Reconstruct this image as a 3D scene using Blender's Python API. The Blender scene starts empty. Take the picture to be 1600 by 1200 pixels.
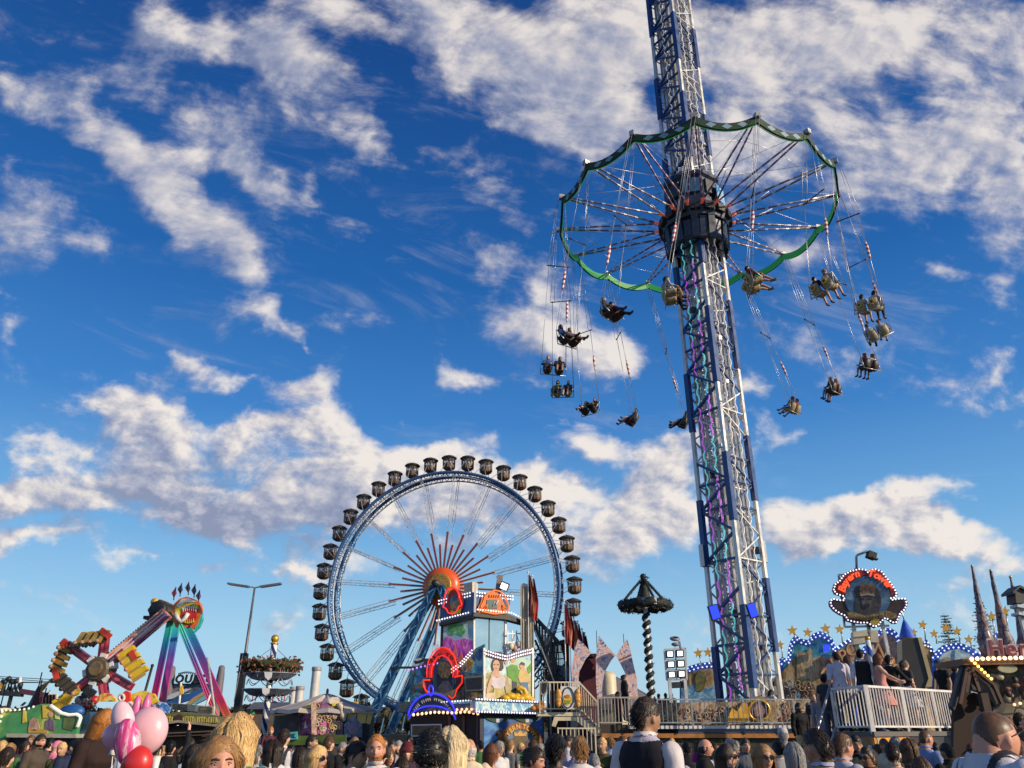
import bpy, bmesh, math, random
import numpy as np
from math import sin, cos, pi, radians, sqrt, atan2, hypot, exp
from mathutils import Vector, Matrix, noise as mnoise
random.seed(7)
scene = bpy.context.scene
COL = scene.collection
F_PX, PITCH, CAM_Z = 1203.0, radians(24.17), 1.66
cam_data = bpy.data.cameras.new('camera')
cam_data.sensor_width = 36.0
cam_data.lens = 36.0 * F_PX / 1600.0
cam_data.clip_start = 0.05
cam_data.clip_end = 6000
cam = bpy.data.objects.new('camera', cam_data)
cam.location = (0, 0, CAM_Z)
cam.rotation_euler = (pi / 2 + PITCH, 0, 0)
COL.objects.link(cam)
scene.camera = cam
scene.view_settings.view_transform = 'Standard'
scene.view_settings.look = 'None'
scene.view_settings.exposure = 0.0
scene.view_settings.gamma = 1.0
scene.view_settings.use_curve_mapping = False
scene.cycles.max_bounces = 6
scene.cycles.transparent_max_bounces = 12
SUN_DIR = Vector((0.84, -0.42, 0.35)).normalized()
SUN_EL = math.asin(SUN_DIR.z)
sun_data = bpy.data.lights.new('sun', 'SUN')
sun_data.energy = 5.0
sun_data.angle = radians(0.5)
sun_data.color = (1.0, 0.83, 0.60)
sun = bpy.data.objects.new('sun', sun_data)
sun.rotation_euler = (-SUN_DIR).to_track_quat('-Z', 'Y').to_euler()
sun.location = (60, -10, 60)
COL.objects.link(sun)
class NG:
	"""tiny helper for writing node graphs"""
	def __init__(s, tree):
		s.t = tree; s.n = tree.nodes; s.l = tree.links
	def node(s, kind, **kw):
		n = s.n.new(kind)
		for k, v in kw.items(): setattr(n, k, v)
		return n
	def put(s, sock, v):
		if isinstance(v, bpy.types.NodeSocket): s.l.new(v, sock)
		elif v is not None: sock.default_value = v
	def math(s, op, a, b=None, c=None, clamp=False):
		n = s.node('ShaderNodeMath', operation=op, use_clamp=clamp)
		for i, v in enumerate((a, b, c)):
			if v is not None: s.put(n.inputs[i], v)
		return n.outputs[0]
	def vmath(s, op, a, b=None, scale=None):
		n = s.node('ShaderNodeVectorMath', operation=op)
		s.put(n.inputs[0], a)
		if b is not None: s.put(n.inputs[1], b)
		if scale is not None: s.put(n.inputs[3], scale)
		return n.outputs['Value'] if op in ('LENGTH', 'DOT_PRODUCT', 'DISTANCE') else n.outputs[0]
	def smooth(s, v, a, b, lo=0.0, hi=1.0):
		n = s.node('ShaderNodeMapRange', interpolation_type='SMOOTHSTEP')
		s.put(n.inputs['Value'], v)
		for k, x in (('From Min', a), ('From Max', b), ('To Min', lo), ('To Max', hi)): s.put(n.inputs[k], x)
		return n.outputs['Result']
	def mix(s, f, a, b, blend='MIX'):
		n = s.node('ShaderNodeMix', data_type='RGBA', blend_type=blend)
		n.clamp_factor = True
		s.put(n.inputs[0], f); s.put(n.inputs[6], a); s.put(n.inputs[7], b)
		return n.outputs[2]
	def noise(s, vec, scale, detail=2, rough=.5, dist=0.0, dim='3D'):
		n = s.node('ShaderNodeTexNoise', noise_dimensions=dim)
		s.put(n.inputs['Vector'], vec)
		for k, v in (('Scale', scale), ('Detail', detail), ('Roughness', rough), ('Distortion', dist)): s.put(n.inputs[k], v)
		return n
	def ramp(s, fac, stops, interp='LINEAR'):
		n = s.node('ShaderNodeValToRGB')
		cr = n.color_ramp; cr.interpolation = interp
		while len(cr.elements) > 1: cr.elements.remove(cr.elements[-1])
		cr.elements[0].position = stops[0][0]; cr.elements[0].color = (*stops[0][1], 1)
		for p, c in stops[1:]:
			e = cr.elements.new(p); e.color = (*c, 1)
		s.put(n.inputs[0], fac)
		return n.outputs[0]
CLOUDS = [
 (30,150,90,40,25,.9),(130,185,100,50,28,.9),(240,70,60,34,20,.5),(310,50,95,48,25,1.),(400,70,80,50,25,1.),(460,130,80,60,35,1.),
 (90,60,60,35,30,.6),(200,130,80,40,25,.65),(300,170,90,40,30,.7),(370,175,70,40,20,.7),
 (190,230,90,45,35,.8),(260,300,110,60,35,1.),(330,360,110,55,38,1.15),(390,430,50,35,30,.85),(330,240,100,40,25,.85),(400,260,70,32,30,.9),
 (450,310,90,26,15,.7),(560,200,45,40,25,.95),(590,215,40,28,20,.8),(515,270,35,18,15,.75),(120,370,130,36,8,.62),(10,350,60,36,10,.8),
 (50,300,60,40,10,.5),(430,500,60,20,32,.9),(400,480,60,18,25,.6),(460,525,35,14,30,.8),
 (320,575,60,15,20,.85),(390,600,60,14,18,.75),(460,615,70,18,8,.85),(500,600,35,18,30,.75),
 (690,238,45,18,-5,.68),(745,265,25,10,0,.5),(640,640,45,18,-15,.95),(720,660,55,16,15,.65),(770,670,45,18,0,.65),(735,590,60,16,18,.85),(705,575,25,12,20,.8),
 (20,260,25,20,0,.45),(20,510,20,10,20,.5),(15,545,30,8,20,.5),
 (610,30,120,55,10,.85),(480,10,100,35,0,.8),(720,60,110,80,30,1.1),(800,100,130,85,25,1.25),(890,150,90,80,25,1.2),(960,130,80,110,10,1.15),(900,40,150,70,0,1.1),
 (930,220,60,50,30,1.),(820,180,60,35,30,.9),(1000,60,90,80,0,1.1),(1140,50,130,80,0,1.1),(1190,130,120,80,-10,1.15),(1280,70,140,90,0,1.1),(1250,190,90,70,-20,1.),(1170,230,70,60,0,1.05),
 (1210,270,70,45,10,.8),(1400,60,120,60,0,.95),(1500,40,130,60,0,1.1),(1560,140,90,100,0,1.15),(1470,150,60,70,0,.85),(1350,200,80,60,0,.75),(1330,290,80,45,10,.85),(1520,270,100,80,0,1.15),(1590,300,70,80,0,1.1),
 (1430,310,60,40,0,.75),(1570,380,55,30,0,.75),(1470,430,38,22,-20,.75),(1570,460,50,34,-20,.95),(1240,400,60,30,-5,.62),(1120,340,60,30,0,.75),
 (1410,240,60,50,0,.7),(1080,260,60,50,0,.8),
 (880,490,75,55,20,1.05),(820,520,60,28,0,.9),(960,545,70,34,15,.85),(780,430,65,20,-10,.75),(800,375,30,16,-10,.6),(850,440,40,26,0,.8),(920,560,60,26,10,.75),
 (920,670,75,30,10,1.),(960,700,100,30,5,.95),(1030,735,60,20,8,.9),(900,655,50,18,0,.8),(1040,690,60,18,5,.75),(1040,630,40,12,0,.6),
 (1240,668,75,18,-6,.85),(1290,580,38,14,0,.75),(1180,590,30,14,10,.6),(1500,757,62,17,0,.98),(1400,758,22,9,0,.6),(1175,640,25,18,0,.6),(1545,690,14,10,0,.7),(1590,608,16,8,0,.8),(1590,730,30,10,0,.75),(1590,550,12,8,0,.7),
 (190,640,70,36,15,1.1),(260,660,60,35,10,1.05),(60,690,50,35,0,.9),(130,710,90,50,0,1.05),(220,730,110,60,0,1.1),(100,770,130,40,10,1.),(260,790,130,40,12,1.),(330,700,100,45,0,.85),(20,780,60,40,0,.9),
 (430,680,110,45,-5,1.05),(520,665,40,28,0,1.),(420,760,120,60,0,1.05),(540,720,100,55,5,1.15),(640,720,100,45,0,1.1),(480,800,130,36,5,.95),(600,790,110,50,0,1.1),(720,720,80,28,5,1.05),(800,735,80,36,8,1.1),
 (720,790,120,55,0,1.1),(850,770,100,48,5,1.15),(940,790,100,45,5,1.05),(1030,795,80,35,0,1.),(900,840,100,40,0,1.),(1000,850,90,35,0,1.),(820,850,90,35,0,.95),(380,840,90,26,10,.85),(320,820,80,26,12,.8),
 (0,834,70,20,5,1.25),(80,845,90,20,6,1.35),(200,868,90,20,8,1.35),(300,887,60,18,10,1.1),(440,885,80,22,5,.9),(550,880,90,26,0,.85),(480,905,60,12,5,.7),(660,870,80,30,0,.75),(0,830,40,12,0,.8),
 (1040,760,60,26,0,.9),(1080,830,60,50,0,1.),(1220,800,60,26,0,.85),(1250,830,80,40,0,1.05),(1340,800,90,30,-4,1.05),(1390,795,70,26,0,1.05),(1450,825,90,34,5,1.1),(1520,850,80,26,5,1.),(1360,850,110,34,0,1.05),(1280,870,80,20,0,.9),(1450,875,100,20,0,.95),(1570,890,60,16,0,.85),(1420,770,60,16,-6,.9),
 (1270,935,24,9,0,.5),(950,900,60,12,0,.5),(1500,920,50,12,0,.45),(880,930,40,10,0,.4),
]
world = bpy.data.worlds.new('World')
scene.world = world
world.use_nodes = True
world.cycles.sampling_method = 'MANUAL'
world.cycles.sample_map_resolution = 256
def build_sky():
	g = NG(world.node_tree)
	g.n.clear()
	out = g.node('ShaderNodeOutputWorld'); bg = g.node('ShaderNodeBackground')
	g.l.new(bg.outputs[0], out.inputs[0])
	bg.inputs[1].default_value = SKY_STRENGTH
	sky = g.node('ShaderNodeTexSky', sky_type='NISHITA')
	sky.sun_disc = False
	sky.sun_elevation = SUN_EL
	sky.sun_rotation = atan2(SUN_DIR.x, SUN_DIR.y)
	sky.air_density = 1.0; sky.dust_density = 0.6; sky.ozone_density = 2.5
	hsv = g.node('ShaderNodeHueSaturation')
	hsv.inputs['Saturation'].default_value = 1.22
	g.l.new(sky.outputs[0], hsv.inputs['Color'])
	skyc = g.mix(1.0, hsv.outputs[0], SKY_TINT, 'MULTIPLY')
	tc = g.node('ShaderNodeTexCoord')
	d = tc.outputs['Generated']

	sz = g.node('ShaderNodeSeparateXYZ'); g.l.new(d, sz.inputs[0])
	grad = g.ramp(sz.outputs[2], [(0, (.54, .74, .88)), (.10, (.42, .68, .88)), (.22, (.19, .46, .80)), (.36, (.055, .24, .63)), (.52, (.016, .13, .44)), (.75, (.008, .060, .26)), (1, (.006, .05, .2))])
	grad = g.mix(1.0, grad, (1 / SKY_STRENGTH,) * 3 + (1,), 'MULTIPLY')
	skyc = g.mix(.8, skyc, grad)

	fwd = (0, cos(PITCH), sin(PITCH)); upv = (0, -sin(PITCH), cos(PITCH))
	df = g.math('MAXIMUM', g.vmath('DOT_PRODUCT', d, fwd), 0.05)
	du = g.vmath('DOT_PRODUCT', d, (1, 0, 0)); dv = g.vmath('DOT_PRODUCT', d, upv)
	U = g.math('MULTIPLY_ADD', g.math('DIVIDE', du, df), F_PX / 1000, .8)
	V = g.math('MULTIPLY_ADD', g.math('DIVIDE', dv, df), -F_PX / 1000, .6)
	comb = g.node('ShaderNodeCombineXYZ'); g.l.new(U, comb.inputs[0]); g.l.new(V, comb.inputs[1])
	P = comb.outputs[0]

	wn = g.noise(P, 5.5, 4, .6)
	P2 = g.vmath('ADD', P, g.vmath('SCALE', g.vmath('SUBTRACT', wn.outputs['Color'], (.5, .5, .5)), None, scale=.11))
	wn2 = g.noise(P, 22, 3, .6)
	P2 = g.vmath('ADD', P2, g.vmath('SCALE', g.vmath('SUBTRACT', wn2.outputs['Color'], (.5, .5, .5)), None, scale=.03))

	NC, NR = 80, 48
	xs = (np.arange(NC) / (NC - 1) * 1.8 - .1)[None, :]; ys = (np.arange(NR) / (NR - 1) * 1.3 - .1)[:, None]
	T = np.zeros((NR, NC))
	for (cx, cy, a, b, rot, w) in CLOUDS:
		r = radians(rot); dx, dy = xs - cx / 1000, ys - cy / 1000
		a, b = max(a, 24) * CLOUD_GROW / 1000, max(b, 18) * CLOUD_GROW / 1000
		q = np.sqrt(((dx * cos(r) + dy * sin(r)) / a) ** 2 + ((-dx * sin(r) + dy * cos(r)) / b) ** 2)
		q = np.clip((1.0 - q) / .88, 0, 1)
		T += w * q * q * (3 - 2 * q)
	T = np.minimum(T, 1.25) / 1.25
	def table(vec):
		s0 = g.node('ShaderNodeSeparateXYZ'); g.l.new(vec, s0.inputs[0])
		un = g.math('MULTIPLY_ADD', s0.outputs[0], 1 / 1.8, .1 / 1.8, clamp=True)
		row = g.math('MULTIPLY_ADD', s0.outputs[1], (NR - 1) / 1.3, .1 * (NR - 1) / 1.3)
		row = g.math('MINIMUM', g.math('MAXIMUM', row, 0), NR - 1)
		uc = g.node('ShaderNodeCombineColor'); rc = g.node('ShaderNodeCombineXYZ')
		for i in range(3): g.l.new(un, uc.inputs[i]); g.l.new(row, rc.inputs[i])
		acc = None
		for k in range(NR // 3):
			w3 = g.vmath('ABSOLUTE', g.vmath('SUBTRACT', rc.outputs[0], (3 * k, 3 * k + 1, 3 * k + 2)))
			w3 = g.vmath('MAXIMUM', g.vmath('SUBTRACT', (1, 1, 1), w3), (0, 0, 0))
			cn = g.node('ShaderNodeRGBCurve'); g.l.new(uc.outputs[0], cn.inputs['Color'])
			for ch in range(3):
				cv = cn.mapping.curves[ch]; rowv = T[3 * k + ch]
				cv.points[0].location = (0, float(rowv[0])); cv.points[1].location = (1, float(rowv[-1]))
				keep = [i for i in range(1, NC - 1) if abs(rowv[i] - .5 * (rowv[i - 1] + rowv[i + 1])) > 1e-4]
				for i in keep: cv.points.new(i / (NC - 1), float(rowv[i]))
				for pt in cv.points: pt.handle_type = 'VECTOR'
			cn.mapping.update()
			v = g.vmath('DOT_PRODUCT', cn.outputs[0], w3)
			acc = v if acc is None else g.math('ADD', acc, v)
		acc = g.math('MULTIPLY', acc, 1.25)
		return acc
	acc = table(P2)
	acc_up = table(g.vmath('ADD', P2, (.030, -.040, 0)))
	cov = g.math('MINIMUM', acc, 1.25)
	back = g.math('LESS_THAN', g.vmath('DOT_PRODUCT', d, fwd), 0.25)
	cov = g.math('ADD', g.math('MULTIPLY', cov, g.math('SUBTRACT', 1, back)), g.math('MULTIPLY', back, .42))

	mp = g.node('ShaderNodeMapping'); g.l.new(P, mp.inputs[0])
	mp.inputs['Rotation'].default_value = (0, 0, radians(-22)); mp.inputs['Scale'].default_value = (1, 1.45, 1)
	Q = mp.outputs[0]
	n1 = g.noise(Q, 6.0, 9, .60, .2).outputs[0]
	n1b = g.noise(g.vmath('ADD', Q, (.016, -.020, 0)), 6.0, 5, .56, .2).outputs[0]
	wisp = g.noise(g.vmath('MULTIPLY', Q, (.8, 2.4, 1)), 9.0, 6, .62, .6).outputs[0]
	low = g.smooth(V, .42, .66)
	amp = g.math('MULTIPLY_ADD', low, .3, 3.4)
	val = g.math('ADD', g.math('MULTIPLY', cov, g.math('MULTIPLY_ADD', low, -.10, .96)), g.math('MULTIPLY', g.math('SUBTRACT', n1, .5), amp))
	hi = g.math('SUBTRACT', 1, low)
	val = g.math('ADD', val, g.math('MULTIPLY', hi, g.math('MULTIPLY', g.math('SUBTRACT', wisp, .5), 1.1)))
	alpha_s = g.smooth(val, .12, 1.3)
	alpha_h = g.smooth(val, .24, 1.06)
	alpha = g.math('ADD', g.math('MULTIPLY', alpha_s, hi), g.math('MULTIPLY', alpha_h, low))
	n2 = g.noise(Q, 15.0, 5, .6, .2).outputs[0]; n2b = g.noise(g.vmath('ADD', Q, (.008, -.012, 0)), 15.0, 4, .56, .2).outputs[0]
	lit = g.math('ADD', g.math('MULTIPLY', g.math('SUBTRACT', n1, n1b), 4.2), .64)
	lit = g.math('ADD', lit, g.math('MULTIPLY', g.math('SUBTRACT', n2, n2b), g.math('MULTIPLY_ADD', low, 1.5, .5)))
	lit = g.math('ADD', lit, g.math('MULTIPLY', g.math('SUBTRACT', acc, acc_up), g.math('MULTIPLY_ADD', low, .22, .30)))
	big = g.noise(g.vmath('ADD', P, (.3, .1, 0)), 4.0, 2, .5).outputs[0]
	lit = g.math('ADD', lit, g.math('MULTIPLY', g.math('SUBTRACT', big, .5), .9))
	lit = g.math('SUBTRACT', lit, g.math('MULTIPLY', g.smooth(val, .9, 1.9), g.math('MULTIPLY_ADD', low, .14, .20)))
	lit = g.math('ADD', lit, g.math('MULTIPLY_ADD', low, .10, g.math('MULTIPLY_ADD', g.smooth(U, .1, 1.3), .34, -.29)), clamp=True)
	veil = g.noise(g.vmath('ADD', g.vmath('MULTIPLY', Q, (.7, 1.9, 1)), (5.2, 1.3, 0)), 4.2, 7, .66, .8).outputs[0]
	veil = g.math('MULTIPLY', g.smooth(veil, .52, .82), g.math('MULTIPLY_ADD', hi, .30, .22))
	alpha = g.math('MAXIMUM', alpha, veil)
	cc = g.ramp(lit, [(0, (.27, .31, .45)), (.35, (.43, .45, .56)), (.66, (.66, .63, .65)), (1, (.90, .83, .77))])
	cc = g.mix(1.0, cc, (1 / SKY_STRENGTH * CLOUD_GAIN,) * 3 + (1,), 'MULTIPLY')
	col = g.mix(g.math('MULTIPLY', alpha, g.math('MULTIPLY_ADD', low, .10, .86)), skyc, cc)
	g.l.new(col, bg.inputs[0])
SKY_STRENGTH, SKY_TINT, CLOUD_GAIN, CLOUD_GROW = 0.11, (.62, .86, 1.0, 1), 1.0, 1.35
build_sky()
_c, _s = cos(PITCH), sin(PITCH)
CAM = Vector((0, 0, CAM_Z))
def ray(u, v):
	a = (u - 800) / F_PX; b = (600 - v) / F_PX
	return Vector((a, _c - b * _s, _s + b * _c))
def at(u, v, Y):
	r = ray(u, v); return CAM + r * (Y / r.y)
def hit(u, v, P0, n):
	r = ray(u, v); return CAM + r * ((Vector(P0) - CAM).dot(n) / r.dot(n))
def px_per_m(u, v, Y):
	r = ray(u, v); return F_PX / (Y / r.y)
MATS = {}
def pm(name, col, rough=.55, metal=0.0, var=.16, scale=5.0, bump=0.0, bscale=30.0, spec=.5, objcol=False, coat=0.0, alpha=None):
	if name in MATS: return MATS[name]
	m = bpy.data.materials.new(name); m.use_nodes = True
	g = NG(m.node_tree)
	b = g.n['Principled BSDF']
	tc = g.node('ShaderNodeTexCoord').outputs['Object']
	nz = g.noise(tc, scale, 5, .6)
	fac = nz.outputs[0]
	k = g.smooth(fac, .3, .7, 1 - var, 1 + var * .7)
	if objcol:
		oi = g.node('ShaderNodeObjectInfo'); base = oi.outputs['Color']
	else:
		base = (*col, 1)
	vm = g.node('ShaderNodeMix', data_type='RGBA', blend_type='MULTIPLY'); vm.inputs[0].default_value = 1
	g.put(vm.inputs[6], base)
	cb = g.node('ShaderNodeCombineColor')
	for i in range(3): g.l.new(k, cb.inputs[i])
	g.l.new(cb.outputs[0], vm.inputs[7])
	g.l.new(vm.outputs[2], b.inputs['Base Color'])
	g.l.new(g.smooth(fac, .25, .75, max(.05, rough - .1), min(1, rough + .12)), b.inputs['Roughness'])
	b.inputs['Metallic'].default_value = metal
	b.inputs['Specular IOR Level'].default_value = spec
	b.inputs['Coat Weight'].default_value = coat
	if bump:
		bp = g.node('ShaderNodeBump'); bp.inputs['Strength'].default_value = bump; bp.inputs['Distance'].default_value = .02
		n2 = g.noise(tc, bscale, 4, .6)
		g.l.new(n2.outputs[0], bp.inputs['Height']); g.l.new(bp.outputs[0], b.inputs['Normal'])
	MATS[name] = m
	return m
def em(name, col, strength, base=None):
	if name in MATS: return MATS[name]
	m = bpy.data.materials.new(name); m.use_nodes = True
	b = m.node_tree.nodes['Principled BSDF']
	b.inputs['Base Color'].default_value = (*(base or col), 1)
	b.inputs['Emission Color'].default_value = (*col, 1)
	b.inputs['Emission Strength'].default_value = strength
	b.inputs['Roughness'].default_value = .4
	MATS[name] = m
	return m
def mural(name, stops, scale=1.2, rough=.45, dist=1.6, stretch=(1, 1, 1), detail=5, interp='LINEAR', line=None, coat=.15):
	"""airbrushed fairground scenery: several colours laid out by warped noise"""
	if name in MATS: return MATS[name]
	m = bpy.data.materials.new(name); m.use_nodes = True
	g = NG(m.node_tree); b = g.n['Principled BSDF']
	tc = g.node('ShaderNodeTexCoord').outputs['Object']
	mp = g.node('ShaderNodeMapping'); g.l.new(tc, mp.inputs[0]); mp.inputs['Scale'].default_value = stretch
	nz = g.noise(mp.outputs[0], scale, detail, .62, dist)
	col = g.ramp(g.smooth(nz.outputs[0], .30, .70), stops, interp)
	nz2 = g.noise(mp.outputs[0], scale * 6, 5, .6)
	col = g.mix(g.smooth(nz2.outputs[0], .45, .75, 0, .45), col, (.03, .025, .03, 1))
	if line:
		vo = g.node('ShaderNodeTexVoronoi', feature='DISTANCE_TO_EDGE'); g.put(vo.inputs['Vector'], mp.outputs[0]); vo.inputs['Scale'].default_value = scale * 2.2
		col = g.mix(g.math('LESS_THAN', vo.outputs['Distance'], .05), col, (*line, 1))
	g.l.new(col, b.inputs['Base Color'])
	b.inputs['Roughness'].default_value = rough
	b.inputs['Coat Weight'].default_value = coat
	MATS[name] = m
	return m
def stripes(name, c1, c2, freq, axis='Z', rough=.45, duty=.5, metal=0.0, diag=0.0):
	if name in MATS: return MATS[name]
	m = bpy.data.materials.new(name); m.use_nodes = True
	g = NG(m.node_tree); b = g.n['Principled BSDF']
	sep = g.node('ShaderNodeSeparateXYZ'); g.l.new(g.node('ShaderNodeTexCoord').outputs['Object'], sep.inputs[0])
	v = g.math('MULTIPLY', sep.outputs['XYZ'.index(axis)], freq)
	if diag: v = g.math('ADD', v, g.math('MULTIPLY', sep.outputs[0 if axis != 'X' else 2], diag))
	f = g.math('LESS_THAN', g.math('FRACT', v), duty)
	g.l.new(g.mix(f, (*c1, 1), (*c2, 1)), b.inputs['Base Color'])
	b.inputs['Roughness'].default_value = rough; b.inputs['Metallic'].default_value = metal
	MATS[name] = m
	return m
def rainbow(name, stops, z0, z1):
	"""paint that runs through several colours along the height of the thing (real livery of the ride)"""
	if name in MATS: return MATS[name]
	m = bpy.data.materials.new(name); m.use_nodes = True
	g = NG(m.node_tree); b = g.n['Principled BSDF']
	sep = g.node('ShaderNodeSeparateXYZ'); g.l.new(g.node('ShaderNodeTexCoord').outputs['Object'], sep.inputs[0])
	n = g.noise(g.node('ShaderNodeTexCoord').outputs['Object'], 1.5, 3)
	f = g.math('ADD', g.smooth(sep.outputs[2], z0, z1), g.math('MULTIPLY', g.math('SUBTRACT', n.outputs[0], .5), .05))
	n2 = g.node('ShaderNodeMapRange'); g.l.new(sep.outputs[2], n2.inputs[0]); n2.inputs[1].default_value = z0; n2.inputs[2].default_value = z1
	g.l.new(g.ramp(n2.outputs[0], stops), b.inputs['Base Color'])
	b.inputs['Roughness'].default_value = .35; b.inputs['Coat Weight'].default_value = .3
	MATS[name] = m
	return m
class MB:
	def __init__(s, org=(0, 0, 0)):
		s.o = Vector(org); s.v = []; s.f = []; s.m = []; s.sm = []
	def add(s, vs, fs, mi=0, smooth=False):
		b = len(s.v)
		s.v.extend([(x - s.o.x, y - s.o.y, z - s.o.z) for x, y, z in vs])
		s.f.extend([tuple(i + b for i in f) for f in fs])
		s.m.extend([mi] * len(fs)); s.sm.extend([smooth] * len(fs))
	def box(s, c, size, R=None, mi=0):
		hx, hy, hz = size[0] / 2, size[1] / 2, size[2] / 2
		P = [Vector((x, y, z)) for z in (-hz, hz) for y in (-hy, hy) for x in (-hx, hx)]
		if R is not None: P = [R @ p for p in P]
		c = Vector(c)
		s.add([p + c for p in P], [(0, 2, 3, 1), (4, 5, 7, 6), (0, 1, 5, 4), (2, 6, 7, 3), (0, 4, 6, 2), (1, 3, 7, 5)], mi)
	def bar(s, p0, p1, w, h=None, mi=0, up=None):
		p0, p1 = Vector(p0), Vector(p1); h = h or w
		d = (p1 - p0)
		if d.length < 1e-6: return
		d.normalize()
		u = Vector(up) if up is not None else (Vector((0, 0, 1)) if abs(d.z) < .9 else Vector((1, 0, 0)))
		a = d.cross(u).normalized(); b = a.cross(d).normalized()
		P = []
		for q in (p0, p1):
			for sa, sb in ((-1, -1), (1, -1), (1, 1), (-1, 1)): P.append(q + a * sa * w / 2 + b * sb * h / 2)
		s.add(P, [(0, 1, 2, 3), (7, 6, 5, 4), (0, 4, 5, 1), (1, 5, 6, 2), (2, 6, 7, 3), (3, 7, 4, 0)], mi)
	def tube(s, pts, r, seg=8, mi=0, smooth=True, cap=True, closed=False):
		pts = [Vector(p) for p in pts]; n = len(pts)
		rs = r if isinstance(r, (list, tuple)) else [r] * n
		vs = []; prev = None
		for i, p in enumerate(pts):
			if closed: d = pts[(i + 1) % n] - pts[i - 1]
			else: d = pts[min(i + 1, n - 1)] - pts[max(i - 1, 0)]
			if d.length < 1e-9: d = Vector((0, 0, 1))
			d.normalize()
			if prev is None:
				u = Vector((0, 0, 1)) if abs(d.z) < .9 else Vector((1, 0, 0))
				a = d.cross(u).normalized()
			else:
				a = (prev - d * prev.dot(d))
				a = a.normalized() if a.length > 1e-6 else d.orthogonal().normalized()
			prev = a; b = d.cross(a)
			for k in range(seg):
				t = 2 * pi * k / seg
				vs.append(p + (a * cos(t) + b * sin(t)) * rs[i])
		fs = []
		for i in range(n if closed else n - 1):
			j = (i + 1) % n
			for k in range(seg):
				k2 = (k + 1) % seg
				fs.append((i * seg + k, i * seg + k2, j * seg + k2, j * seg + k))
		if cap and not closed:
			fs.append(tuple(range(seg))[::-1]); fs.append(tuple((n - 1) * seg + k for k in range(seg)))
		s.add(vs, fs, mi, smooth)
	def lathe(s, prof, c=(0, 0, 0), seg=24, mi=0, smooth=True, sx=1, sy=1, M=None, a0=0, a1=2 * pi):
		c = Vector(c); vs = []; full = abs(a1 - a0 - 2 * pi) < 1e-6
		ns = seg if full else seg + 1
		for r, z in prof:
			for k in range(ns):
				t = a0 + (a1 - a0) * k / seg
				p = Vector((r * cos(t) * sx, r * sin(t) * sy, z))
				if M is not None: p = M @ p
				vs.append(p + c)
		fs = []
		for i in range(len(prof) - 1):
			for k in range(seg):
				k2 = (k + 1) % ns
				fs.append((i * ns + k, i * ns + k2, (i + 1) * ns + k2, (i + 1) * ns + k))
		s.add(vs, fs, mi, smooth)
	def sphere(s, c, r, seg=12, rings=8, mi=0):
		if not isinstance(r, (list, tuple)): r = (r, r, r)
		vs = []; fs = []
		for i in range(rings + 1):
			ph = pi * i / rings
			for k in range(seg):
				t = 2 * pi * k / seg
				vs.append((c[0] + r[0] * sin(ph) * cos(t), c[1] + r[1] * sin(ph) * sin(t), c[2] - r[2] * cos(ph)))
		for i in range(rings):
			for k in range(seg):
				k2 = (k + 1) % seg
				fs.append((i * seg + k, i * seg + k2, (i + 1) * seg + k2, (i + 1) * seg + k))
		s.add(vs, fs, mi, True)
	def prism(s, pts, depth, n, mi=0, side=None):
		"""pts: 3d outline (front face), extruded by depth along n (pointing to the back)"""
		pts = [Vector(p) for p in pts]; n = Vector(n).normalized(); k = len(pts)
		nr = Vector((0, 0, 0))
		for i in range(k):
			a, b = pts[i], pts[(i + 1) % k]; nr += a.cross(b)
		if nr.dot(n) > 0: pts.reverse()
		back = [p + n * depth for p in pts]
		s.add(pts + back, [tuple(range(k))], mi)
		b0 = len(s.v) - 2 * k
		fs = [tuple(b0 + i for i in range(2 * k - 1, k - 1, -1))]
		for i in range(k):
			j = (i + 1) % k
			fs.append((b0 + j, b0 + i, b0 + k + i, b0 + k + j))
		s.f.extend(fs); s.m.extend([mi if side is None else side] * len(fs)); s.sm.extend([False] * len(fs))
	def px(s, pix, Y, depth=.05, mi=0, side=None):
		s.prism([at(u, v, Y) for u, v in pix], depth, (0, 1, 0), mi, side)
	def pl(s, pix, P0, n, depth=.05, mi=0, side=None, off=0.0):
		"""outline on a standing panel through P0 with outward normal n"""
		n = Vector(n).normalized(); P0 = Vector(P0) + n * off
		s.prism([hit(u, v, P0, n) for u, v in pix], depth, -n, mi, side)
	def build(s, name, mats, parent=None):
		me = bpy.data.meshes.new(name)
		me.from_pydata([tuple(p) for p in s.v], [], s.f)
		for m in (mats if isinstance(mats, (list, tuple)) else [mats]): me.materials.append(m)
		me.polygons.foreach_set('material_index', s.m)
		me.polygons.foreach_set('use_smooth', s.sm)
		me.update()
		o = bpy.data.objects.new(name, me); COL.objects.link(o)
		if parent is not None: o.parent = parent
		elif s.o.length > 0: o.location = s.o
		return o
def tag(o, label=None, cat=None, group=None, kind=None):
	if label: o['label'] = label
	if cat: o['category'] = cat
	if group: o['group'] = group
	if kind: o['kind'] = kind
	return o
def thing(name, loc, label, cat, group=None, rz=0.0):
	o = bpy.data.objects.new(name, None); COL.objects.link(o)
	o.empty_display_size = .2
	o.location = loc; o.rotation_euler = (0, 0, rz)
	return tag(o, label, cat, group)
KIDS = {}
def kids(o):
	return [c for c in bpy.data.objects if c.parent == o]
def tree_of(o):
	return [(c, tree_of(c)) for c in kids(o)]
def dup(o, tree, parent=None):
	c = o.copy(); COL.objects.link(c)
	if parent is not None: c.parent = parent
	for ch, sub in tree: dup(ch, sub, c)
	return c
def ell(cx, cy, rx, ry, n=28, a0=0, a1=360):
	return [(cx + rx * cos(radians(a0 + (a1 - a0) * i / n)), cy + ry * sin(radians(a0 + (a1 - a0) * i / n))) for i in range(n if a1 - a0 == 360 else n + 1)]
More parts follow.
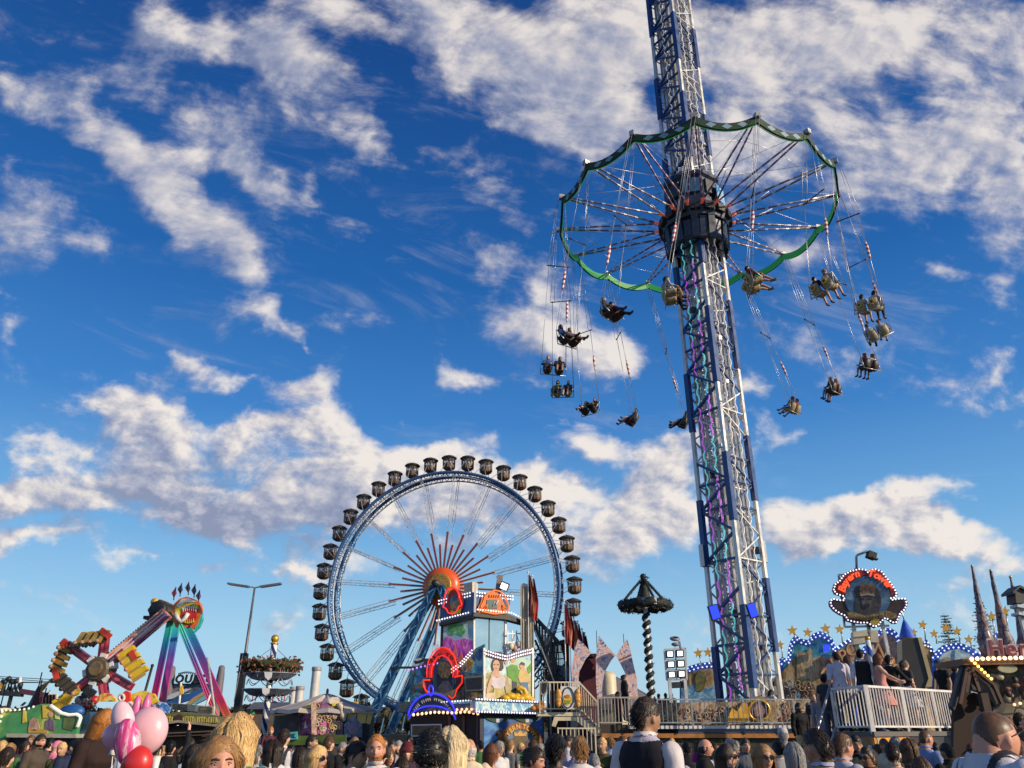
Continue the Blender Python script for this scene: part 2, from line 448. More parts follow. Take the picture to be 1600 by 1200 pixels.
def star_px(cx, cy, r, rot=-90, q=.42):
	return [(cx + (r if i % 2 == 0 else r * q) * cos(radians(rot + 36 * i)), cy + (r if i % 2 == 0 else r * q) * sin(radians(rot + 36 * i))) for i in range(10)]
def text_polys(body, size=1.0, shear=0.0, bold=0.0, extrude=.02):
	"""letters as (verts, faces) lists, one per glyph, each starting at its own left edge, with advance widths"""
	out = []
	for ch in body:
		cu = bpy.data.curves.new('glyph', 'FONT'); cu.body = ch; cu.size = size; cu.shear = shear; cu.offset = bold; cu.extrude = extrude; cu.resolution_u = 3
		ob = bpy.data.objects.new('glyph', cu)
		COL.objects.link(ob)
		bpy.context.view_layer.update()
		dg = bpy.context.evaluated_depsgraph_get()
		me = ob.evaluated_get(dg).to_mesh()
		vs = [v.co.copy() for v in me.vertices]; fs = [tuple(p.vertices) for p in me.polygons]
		w = (max(v.x for v in vs) if vs else size * .3)
		ob.evaluated_get(dg).to_mesh_clear()
		bpy.data.objects.remove(ob); bpy.data.curves.remove(cu)
		out.append((vs, fs, w + size * .06))
	return out
def put_text(mb, body, O, ux, uy, un, size, mi=0, shear=0, bold=0, extrude=.02, arc=None, center=True):
	"""straight text from O along ux, or along an arc: arc=(radius, start_deg, end_deg) around O in the ux/uy plane"""
	G = text_polys(body, size, shear, bold, extrude)
	ux, uy, un, O = Vector(ux).normalized(), Vector(uy).normalized(), Vector(un).normalized(), Vector(O)
	tot = sum(g[2] for g in G)
	x = -tot / 2 if center else 0
	for vs, fs, w in G:
		if arc:
			R, a0, a1 = arc
			t = (x + w / 2 + tot / 2) / tot
			a = radians(a0 + (a1 - a0) * t)
			base = O + ux * (R * cos(a)) + uy * (R * sin(a))
			tx = ux * sin(a) - uy * cos(a); ty = ux * cos(a) + uy * sin(a)
			mb.add([base + tx * (v.x - w / 2) + ty * v.y + un * v.z for v in vs], fs, mi)
		else:
			mb.add([O + ux * (x + v.x) + uy * v.y + un * v.z for v in vs], fs, mi)
		x += w
M_STEEL = pm('galvanised_steel', (.46, .45, .45), .38, .65, .18, 3)
M_WHITE = pm('white_paint', (.74, .73, .71), .45, 0, .12, 2)
M_SILVER = pm('silver_paint', (.62, .61, .60), .35, .35, .15, 2.5)
M_BLUE = pm('blue_paint', (.010, .052, .20), .4, 0, .2, 2, coat=.2)
M_DARK = pm('dark_steel', (.03, .032, .038), .5, .2, .25, 3)
M_BLACK = pm('black_rubber', (.015, .015, .016), .6, 0, .3, 4)
M_RED = pm('red_paint', (.45, .02, .02), .4, 0, .2, 2, coat=.2)
M_YELLOW = pm('yellow_paint', (.75, .45, .02), .45, 0, .18, 2)
M_GOLD = pm('gold_paint', (.62, .36, .06), .32, .55, .2, 4)
M_WOOD = pm('brown_wood', (.16, .075, .035), .55, 0, .35, 3, bump=.3)
M_CREAM = pm('cream_paint', (.66, .57, .40), .5, 0, .18, 2.5)
M_GLASS = pm('window_glass', (.10, .14, .17), .06, 0, .1, 2, spec=.9)
M_BULB = em('lit_bulb', (1.0, .86, .62), 3.0, (.9, .85, .75))
M_BULBW = em('white_bulb', (1.0, .93, .93), 1.1, (.9, .9, .9))
M_SKIN = pm('skin', (1, 1, 1), .5, 0, .14, 9, objcol=True, spec=.35)
M_EYEW = pm('eye_white', (.62, .58, .54), .25)
M_IRIS = pm('eye_dark', (.03, .02, .015), .2)
M_LIP = pm('lip', (.36, .12, .09), .45)
M_BROW = pm('brow_hair', (.07, .04, .025), .7)
M_CLOTH = pm('cloth', (1, 1, 1), .85, 0, .14, 7, bump=.25, bscale=160, objcol=True, spec=.2)
M_LENS = pm('sunglass_lens', (.012, .011, .012), .12)
M_LEATHER = pm('dark_leather', (.022, .02, .022), .55)
def hair_mat():
	m = bpy.data.materials.new('hair'); m.use_nodes = True
	g = NG(m.node_tree); b = g.n['Principled BSDF']
	tc = g.node('ShaderNodeTexCoord').outputs['Object']
	mp = g.node('ShaderNodeMapping'); g.l.new(tc, mp.inputs[0]); mp.inputs['Scale'].default_value = (1, 1, .12)
	nz = g.noise(mp.outputs[0], 90, 4, .7)
	oi = g.node('ShaderNodeObjectInfo')
	k = g.smooth(nz.outputs[0], .3, .72, .68, 1.22)
	cb = g.node('ShaderNodeCombineColor')
	for i in range(3): g.l.new(k, cb.inputs[i])
	g.l.new(g.mix(1.0, oi.outputs['Color'], cb.outputs[0], 'MULTIPLY'), b.inputs['Base Color'])
	b.inputs['Roughness'].default_value = .42; b.inputs['Specular IOR Level'].default_value = .4
	bp = g.node('ShaderNodeBump'); bp.inputs['Strength'].default_value = .3; bp.inputs['Distance'].default_value = .003
	g.l.new(nz.outputs[0], bp.inputs['Height']); g.l.new(bp.outputs[0], b.inputs['Normal'])
	return m
M_HAIR = hair_mat()
HC = Vector((0, -.012, 1.635))
NECK = Vector((0, .01, 1.52))
def head_point(th, ph, grow=0.0):
	"""th: angle round the head, 0 = face (-Y); ph: -pi/2 (chin side) .. pi/2 (crown)"""
	x = sin(th) * cos(ph); y = -cos(th) * cos(ph); z = sin(ph)
	front = max(0, -y)
	px_, py_, pz_ = .077 * x, .097 * y, .118 * z
	if y > 0: py_ *= 1.02
	t = max(0.0, -z)
	px_ *= 1 - .30 * t ** 1.2
	if y > 0: py_ *= 1 - .25 * t
	else: py_ *= 1 - .05 * t
	def gs(cx, cz, sx, sz): return exp(-((px_ - cx) / sx) ** 2 - ((pz_ - cz) / sz) ** 2) if y < 0 else 0
	d = 0
	d += .024 * gs(0, -.022, .010, .012) + .013 * gs(0, -.002, .008, .018)
	d -= .011 * (gs(.031, .010, .015, .010) + gs(-.031, .010, .015, .010))
	d += .006 * (gs(.028, .030, .022, .008) + gs(-.028, .030, .022, .008))
	d += .006 * gs(0, -.052, .019, .007) + .004 * gs(0, -.064, .015, .006)
	d -= .004 * gs(0, -.078, .02, .006)
	d += .009 * gs(0, -.096, .022, .014)
	d += .004 * (gs(.043, -.02, .016, .018) + gs(-.043, -.02, .016, .018))
	p = Vector((px_, py_ - d, pz_))
	n = Vector((x / .077, y / .097, z / .118)).normalized()
	return p + n * grow
def head_rot(yaw, pitch):
	return Matrix.Rotation(yaw, 3, 'Z') @ Matrix.Rotation(pitch, 3, 'X')
POSES = {
 'stand': {},
 'woman': dict(female=True),
 'raise': dict(armR=[(-.185, 0, 1.42), (-.27, -.10, 1.66), (-.22, -.20, 1.92)], handR=(.1, -.2, 1)),
 'drink': dict(hoff=(0, -.05, -.07), armR=[(-.18, 0, 1.40), (-.29, -.22, 1.30), (-.10, -.22, 1.52)], handR=(.45, .12, .62), armL=[(.18, 0, 1.40), (.25, .03, 1.13), (.20, -.16, 1.0)]),
 'hairtouch': dict(armR=[(-.18, 0, 1.40), (-.33, -.12, 1.30), (-.17, -.11, 1.52)], handR=(.6, .3, .6)),
 'lean': dict(armR=[(-.17, 0, 1.40), (-.24, -.16, 1.22), (-.26, -.38, 1.10)], handR=(0, -1, -.2), armL=[(.17, 0, 1.40), (.24, -.16, 1.22), (.26, -.38, 1.10)], handL=(0, -1, -.2), female=True),
 'look': dict(head=(radians(62), 0)),
 'sit': dict(sit=True), 'sit2': dict(sit=True, kick=True), 'ride': dict(ride=True),
}
HOFF = Vector((0, -.012, -.028))
def pose_joints(P):
	J = {}
	fem = P.get('female')
	sx = .165 if fem else .185
	J['armR'] = [Vector(p) for p in P.get('armR', [(-sx, 0, 1.405), (-sx - .055, .02, 1.13), (-sx - .055, -.06, .885)])]
	J['armL'] = [Vector(p) for p in P.get('armL', [(sx, 0, 1.405), (sx + .055, .02, 1.13), (sx + .055, -.06, .885)])]
	J['handR'] = Vector(P.get('handR', (.05, -.25, -1))).normalized(); J['handL'] = Vector(P.get('handL', (-.05, -.25, -1))).normalized()
	for s, k in ((-1, 'R'), (1, 'L')):
		if P.get('sit'):
			if P.get('kick') : J['leg' + k] = [Vector((s * .09, 0, .88)), Vector((s * .12, -.42, .93)), Vector((s * .12, -.70, .68 + .08 * s)), Vector((s * .12, -.80, .70 + .08 * s))]
			else: J['leg' + k] = [Vector((s * .09, 0, .88)), Vector((s * .12, -.42, .92)), Vector((s * .13, -.50, .50)), Vector((s * .13, -.63, .47))]
			J['arm' + k] = [Vector((s * .18, 0, 1.40)), Vector((s * .23, -.08, 1.14)), Vector((s * .17, -.30, 1.06))]
			J['hand' + k] = Vector((-s * .2, -1, -.1)).normalized()
		else:
			J['leg' + k] = [Vector((s * .09, 0, .88)), Vector((s * .10, -.012, .48)), Vector((s * .105, .025, .085)), Vector((s * .115, -.15, .035))]
	return J
def seg_t(p, a, b):
	ab = b - a; t = max(0, min(1, (p - a).dot(ab) / ab.length_squared))
	return (p - (a + ab * t)).length, t
def make_body(key, voxel=.0085):
	P = POSES[key]; J = pose_joints(P); fem = P.get('female')
	mb = MB()
	w = .94 if fem else 1.0
	prof = [(.78, .06, .07, 0), (.84, .13, .10, .005), (.92, .172, .118, .01), (1.00, .160, .108, .005), (1.09, .138 * (.93 if fem else 1.05), .098, 0), (1.19, .150 * w, .108, -.005),
			(1.29, .168 * w, .122 + (.018 if fem else 0), -.012 - (.012 if fem else 0)), (1.37, .178 * w, .112, 0), (1.42, .160 * w, .092, .008), (1.455, .115 * w, .075, .012), (1.49, .066, .064, .012), (1.53, .056, .060, .006), (1.58, .054, .058, 0)]
	vs = []; fs = []; n = 28
	for z, a, b, yo in prof:
		for k in range(n):
			t = 2 * pi * k / n
			vs.append((a * cos(t), b * sin(t) + yo, z))
	for i in range(len(prof) - 1):
		for k in range(n):
			k2 = (k + 1) % n; fs.append((i * n + k, i * n + k2, (i + 1) * n + k2, (i + 1) * n + k))
	fs.append(tuple(range(n))[::-1]); fs.append(tuple((len(prof) - 1) * n + k for k in range(n)))
	mb.add(vs, fs)
	HR = head_rot(*P.get('head', (0, 0))); HO = HOFF + Vector(P.get('hoff', (0, 0, 0)))
	hv = []; hf = []; SN, SR = 44, 34
	for i in range(SR + 1):
		ph = -pi / 2 + pi * i / SR
		for k in range(SN): hv.append(HR @ (head_point(2 * pi * k / SN, ph) + HC - NECK) + NECK + HO)
	for i in range(SR):
		for k in range(SN):
			k2 = (k + 1) % SN; hf.append((i * SN + k, i * SN + k2, (i + 1) * SN + k2, (i + 1) * SN + k))
	mb.add(hv, hf)
	for s in (-1, 1):
		c = HR @ (Vector((s * .079, .006, -.004)) + HC - NECK) + NECK + HO
		mb.sphere(c, (.012, .018, .031), 10, 8)
	sc = .86 if fem else 1.0
	for k in 'RL':
		a = J['arm' + k]
		mb.tube([a[0] + (a[0] - a[1]) * .05, a[0], a[0].lerp(a[1], .45), a[1]], [.040 * sc, .058 * sc, .052 * sc, .040 * sc], 14)
		mb.sphere(a[0], .058 * sc, 12, 8); mb.sphere(a[1], .041 * sc, 12, 8)
		mb.tube([a[1], a[1].lerp(a[2], .35), a[2]], [.040 * sc, .042 * sc, .027 * sc], 14)
		h = J['hand' + k]
		mb.tube([a[2], a[2] + h * .03, a[2] + h * .085], [.027 * sc, .030 * sc, .028 * sc], 12)
		l = J['leg' + k]
		mb.tube([l[0] + Vector((0, 0, .05)), l[0], l[0].lerp(l[1], .5), l[1]], [.075, .088, .078, .056], 16)
		mb.sphere(l[1], .057, 12, 8)
		mb.tube([l[1], l[1].lerp(l[2], .3), l[2]], [.055, .058, .036], 14)
		d = (l[3] - l[2]).normalized()
		mb.sphere(l[2], .042, 10, 8)
		mb.tube([l[2] - d * .03 + Vector((0, 0, -.02)), l[2] + d * .06 + Vector((0, 0, -.015)), l[3], l[3] + d * .045], [.036, .044, .042, .022], 12)
	if not P.get('sit'):
		pass
	tmp = mb.build('tmp_body', M_SKIN)
	md = tmp.modifiers.new('r', 'REMESH'); md.mode = 'VOXEL'; md.voxel_size = voxel; md.use_smooth_shade = True
	ms = tmp.modifiers.new('s', 'SMOOTH'); ms.factor = .5; ms.iterations = 2
	bpy.context.view_layer.update()
	dg = bpy.context.evaluated_depsgraph_get()
	me = tmp.evaluated_get(dg).to_mesh()
	V = [v.co.copy() for v in me.vertices]; F = [tuple(p.vertices) for p in me.polygons]; N = [v.normal.copy() for v in me.vertices]
	tmp.evaluated_get(dg).to_mesh_clear()
	bpy.data.meshes.remove(tmp.data)

	reg = []
	for p in V:
		best = ('torso', p.z, 1.0)
		bd = 1e9
		if p.z > 1.53 and abs(p.x) < .12 and (p - HC).length < .2: reg.append(('head', p.z)); continue
		for k in 'RL':
			a = J['arm' + k]
			for i in (0, 1):
				d, t = seg_t(p, a[i], a[i + 1]); d /= .045
				if d < bd and not (i == 0 and t <= 0.0): bd = d; best = ('arm', i + t)
			d, t = seg_t(p, a[2], a[2] + J['hand' + k] * .2); d /= .045
			if d < bd and t > 0: bd = d; best = ('arm', 2 + t)
			l = J['leg' + k]
			for i in (0, 1, 2):
				d, t = seg_t(p, l[i], l[i + 1]); d /= .075 if i < 2 else .05
				if d < bd and not (i == 0 and t <= .12): bd = d; best = ('leg', i + t)
		tz = max(0, min(1, (p.z - .85) / .6))
		dt = hypot(p.x / (.175), p.y / .12)
		if .80 < p.z < 1.5 and dt < 1.12 * (.8 + .2 * bd) and dt < bd: best = ('torso', p.z)
		reg.append(best)
	B = MB()
	B.add(V, F, 0, True)

	inv = HR.transposed()
	for fi, f in enumerate(F):
		c = V[f[0]]
		if c.z > 1.5:
			q = inv @ (c - NECK - HO) + NECK - HC
			if q.y < -.075 and abs(q.x) < .024 and -.067 < q.z < -.047: B.m[fi] = 3
	def H(p): return HR @ (Vector(p) + HC - NECK) + NECK + HO
	for s in (-1, 1):
		B.sphere(H((s * .031, -.0725, .009)), .0125, 10, 8, 1)
		B.sphere(H((s * .031, -.0800, .009)), .0066, 8, 6, 2)
		B.sphere(H((s * .031, -.0722, .0150)), (.0150, .0138, .0100), 10, 8, 0); B.sphere(H((s * .031, -.0715, .0025)), (.0145, .0132, .0058), 10, 8, 0)
		B.tube([H((s * .012, -.094, .028)), H((s * .030, -.094, .034)), H((s * .048, -.080, .029))], [.004, .0045, .002], 6, 4)
		lid = [H((s * .017, -.083, .012)), H((s * .030, -.0875, .019)), H((s * .045, -.078, .013))]
		B.tube(lid, .0022, 5, 4)

	for k in 'RL':
		a = J['arm' + k]; h = J['hand' + k]; s = -1 if k == 'R' else 1
		side = h.cross(Vector((s, 0, 0)))
		side = side.normalized() if side.length > .3 else h.cross(Vector((0, 1, 0))).normalized()
		nrm = side.cross(h).normalized()
		if nrm.x * s > 0: nrm = -nrm
		w0 = a[2] + h * .085
		for i, (off, ln) in enumerate(((.026, .072), (.009, .080), (-.009, .074), (-.026, .058))):
			b0 = w0 + side * off - h * .015
			B.tube([b0, b0 + h * ln * .4 + nrm * .004, b0 + h * ln * .75 + nrm * .018, b0 + h * ln * .95 + nrm * .036], [.0095, .009, .008, .006], 7, 0)
		t0 = a[2] + h * .035 + side * .022
		B.tube([t0, t0 + side * .022 + h * .02 + nrm * .006, t0 + side * .028 + h * .050 + nrm * .012], [.012, .010, .007], 7, 0)
	o = B.build('body_base_' + key, [M_SKIN, M_EYEW, M_IRIS, M_LIP, M_BROW])
	me = o.data; bpy.data.objects.remove(o)
	return dict(me=me, V=V, F=F, N=N, reg=reg, J=J, HR=HR, HO=HO, key=key, gar={})
def fold(p, amp=.006):
	return amp * (mnoise.noise(p * 9.0) + .6 * mnoise.noise(Vector((p.x * 24, p.y * 24, p.z * 9))))
GARMENTS = {
 'shirt': (lambda r, p: (r[0] == 'torso' and .82 < p.z < 1.485) or (r[0] == 'arm' and r[1] < 1.93), .012, .010),
 'tee': (lambda r, p: (r[0] == 'torso' and .84 < p.z < 1.475) or (r[0] == 'arm' and r[1] < .55), .012, .008),
 'rolled': (lambda r, p: (r[0] == 'torso' and .82 < p.z < 1.485) or (r[0] == 'arm' and r[1] < 1.1), .013, .010),
 'jacket': (lambda r, p: (r[0] == 'torso' and .80 < p.z < 1.50) or (r[0] == 'arm' and r[1] < 1.97), .021, .012),
 'vest': (lambda r, p: r[0] == 'torso' and .88 < p.z < 1.462 and abs(p.x) < .165 and (p.y > -.02 or abs(p.x) > .05 * max(0, (p.z - 1.2) / .26)), .021, .006),
 'dress': (lambda r, p: (r[0] == 'torso' and .80 < p.z < 1.36), .016, .004),
 'blouse': (lambda r, p: (r[0] == 'torso' and 1.2 < p.z < 1.40) or (r[0] == 'arm' and r[1] < .42), .011, .008),
 'trousers': (lambda r, p: (r[0] == 'leg' and r[1] < 1.95) or (r[0] == 'torso' and p.z < 1.0), .010, .006),
 'shorts': (lambda r, p: (r[0] == 'leg' and r[1] < .92) or (r[0] == 'torso' and p.z < 1.0), .014, .006),
 'shoe_left': (lambda r, p: r[0] == 'leg' and r[1] > 1.90 and p.x > 0, .010, .0),
 'shoe_right': (lambda r, p: r[0] == 'leg' and r[1] > 1.90 and p.x <= 0, .010, .0),
 'straps': (lambda r, p: r[0] == 'torso' and .95 < p.z < 1.5 and abs(abs(p.x) - (.095 - .05 * max(0, (1.40 - p.z)) * (1 if p.y > 0 else 0) / .4)) < .016, .029, .0),
 'collar': (lambda r, p: p.z > 1.462 and p.z < 1.50 and hypot(p.x, p.y) < .12 and r[0] in ('torso',), .014, .0),
 'beard': (lambda r, p: r[0] == 'head' and p.z < 1.585 and p.y < .02 and p.z > 1.515, .006, .004),
}
def garment(B, kind):
	if kind in B['gar']: return B['gar'][kind]
	pred, off, fa = GARMENTS[kind]
	inv = B['HR'].transposed()
	ok = []
	for p, r in zip(B['V'], B['reg']):
		q = (inv @ (p - NECK - B['HO']) + NECK) if kind == 'beard' else p
		if kind == 'beard':
			l = q - HC
			ok.append(r[0] == 'head' and q.z < 1.60 - .4 * max(0, -l.y - .075) and l.y < .03 and q.z > 1.515 and not (abs(l.x) < .02 and -.066 < l.z < -.048) and not (abs(l.x) < .03 and l.z > -.042))
		else: ok.append(bool(pred(r, q)))
	idx = {}
	vs = []; fs = []
	for f in B['F']:
		if all(ok[i] for i in f):
			g = []
			for i in f:
				if i not in idx:
					idx[i] = len(vs)
					p, n = B['V'][i], B['N'][i]
					vs.append(p + n * (off + (fold(p, fa) if fa else 0)))
				g.append(idx[i])
			fs.append(tuple(g))
	mb = MB(); mb.add(vs, fs, 0, True)
	o = mb.build('garment', M_HAIR if kind == 'beard' else (M_LEATHER if kind in ('shoe_left', 'shoe_right', 'straps') else M_CLOTH))
	me = o.data; bpy.data.objects.remove(o)
	B['gar'][kind] = me
	return me
HAIR = {}
def scalp_ok(th, ph, kind, margin=False):
	th = abs((th + pi) % (2 * pi) - pi)
	line = .42 if th < .75 else (.42 - .62 * (th - .75) / .5 if th < 1.25 else -.20 - .45 * (th - 1.25) / .6)
	line = max(line, -.62)
	if kind in ('short', 'crop', 'buzz', 'receding', 'tousled'):
		if .95 < th < 1.95: line = max(line, .22)
		elif th >= 1.95: line = max(-.55, .22 - (th - 1.95) * 2.2)
	if kind == 'bald': return (.3 if margin else True) and th > 1.2 and -.62 < ph < .25 and ph > line
	if kind == 'receding': line += .32 * max(0, 1 - th / .9)
	if kind in ('long', 'wavy') and th < .9: line = .55
	return ph - line if margin else ph > line
def make_hair(kind):
	if kind in HAIR: return HAIR[kind]
	rnd = random.Random(sum(map(ord, kind)))
	mb = MB()
	off = Vector(HC - NECK)
	thick = dict(short=.011, buzz=.004, crop=.008, receding=.009, bald=.006, long=.011, wavy=.014, bob=.016, bun=.010, pony=.010, curly=.03, tousled=.016)[kind]
	SN, SR = 40, 24
	grid = {}
	for i in range(SR + 1):
		ph = -.66 + (pi / 2 + .66) * i / SR
		for k in range(SN):
			th = 2 * pi * k / SN
			if scalp_ok(th, ph, kind):
				nz = mnoise.noise(Vector((sin(th) * cos(ph), cos(th) * cos(ph), sin(ph))) * (5 if kind != 'curly' else 9))
				ed = .3 + .7 * min(1.0, max(0.0, scalp_ok(th, ph, kind, True)) / .3)
				grid[i, k] = head_point(th, ph, thick * ed * (1 + .35 * nz) * (1.35 if ph > .6 and kind in ('short', 'tousled') else 1)) + off
	idx = {}; vs = []; fs = []
	for i in range(SR):
		for k in range(SN):
			q = [(i, k), (i, (k + 1) % SN), (i + 1, (k + 1) % SN), (i + 1, k)]
			if all(x in grid for x in q):
				g = []
				for x in q:
					if x not in idx: idx[x] = len(vs); vs.append(grid[x])
					g.append(idx[x])
				fs.append(tuple(g))
	mb.add(vs, fs, 0, True)
	if kind in ('long', 'wavy', 'bob'):
		L0 = dict(long=.44, wavy=.42, bob=.17)[kind]; nc, nr_ = 40, 16; vs = []; fs = []
		for i in range(nr_ + 1):
			f = i / nr_; z = .045 - (L0 + .045) * f
			for k in range(nc + 1):
				th = radians(72) + radians(216) * k / nc
				tp = 1 - .25 * max(0, f - .75) * 4 * .6
				rx = (.083 + .008 * sin(pi * min(1, f * 1.4))) * tp; ry = (.104 + (.03 if z < -.22 else .0)) * tp
				wob = 1 + .035 * mnoise.noise(Vector((th * 5, z * 6, 1.7)))
				vs.append(off + Vector((rx * sin(th) * wob, -ry * cos(th) * wob + .012, z)))
		for i in range(nr_):
			for k in range(nc): fs.append((i * (nc + 1) + k, i * (nc + 1) + k + 1, (i + 1) * (nc + 1) + k + 1, (i + 1) * (nc + 1) + k))
		mb.add(vs, fs, 0, True)
	length = dict(short=.036, buzz=0, crop=.025, receding=.035, bald=.02, long=.50, wavy=.46, bob=.20, bun=.10, pony=.10, curly=.04, tousled=.075)[kind]
	ns = dict(short=700, buzz=0, crop=600, receding=420, bald=150, long=3000, wavy=3000, bob=1500, bun=320, pony=320, curly=1500, tousled=460)[kind]
	steps = 16 if length > .15 else 5
	for s in range(ns):
		for _ in range(40):
			th = rnd.uniform(-pi, pi); ph = math.asin(rnd.uniform(-.6, 1))
			if scalp_ok(th, ph, kind): break
		ed = .25 + .75 * min(1.0, max(0.0, scalp_ok(th, ph, kind, True)) / .3)
		p = head_point(th, ph, thick * ed * rnd.uniform(.3, .95))
		n = Vector((sin(th) * cos(ph), -cos(th) * cos(ph), sin(ph)))
		if length > .15: d = Vector((p.x * 9 + (.35 if p.x > .008 else -.35), max(.30, p.y * 4 + .45), -.05)).normalized()
		elif kind in ('bun', 'pony'): d = Vector((0, 1, .25)).normalized()
		elif kind == 'curly': d = (n + Vector((rnd.gauss(0, .5), rnd.gauss(0, .5), rnd.gauss(0, .5)))).normalized()
		else: d = (Vector((0, .8, -.5)) + n * (.32 if kind == 'tousled' else .10) + Vector((rnd.gauss(0, .22), rnd.gauss(0, .15), rnd.gauss(0, .18)))).normalized()
		L = length * rnd.uniform(.75, 1.05); st = L / steps
		wd = rnd.uniform(.0011, .0026) if length > .15 else rnd.uniform(.002, .004) if kind == 'curly' else rnd.uniform(.003, .006)
		pts = [p.copy()]; ph0 = rnd.uniform(0, 6.28); ph0 = 7 * mnoise.noise(p * 9); am = .007 if kind == 'wavy' else .001
		for j in range(steps):
			if length > .15:
				cl_ = mnoise.noise_vector(p * 14 + Vector((0, 0, 3))) * .10
				d = (d + Vector((rnd.gauss(0, .022) + cl_.x, rnd.gauss(0, .022) + cl_.y, -.42))).normalized()
			elif kind == 'curly': d = (d + Vector((rnd.gauss(0, .6), rnd.gauss(0, .6), rnd.gauss(0, .6)))).normalized()
			else: d = (d + Vector((0, .05, -.15))).normalized()
			p = p + d * st
			q = Vector((p.x / .078, p.y / .100, (p.z) / .122))
			g = 1 + thick * ed / .09 * rnd.uniform(.7, 1.2)
			if p.z > -.11 and q.length < g: p = Vector((p.x, p.y, p.z)) * (g / max(q.length, .2)) if kind != 'curly' else p * (1.0)
			if length > .15 and p.z < .02:
				r = hypot(p.x / .088, (p.y - .015) / .104)
				lim = 1.0 + .12 * thick / .012 * rnd.uniform(.2, 1.0)
				if r > lim: k_ = 1 - .45 * (1 - lim / r); p.x *= k_; p.y = .015 + (p.y - .015) * k_
			if p.z < -.05 and length > .2:
				r = hypot(p.x / .085, (p.y - .02) / .085)
				if r < 1: p.x /= max(r, .3); p.y = .02 + (p.y - .02) / max(r, .3)
				if p.z < -.20:
					r = hypot(p.x / .205, (p.y - .02) / .135)
					if r < 1 and abs(p.x) < .2:
						p.y = .02 + (.135 if p.y > .0 else -.15) * sqrt(max(.1, 1 - (p.x / .205) ** 2)) * 1.02
			pts.append(p + Vector((am * sin(ph0 + j * 1.3), am * cos(ph0 + j * 1.1), 0)))
		vv = []; ff = []
		for j, q in enumerate(pts):
			t = (pts[min(j + 1, len(pts) - 1)] - pts[max(j - 1, 0)]).normalized()
			out = Vector((q.x, q.y - .0, 0.25 * q.z + .001)).normalized()
			sd = t.cross(out)
			sd = sd.normalized() if sd.length > 1e-4 else Vector((1, 0, 0))
			wj = wd * (1 - .75 * (j / (len(pts) - 1)) ** 2)
			vv += [q + sd * wj + off, q + out * wj * .5 + off, q - sd * wj + off]
		for j in range(len(pts) - 1):
			a = j * 3
			ff += [(a, a + 3, a + 4, a + 1), (a + 1, a + 4, a + 5, a + 2)]
		mb.add(vv, ff, 0, True)
	if kind == 'bun':
		c = off + Vector((0, .105, .045))
		mb.sphere(c, .045, 14, 10)
		for j in range(60):
			a0 = rnd.uniform(0, 6.28); b0 = rnd.uniform(-1, 1)
			mb.tube([c + Vector((cos(a0 + t) * .047 * cos(b0), sin(a0 + t) * .047 * cos(b0), sin(b0) * .047 + .004 * t)) for t in (0, .4, .8, 1.2)], [.002, .005, .005, .002], 4)
	if kind == 'pony':
		for j in range(120):
			x0, y0 = rnd.gauss(0, .012), rnd.gauss(0, .008)
			mb.tube([off + Vector((x0 * .4, .10, .04)), off + Vector((x0, .135 + y0, .02)), off + Vector((x0 * 1.6, .145 + y0, -.08)), off + Vector((x0 * 1.8, .125 + y0, -.20 - rnd.random() * .08))], [.006, .007, .006, .002], 4)
	o = mb.build('hair_base', M_HAIR)
	me = o.data; bpy.data.objects.remove(o)
	HAIR[kind] = me
	return me
ACC = {}
def accessory(kind):
	if kind in ACC: return ACC[kind]
	mb = MB(); off = HC - NECK
	if kind in ('sunglasses', 'glasses'):
		for s in (-1, 1):
			c = off + Vector((s * .033, -.104, .008))
			ring = [c + Vector((.026 * cos(t), .006 * abs(cos(t)) * 0 , .020 * sin(t))) for t in [2 * pi * i / 14 for i in range(14)]]
			if kind == 'sunglasses': mb.prism(ring, .004, (0, 1, 0), 0)
			mb.tube(ring, .0022, 5, 1, closed=True)
			mb.tube([off + Vector((s * .058, -.102, .014)), off + Vector((s * .082, -.06, .014)), off + Vector((s * .084, .01, .010))], .0022, 5, 1)
		mb.tube([off + Vector((-.009, -.106, .012)), off + Vector((.009, -.106, .012))], .0022, 5, 1)
		o = mb.build('x', [M_LENS, M_DARK])
	elif kind == 'hat':
		mb.lathe([(.155, .045), (.150, .052), (.105, .050), (.100, .060), (.093, .12), (.06, .150), (0, .152)], off, 26, sx=.92, sy=1.06)
		o = mb.build('x', M_CLOTH)
	elif kind == 'cap':
		mb.lathe([(.088, .035), (.090, .07), (.075, .115), (.04, .136), (0, .14)], off, 22, sx=.96, sy=1.15)
		mb.prism([off + Vector((.07 * cos(t), -.10 - .085 * sin(t), .040)) for t in [pi * i / 10 for i in range(11)]], .006, (0, 0, 1))
		o = mb.build('x', M_CLOTH)
	elif kind == 'beanie':
		mb.lathe([(.089, .005), (.094, .015), (.094, .045), (.086, .052), (.086, .09), (.055, .13), (0, .145)], off, 24, sx=.98, sy=1.18)
		o = mb.build('x', M_CLOTH)
	elif kind == 'scarf':
		mb.tube([off + Vector((.085 * cos(t), .08 * sin(t) + .012, -.14 + .012 * sin(3 * t))) for t in [2 * pi * i / 20 for i in range(20)]], .026, 8, closed=True)
		o = mb.build('x', M_CLOTH)
	elif kind == 'headband':
		mb.lathe([(.088, .042), (.092, .046), (.092, .062), (.088, .066)], off, 26, sx=.98, sy=1.16)
		o = mb.build('x', M_CLOTH)
	me = o.data; bpy.data.objects.remove(o); ACC[kind] = me
	return me
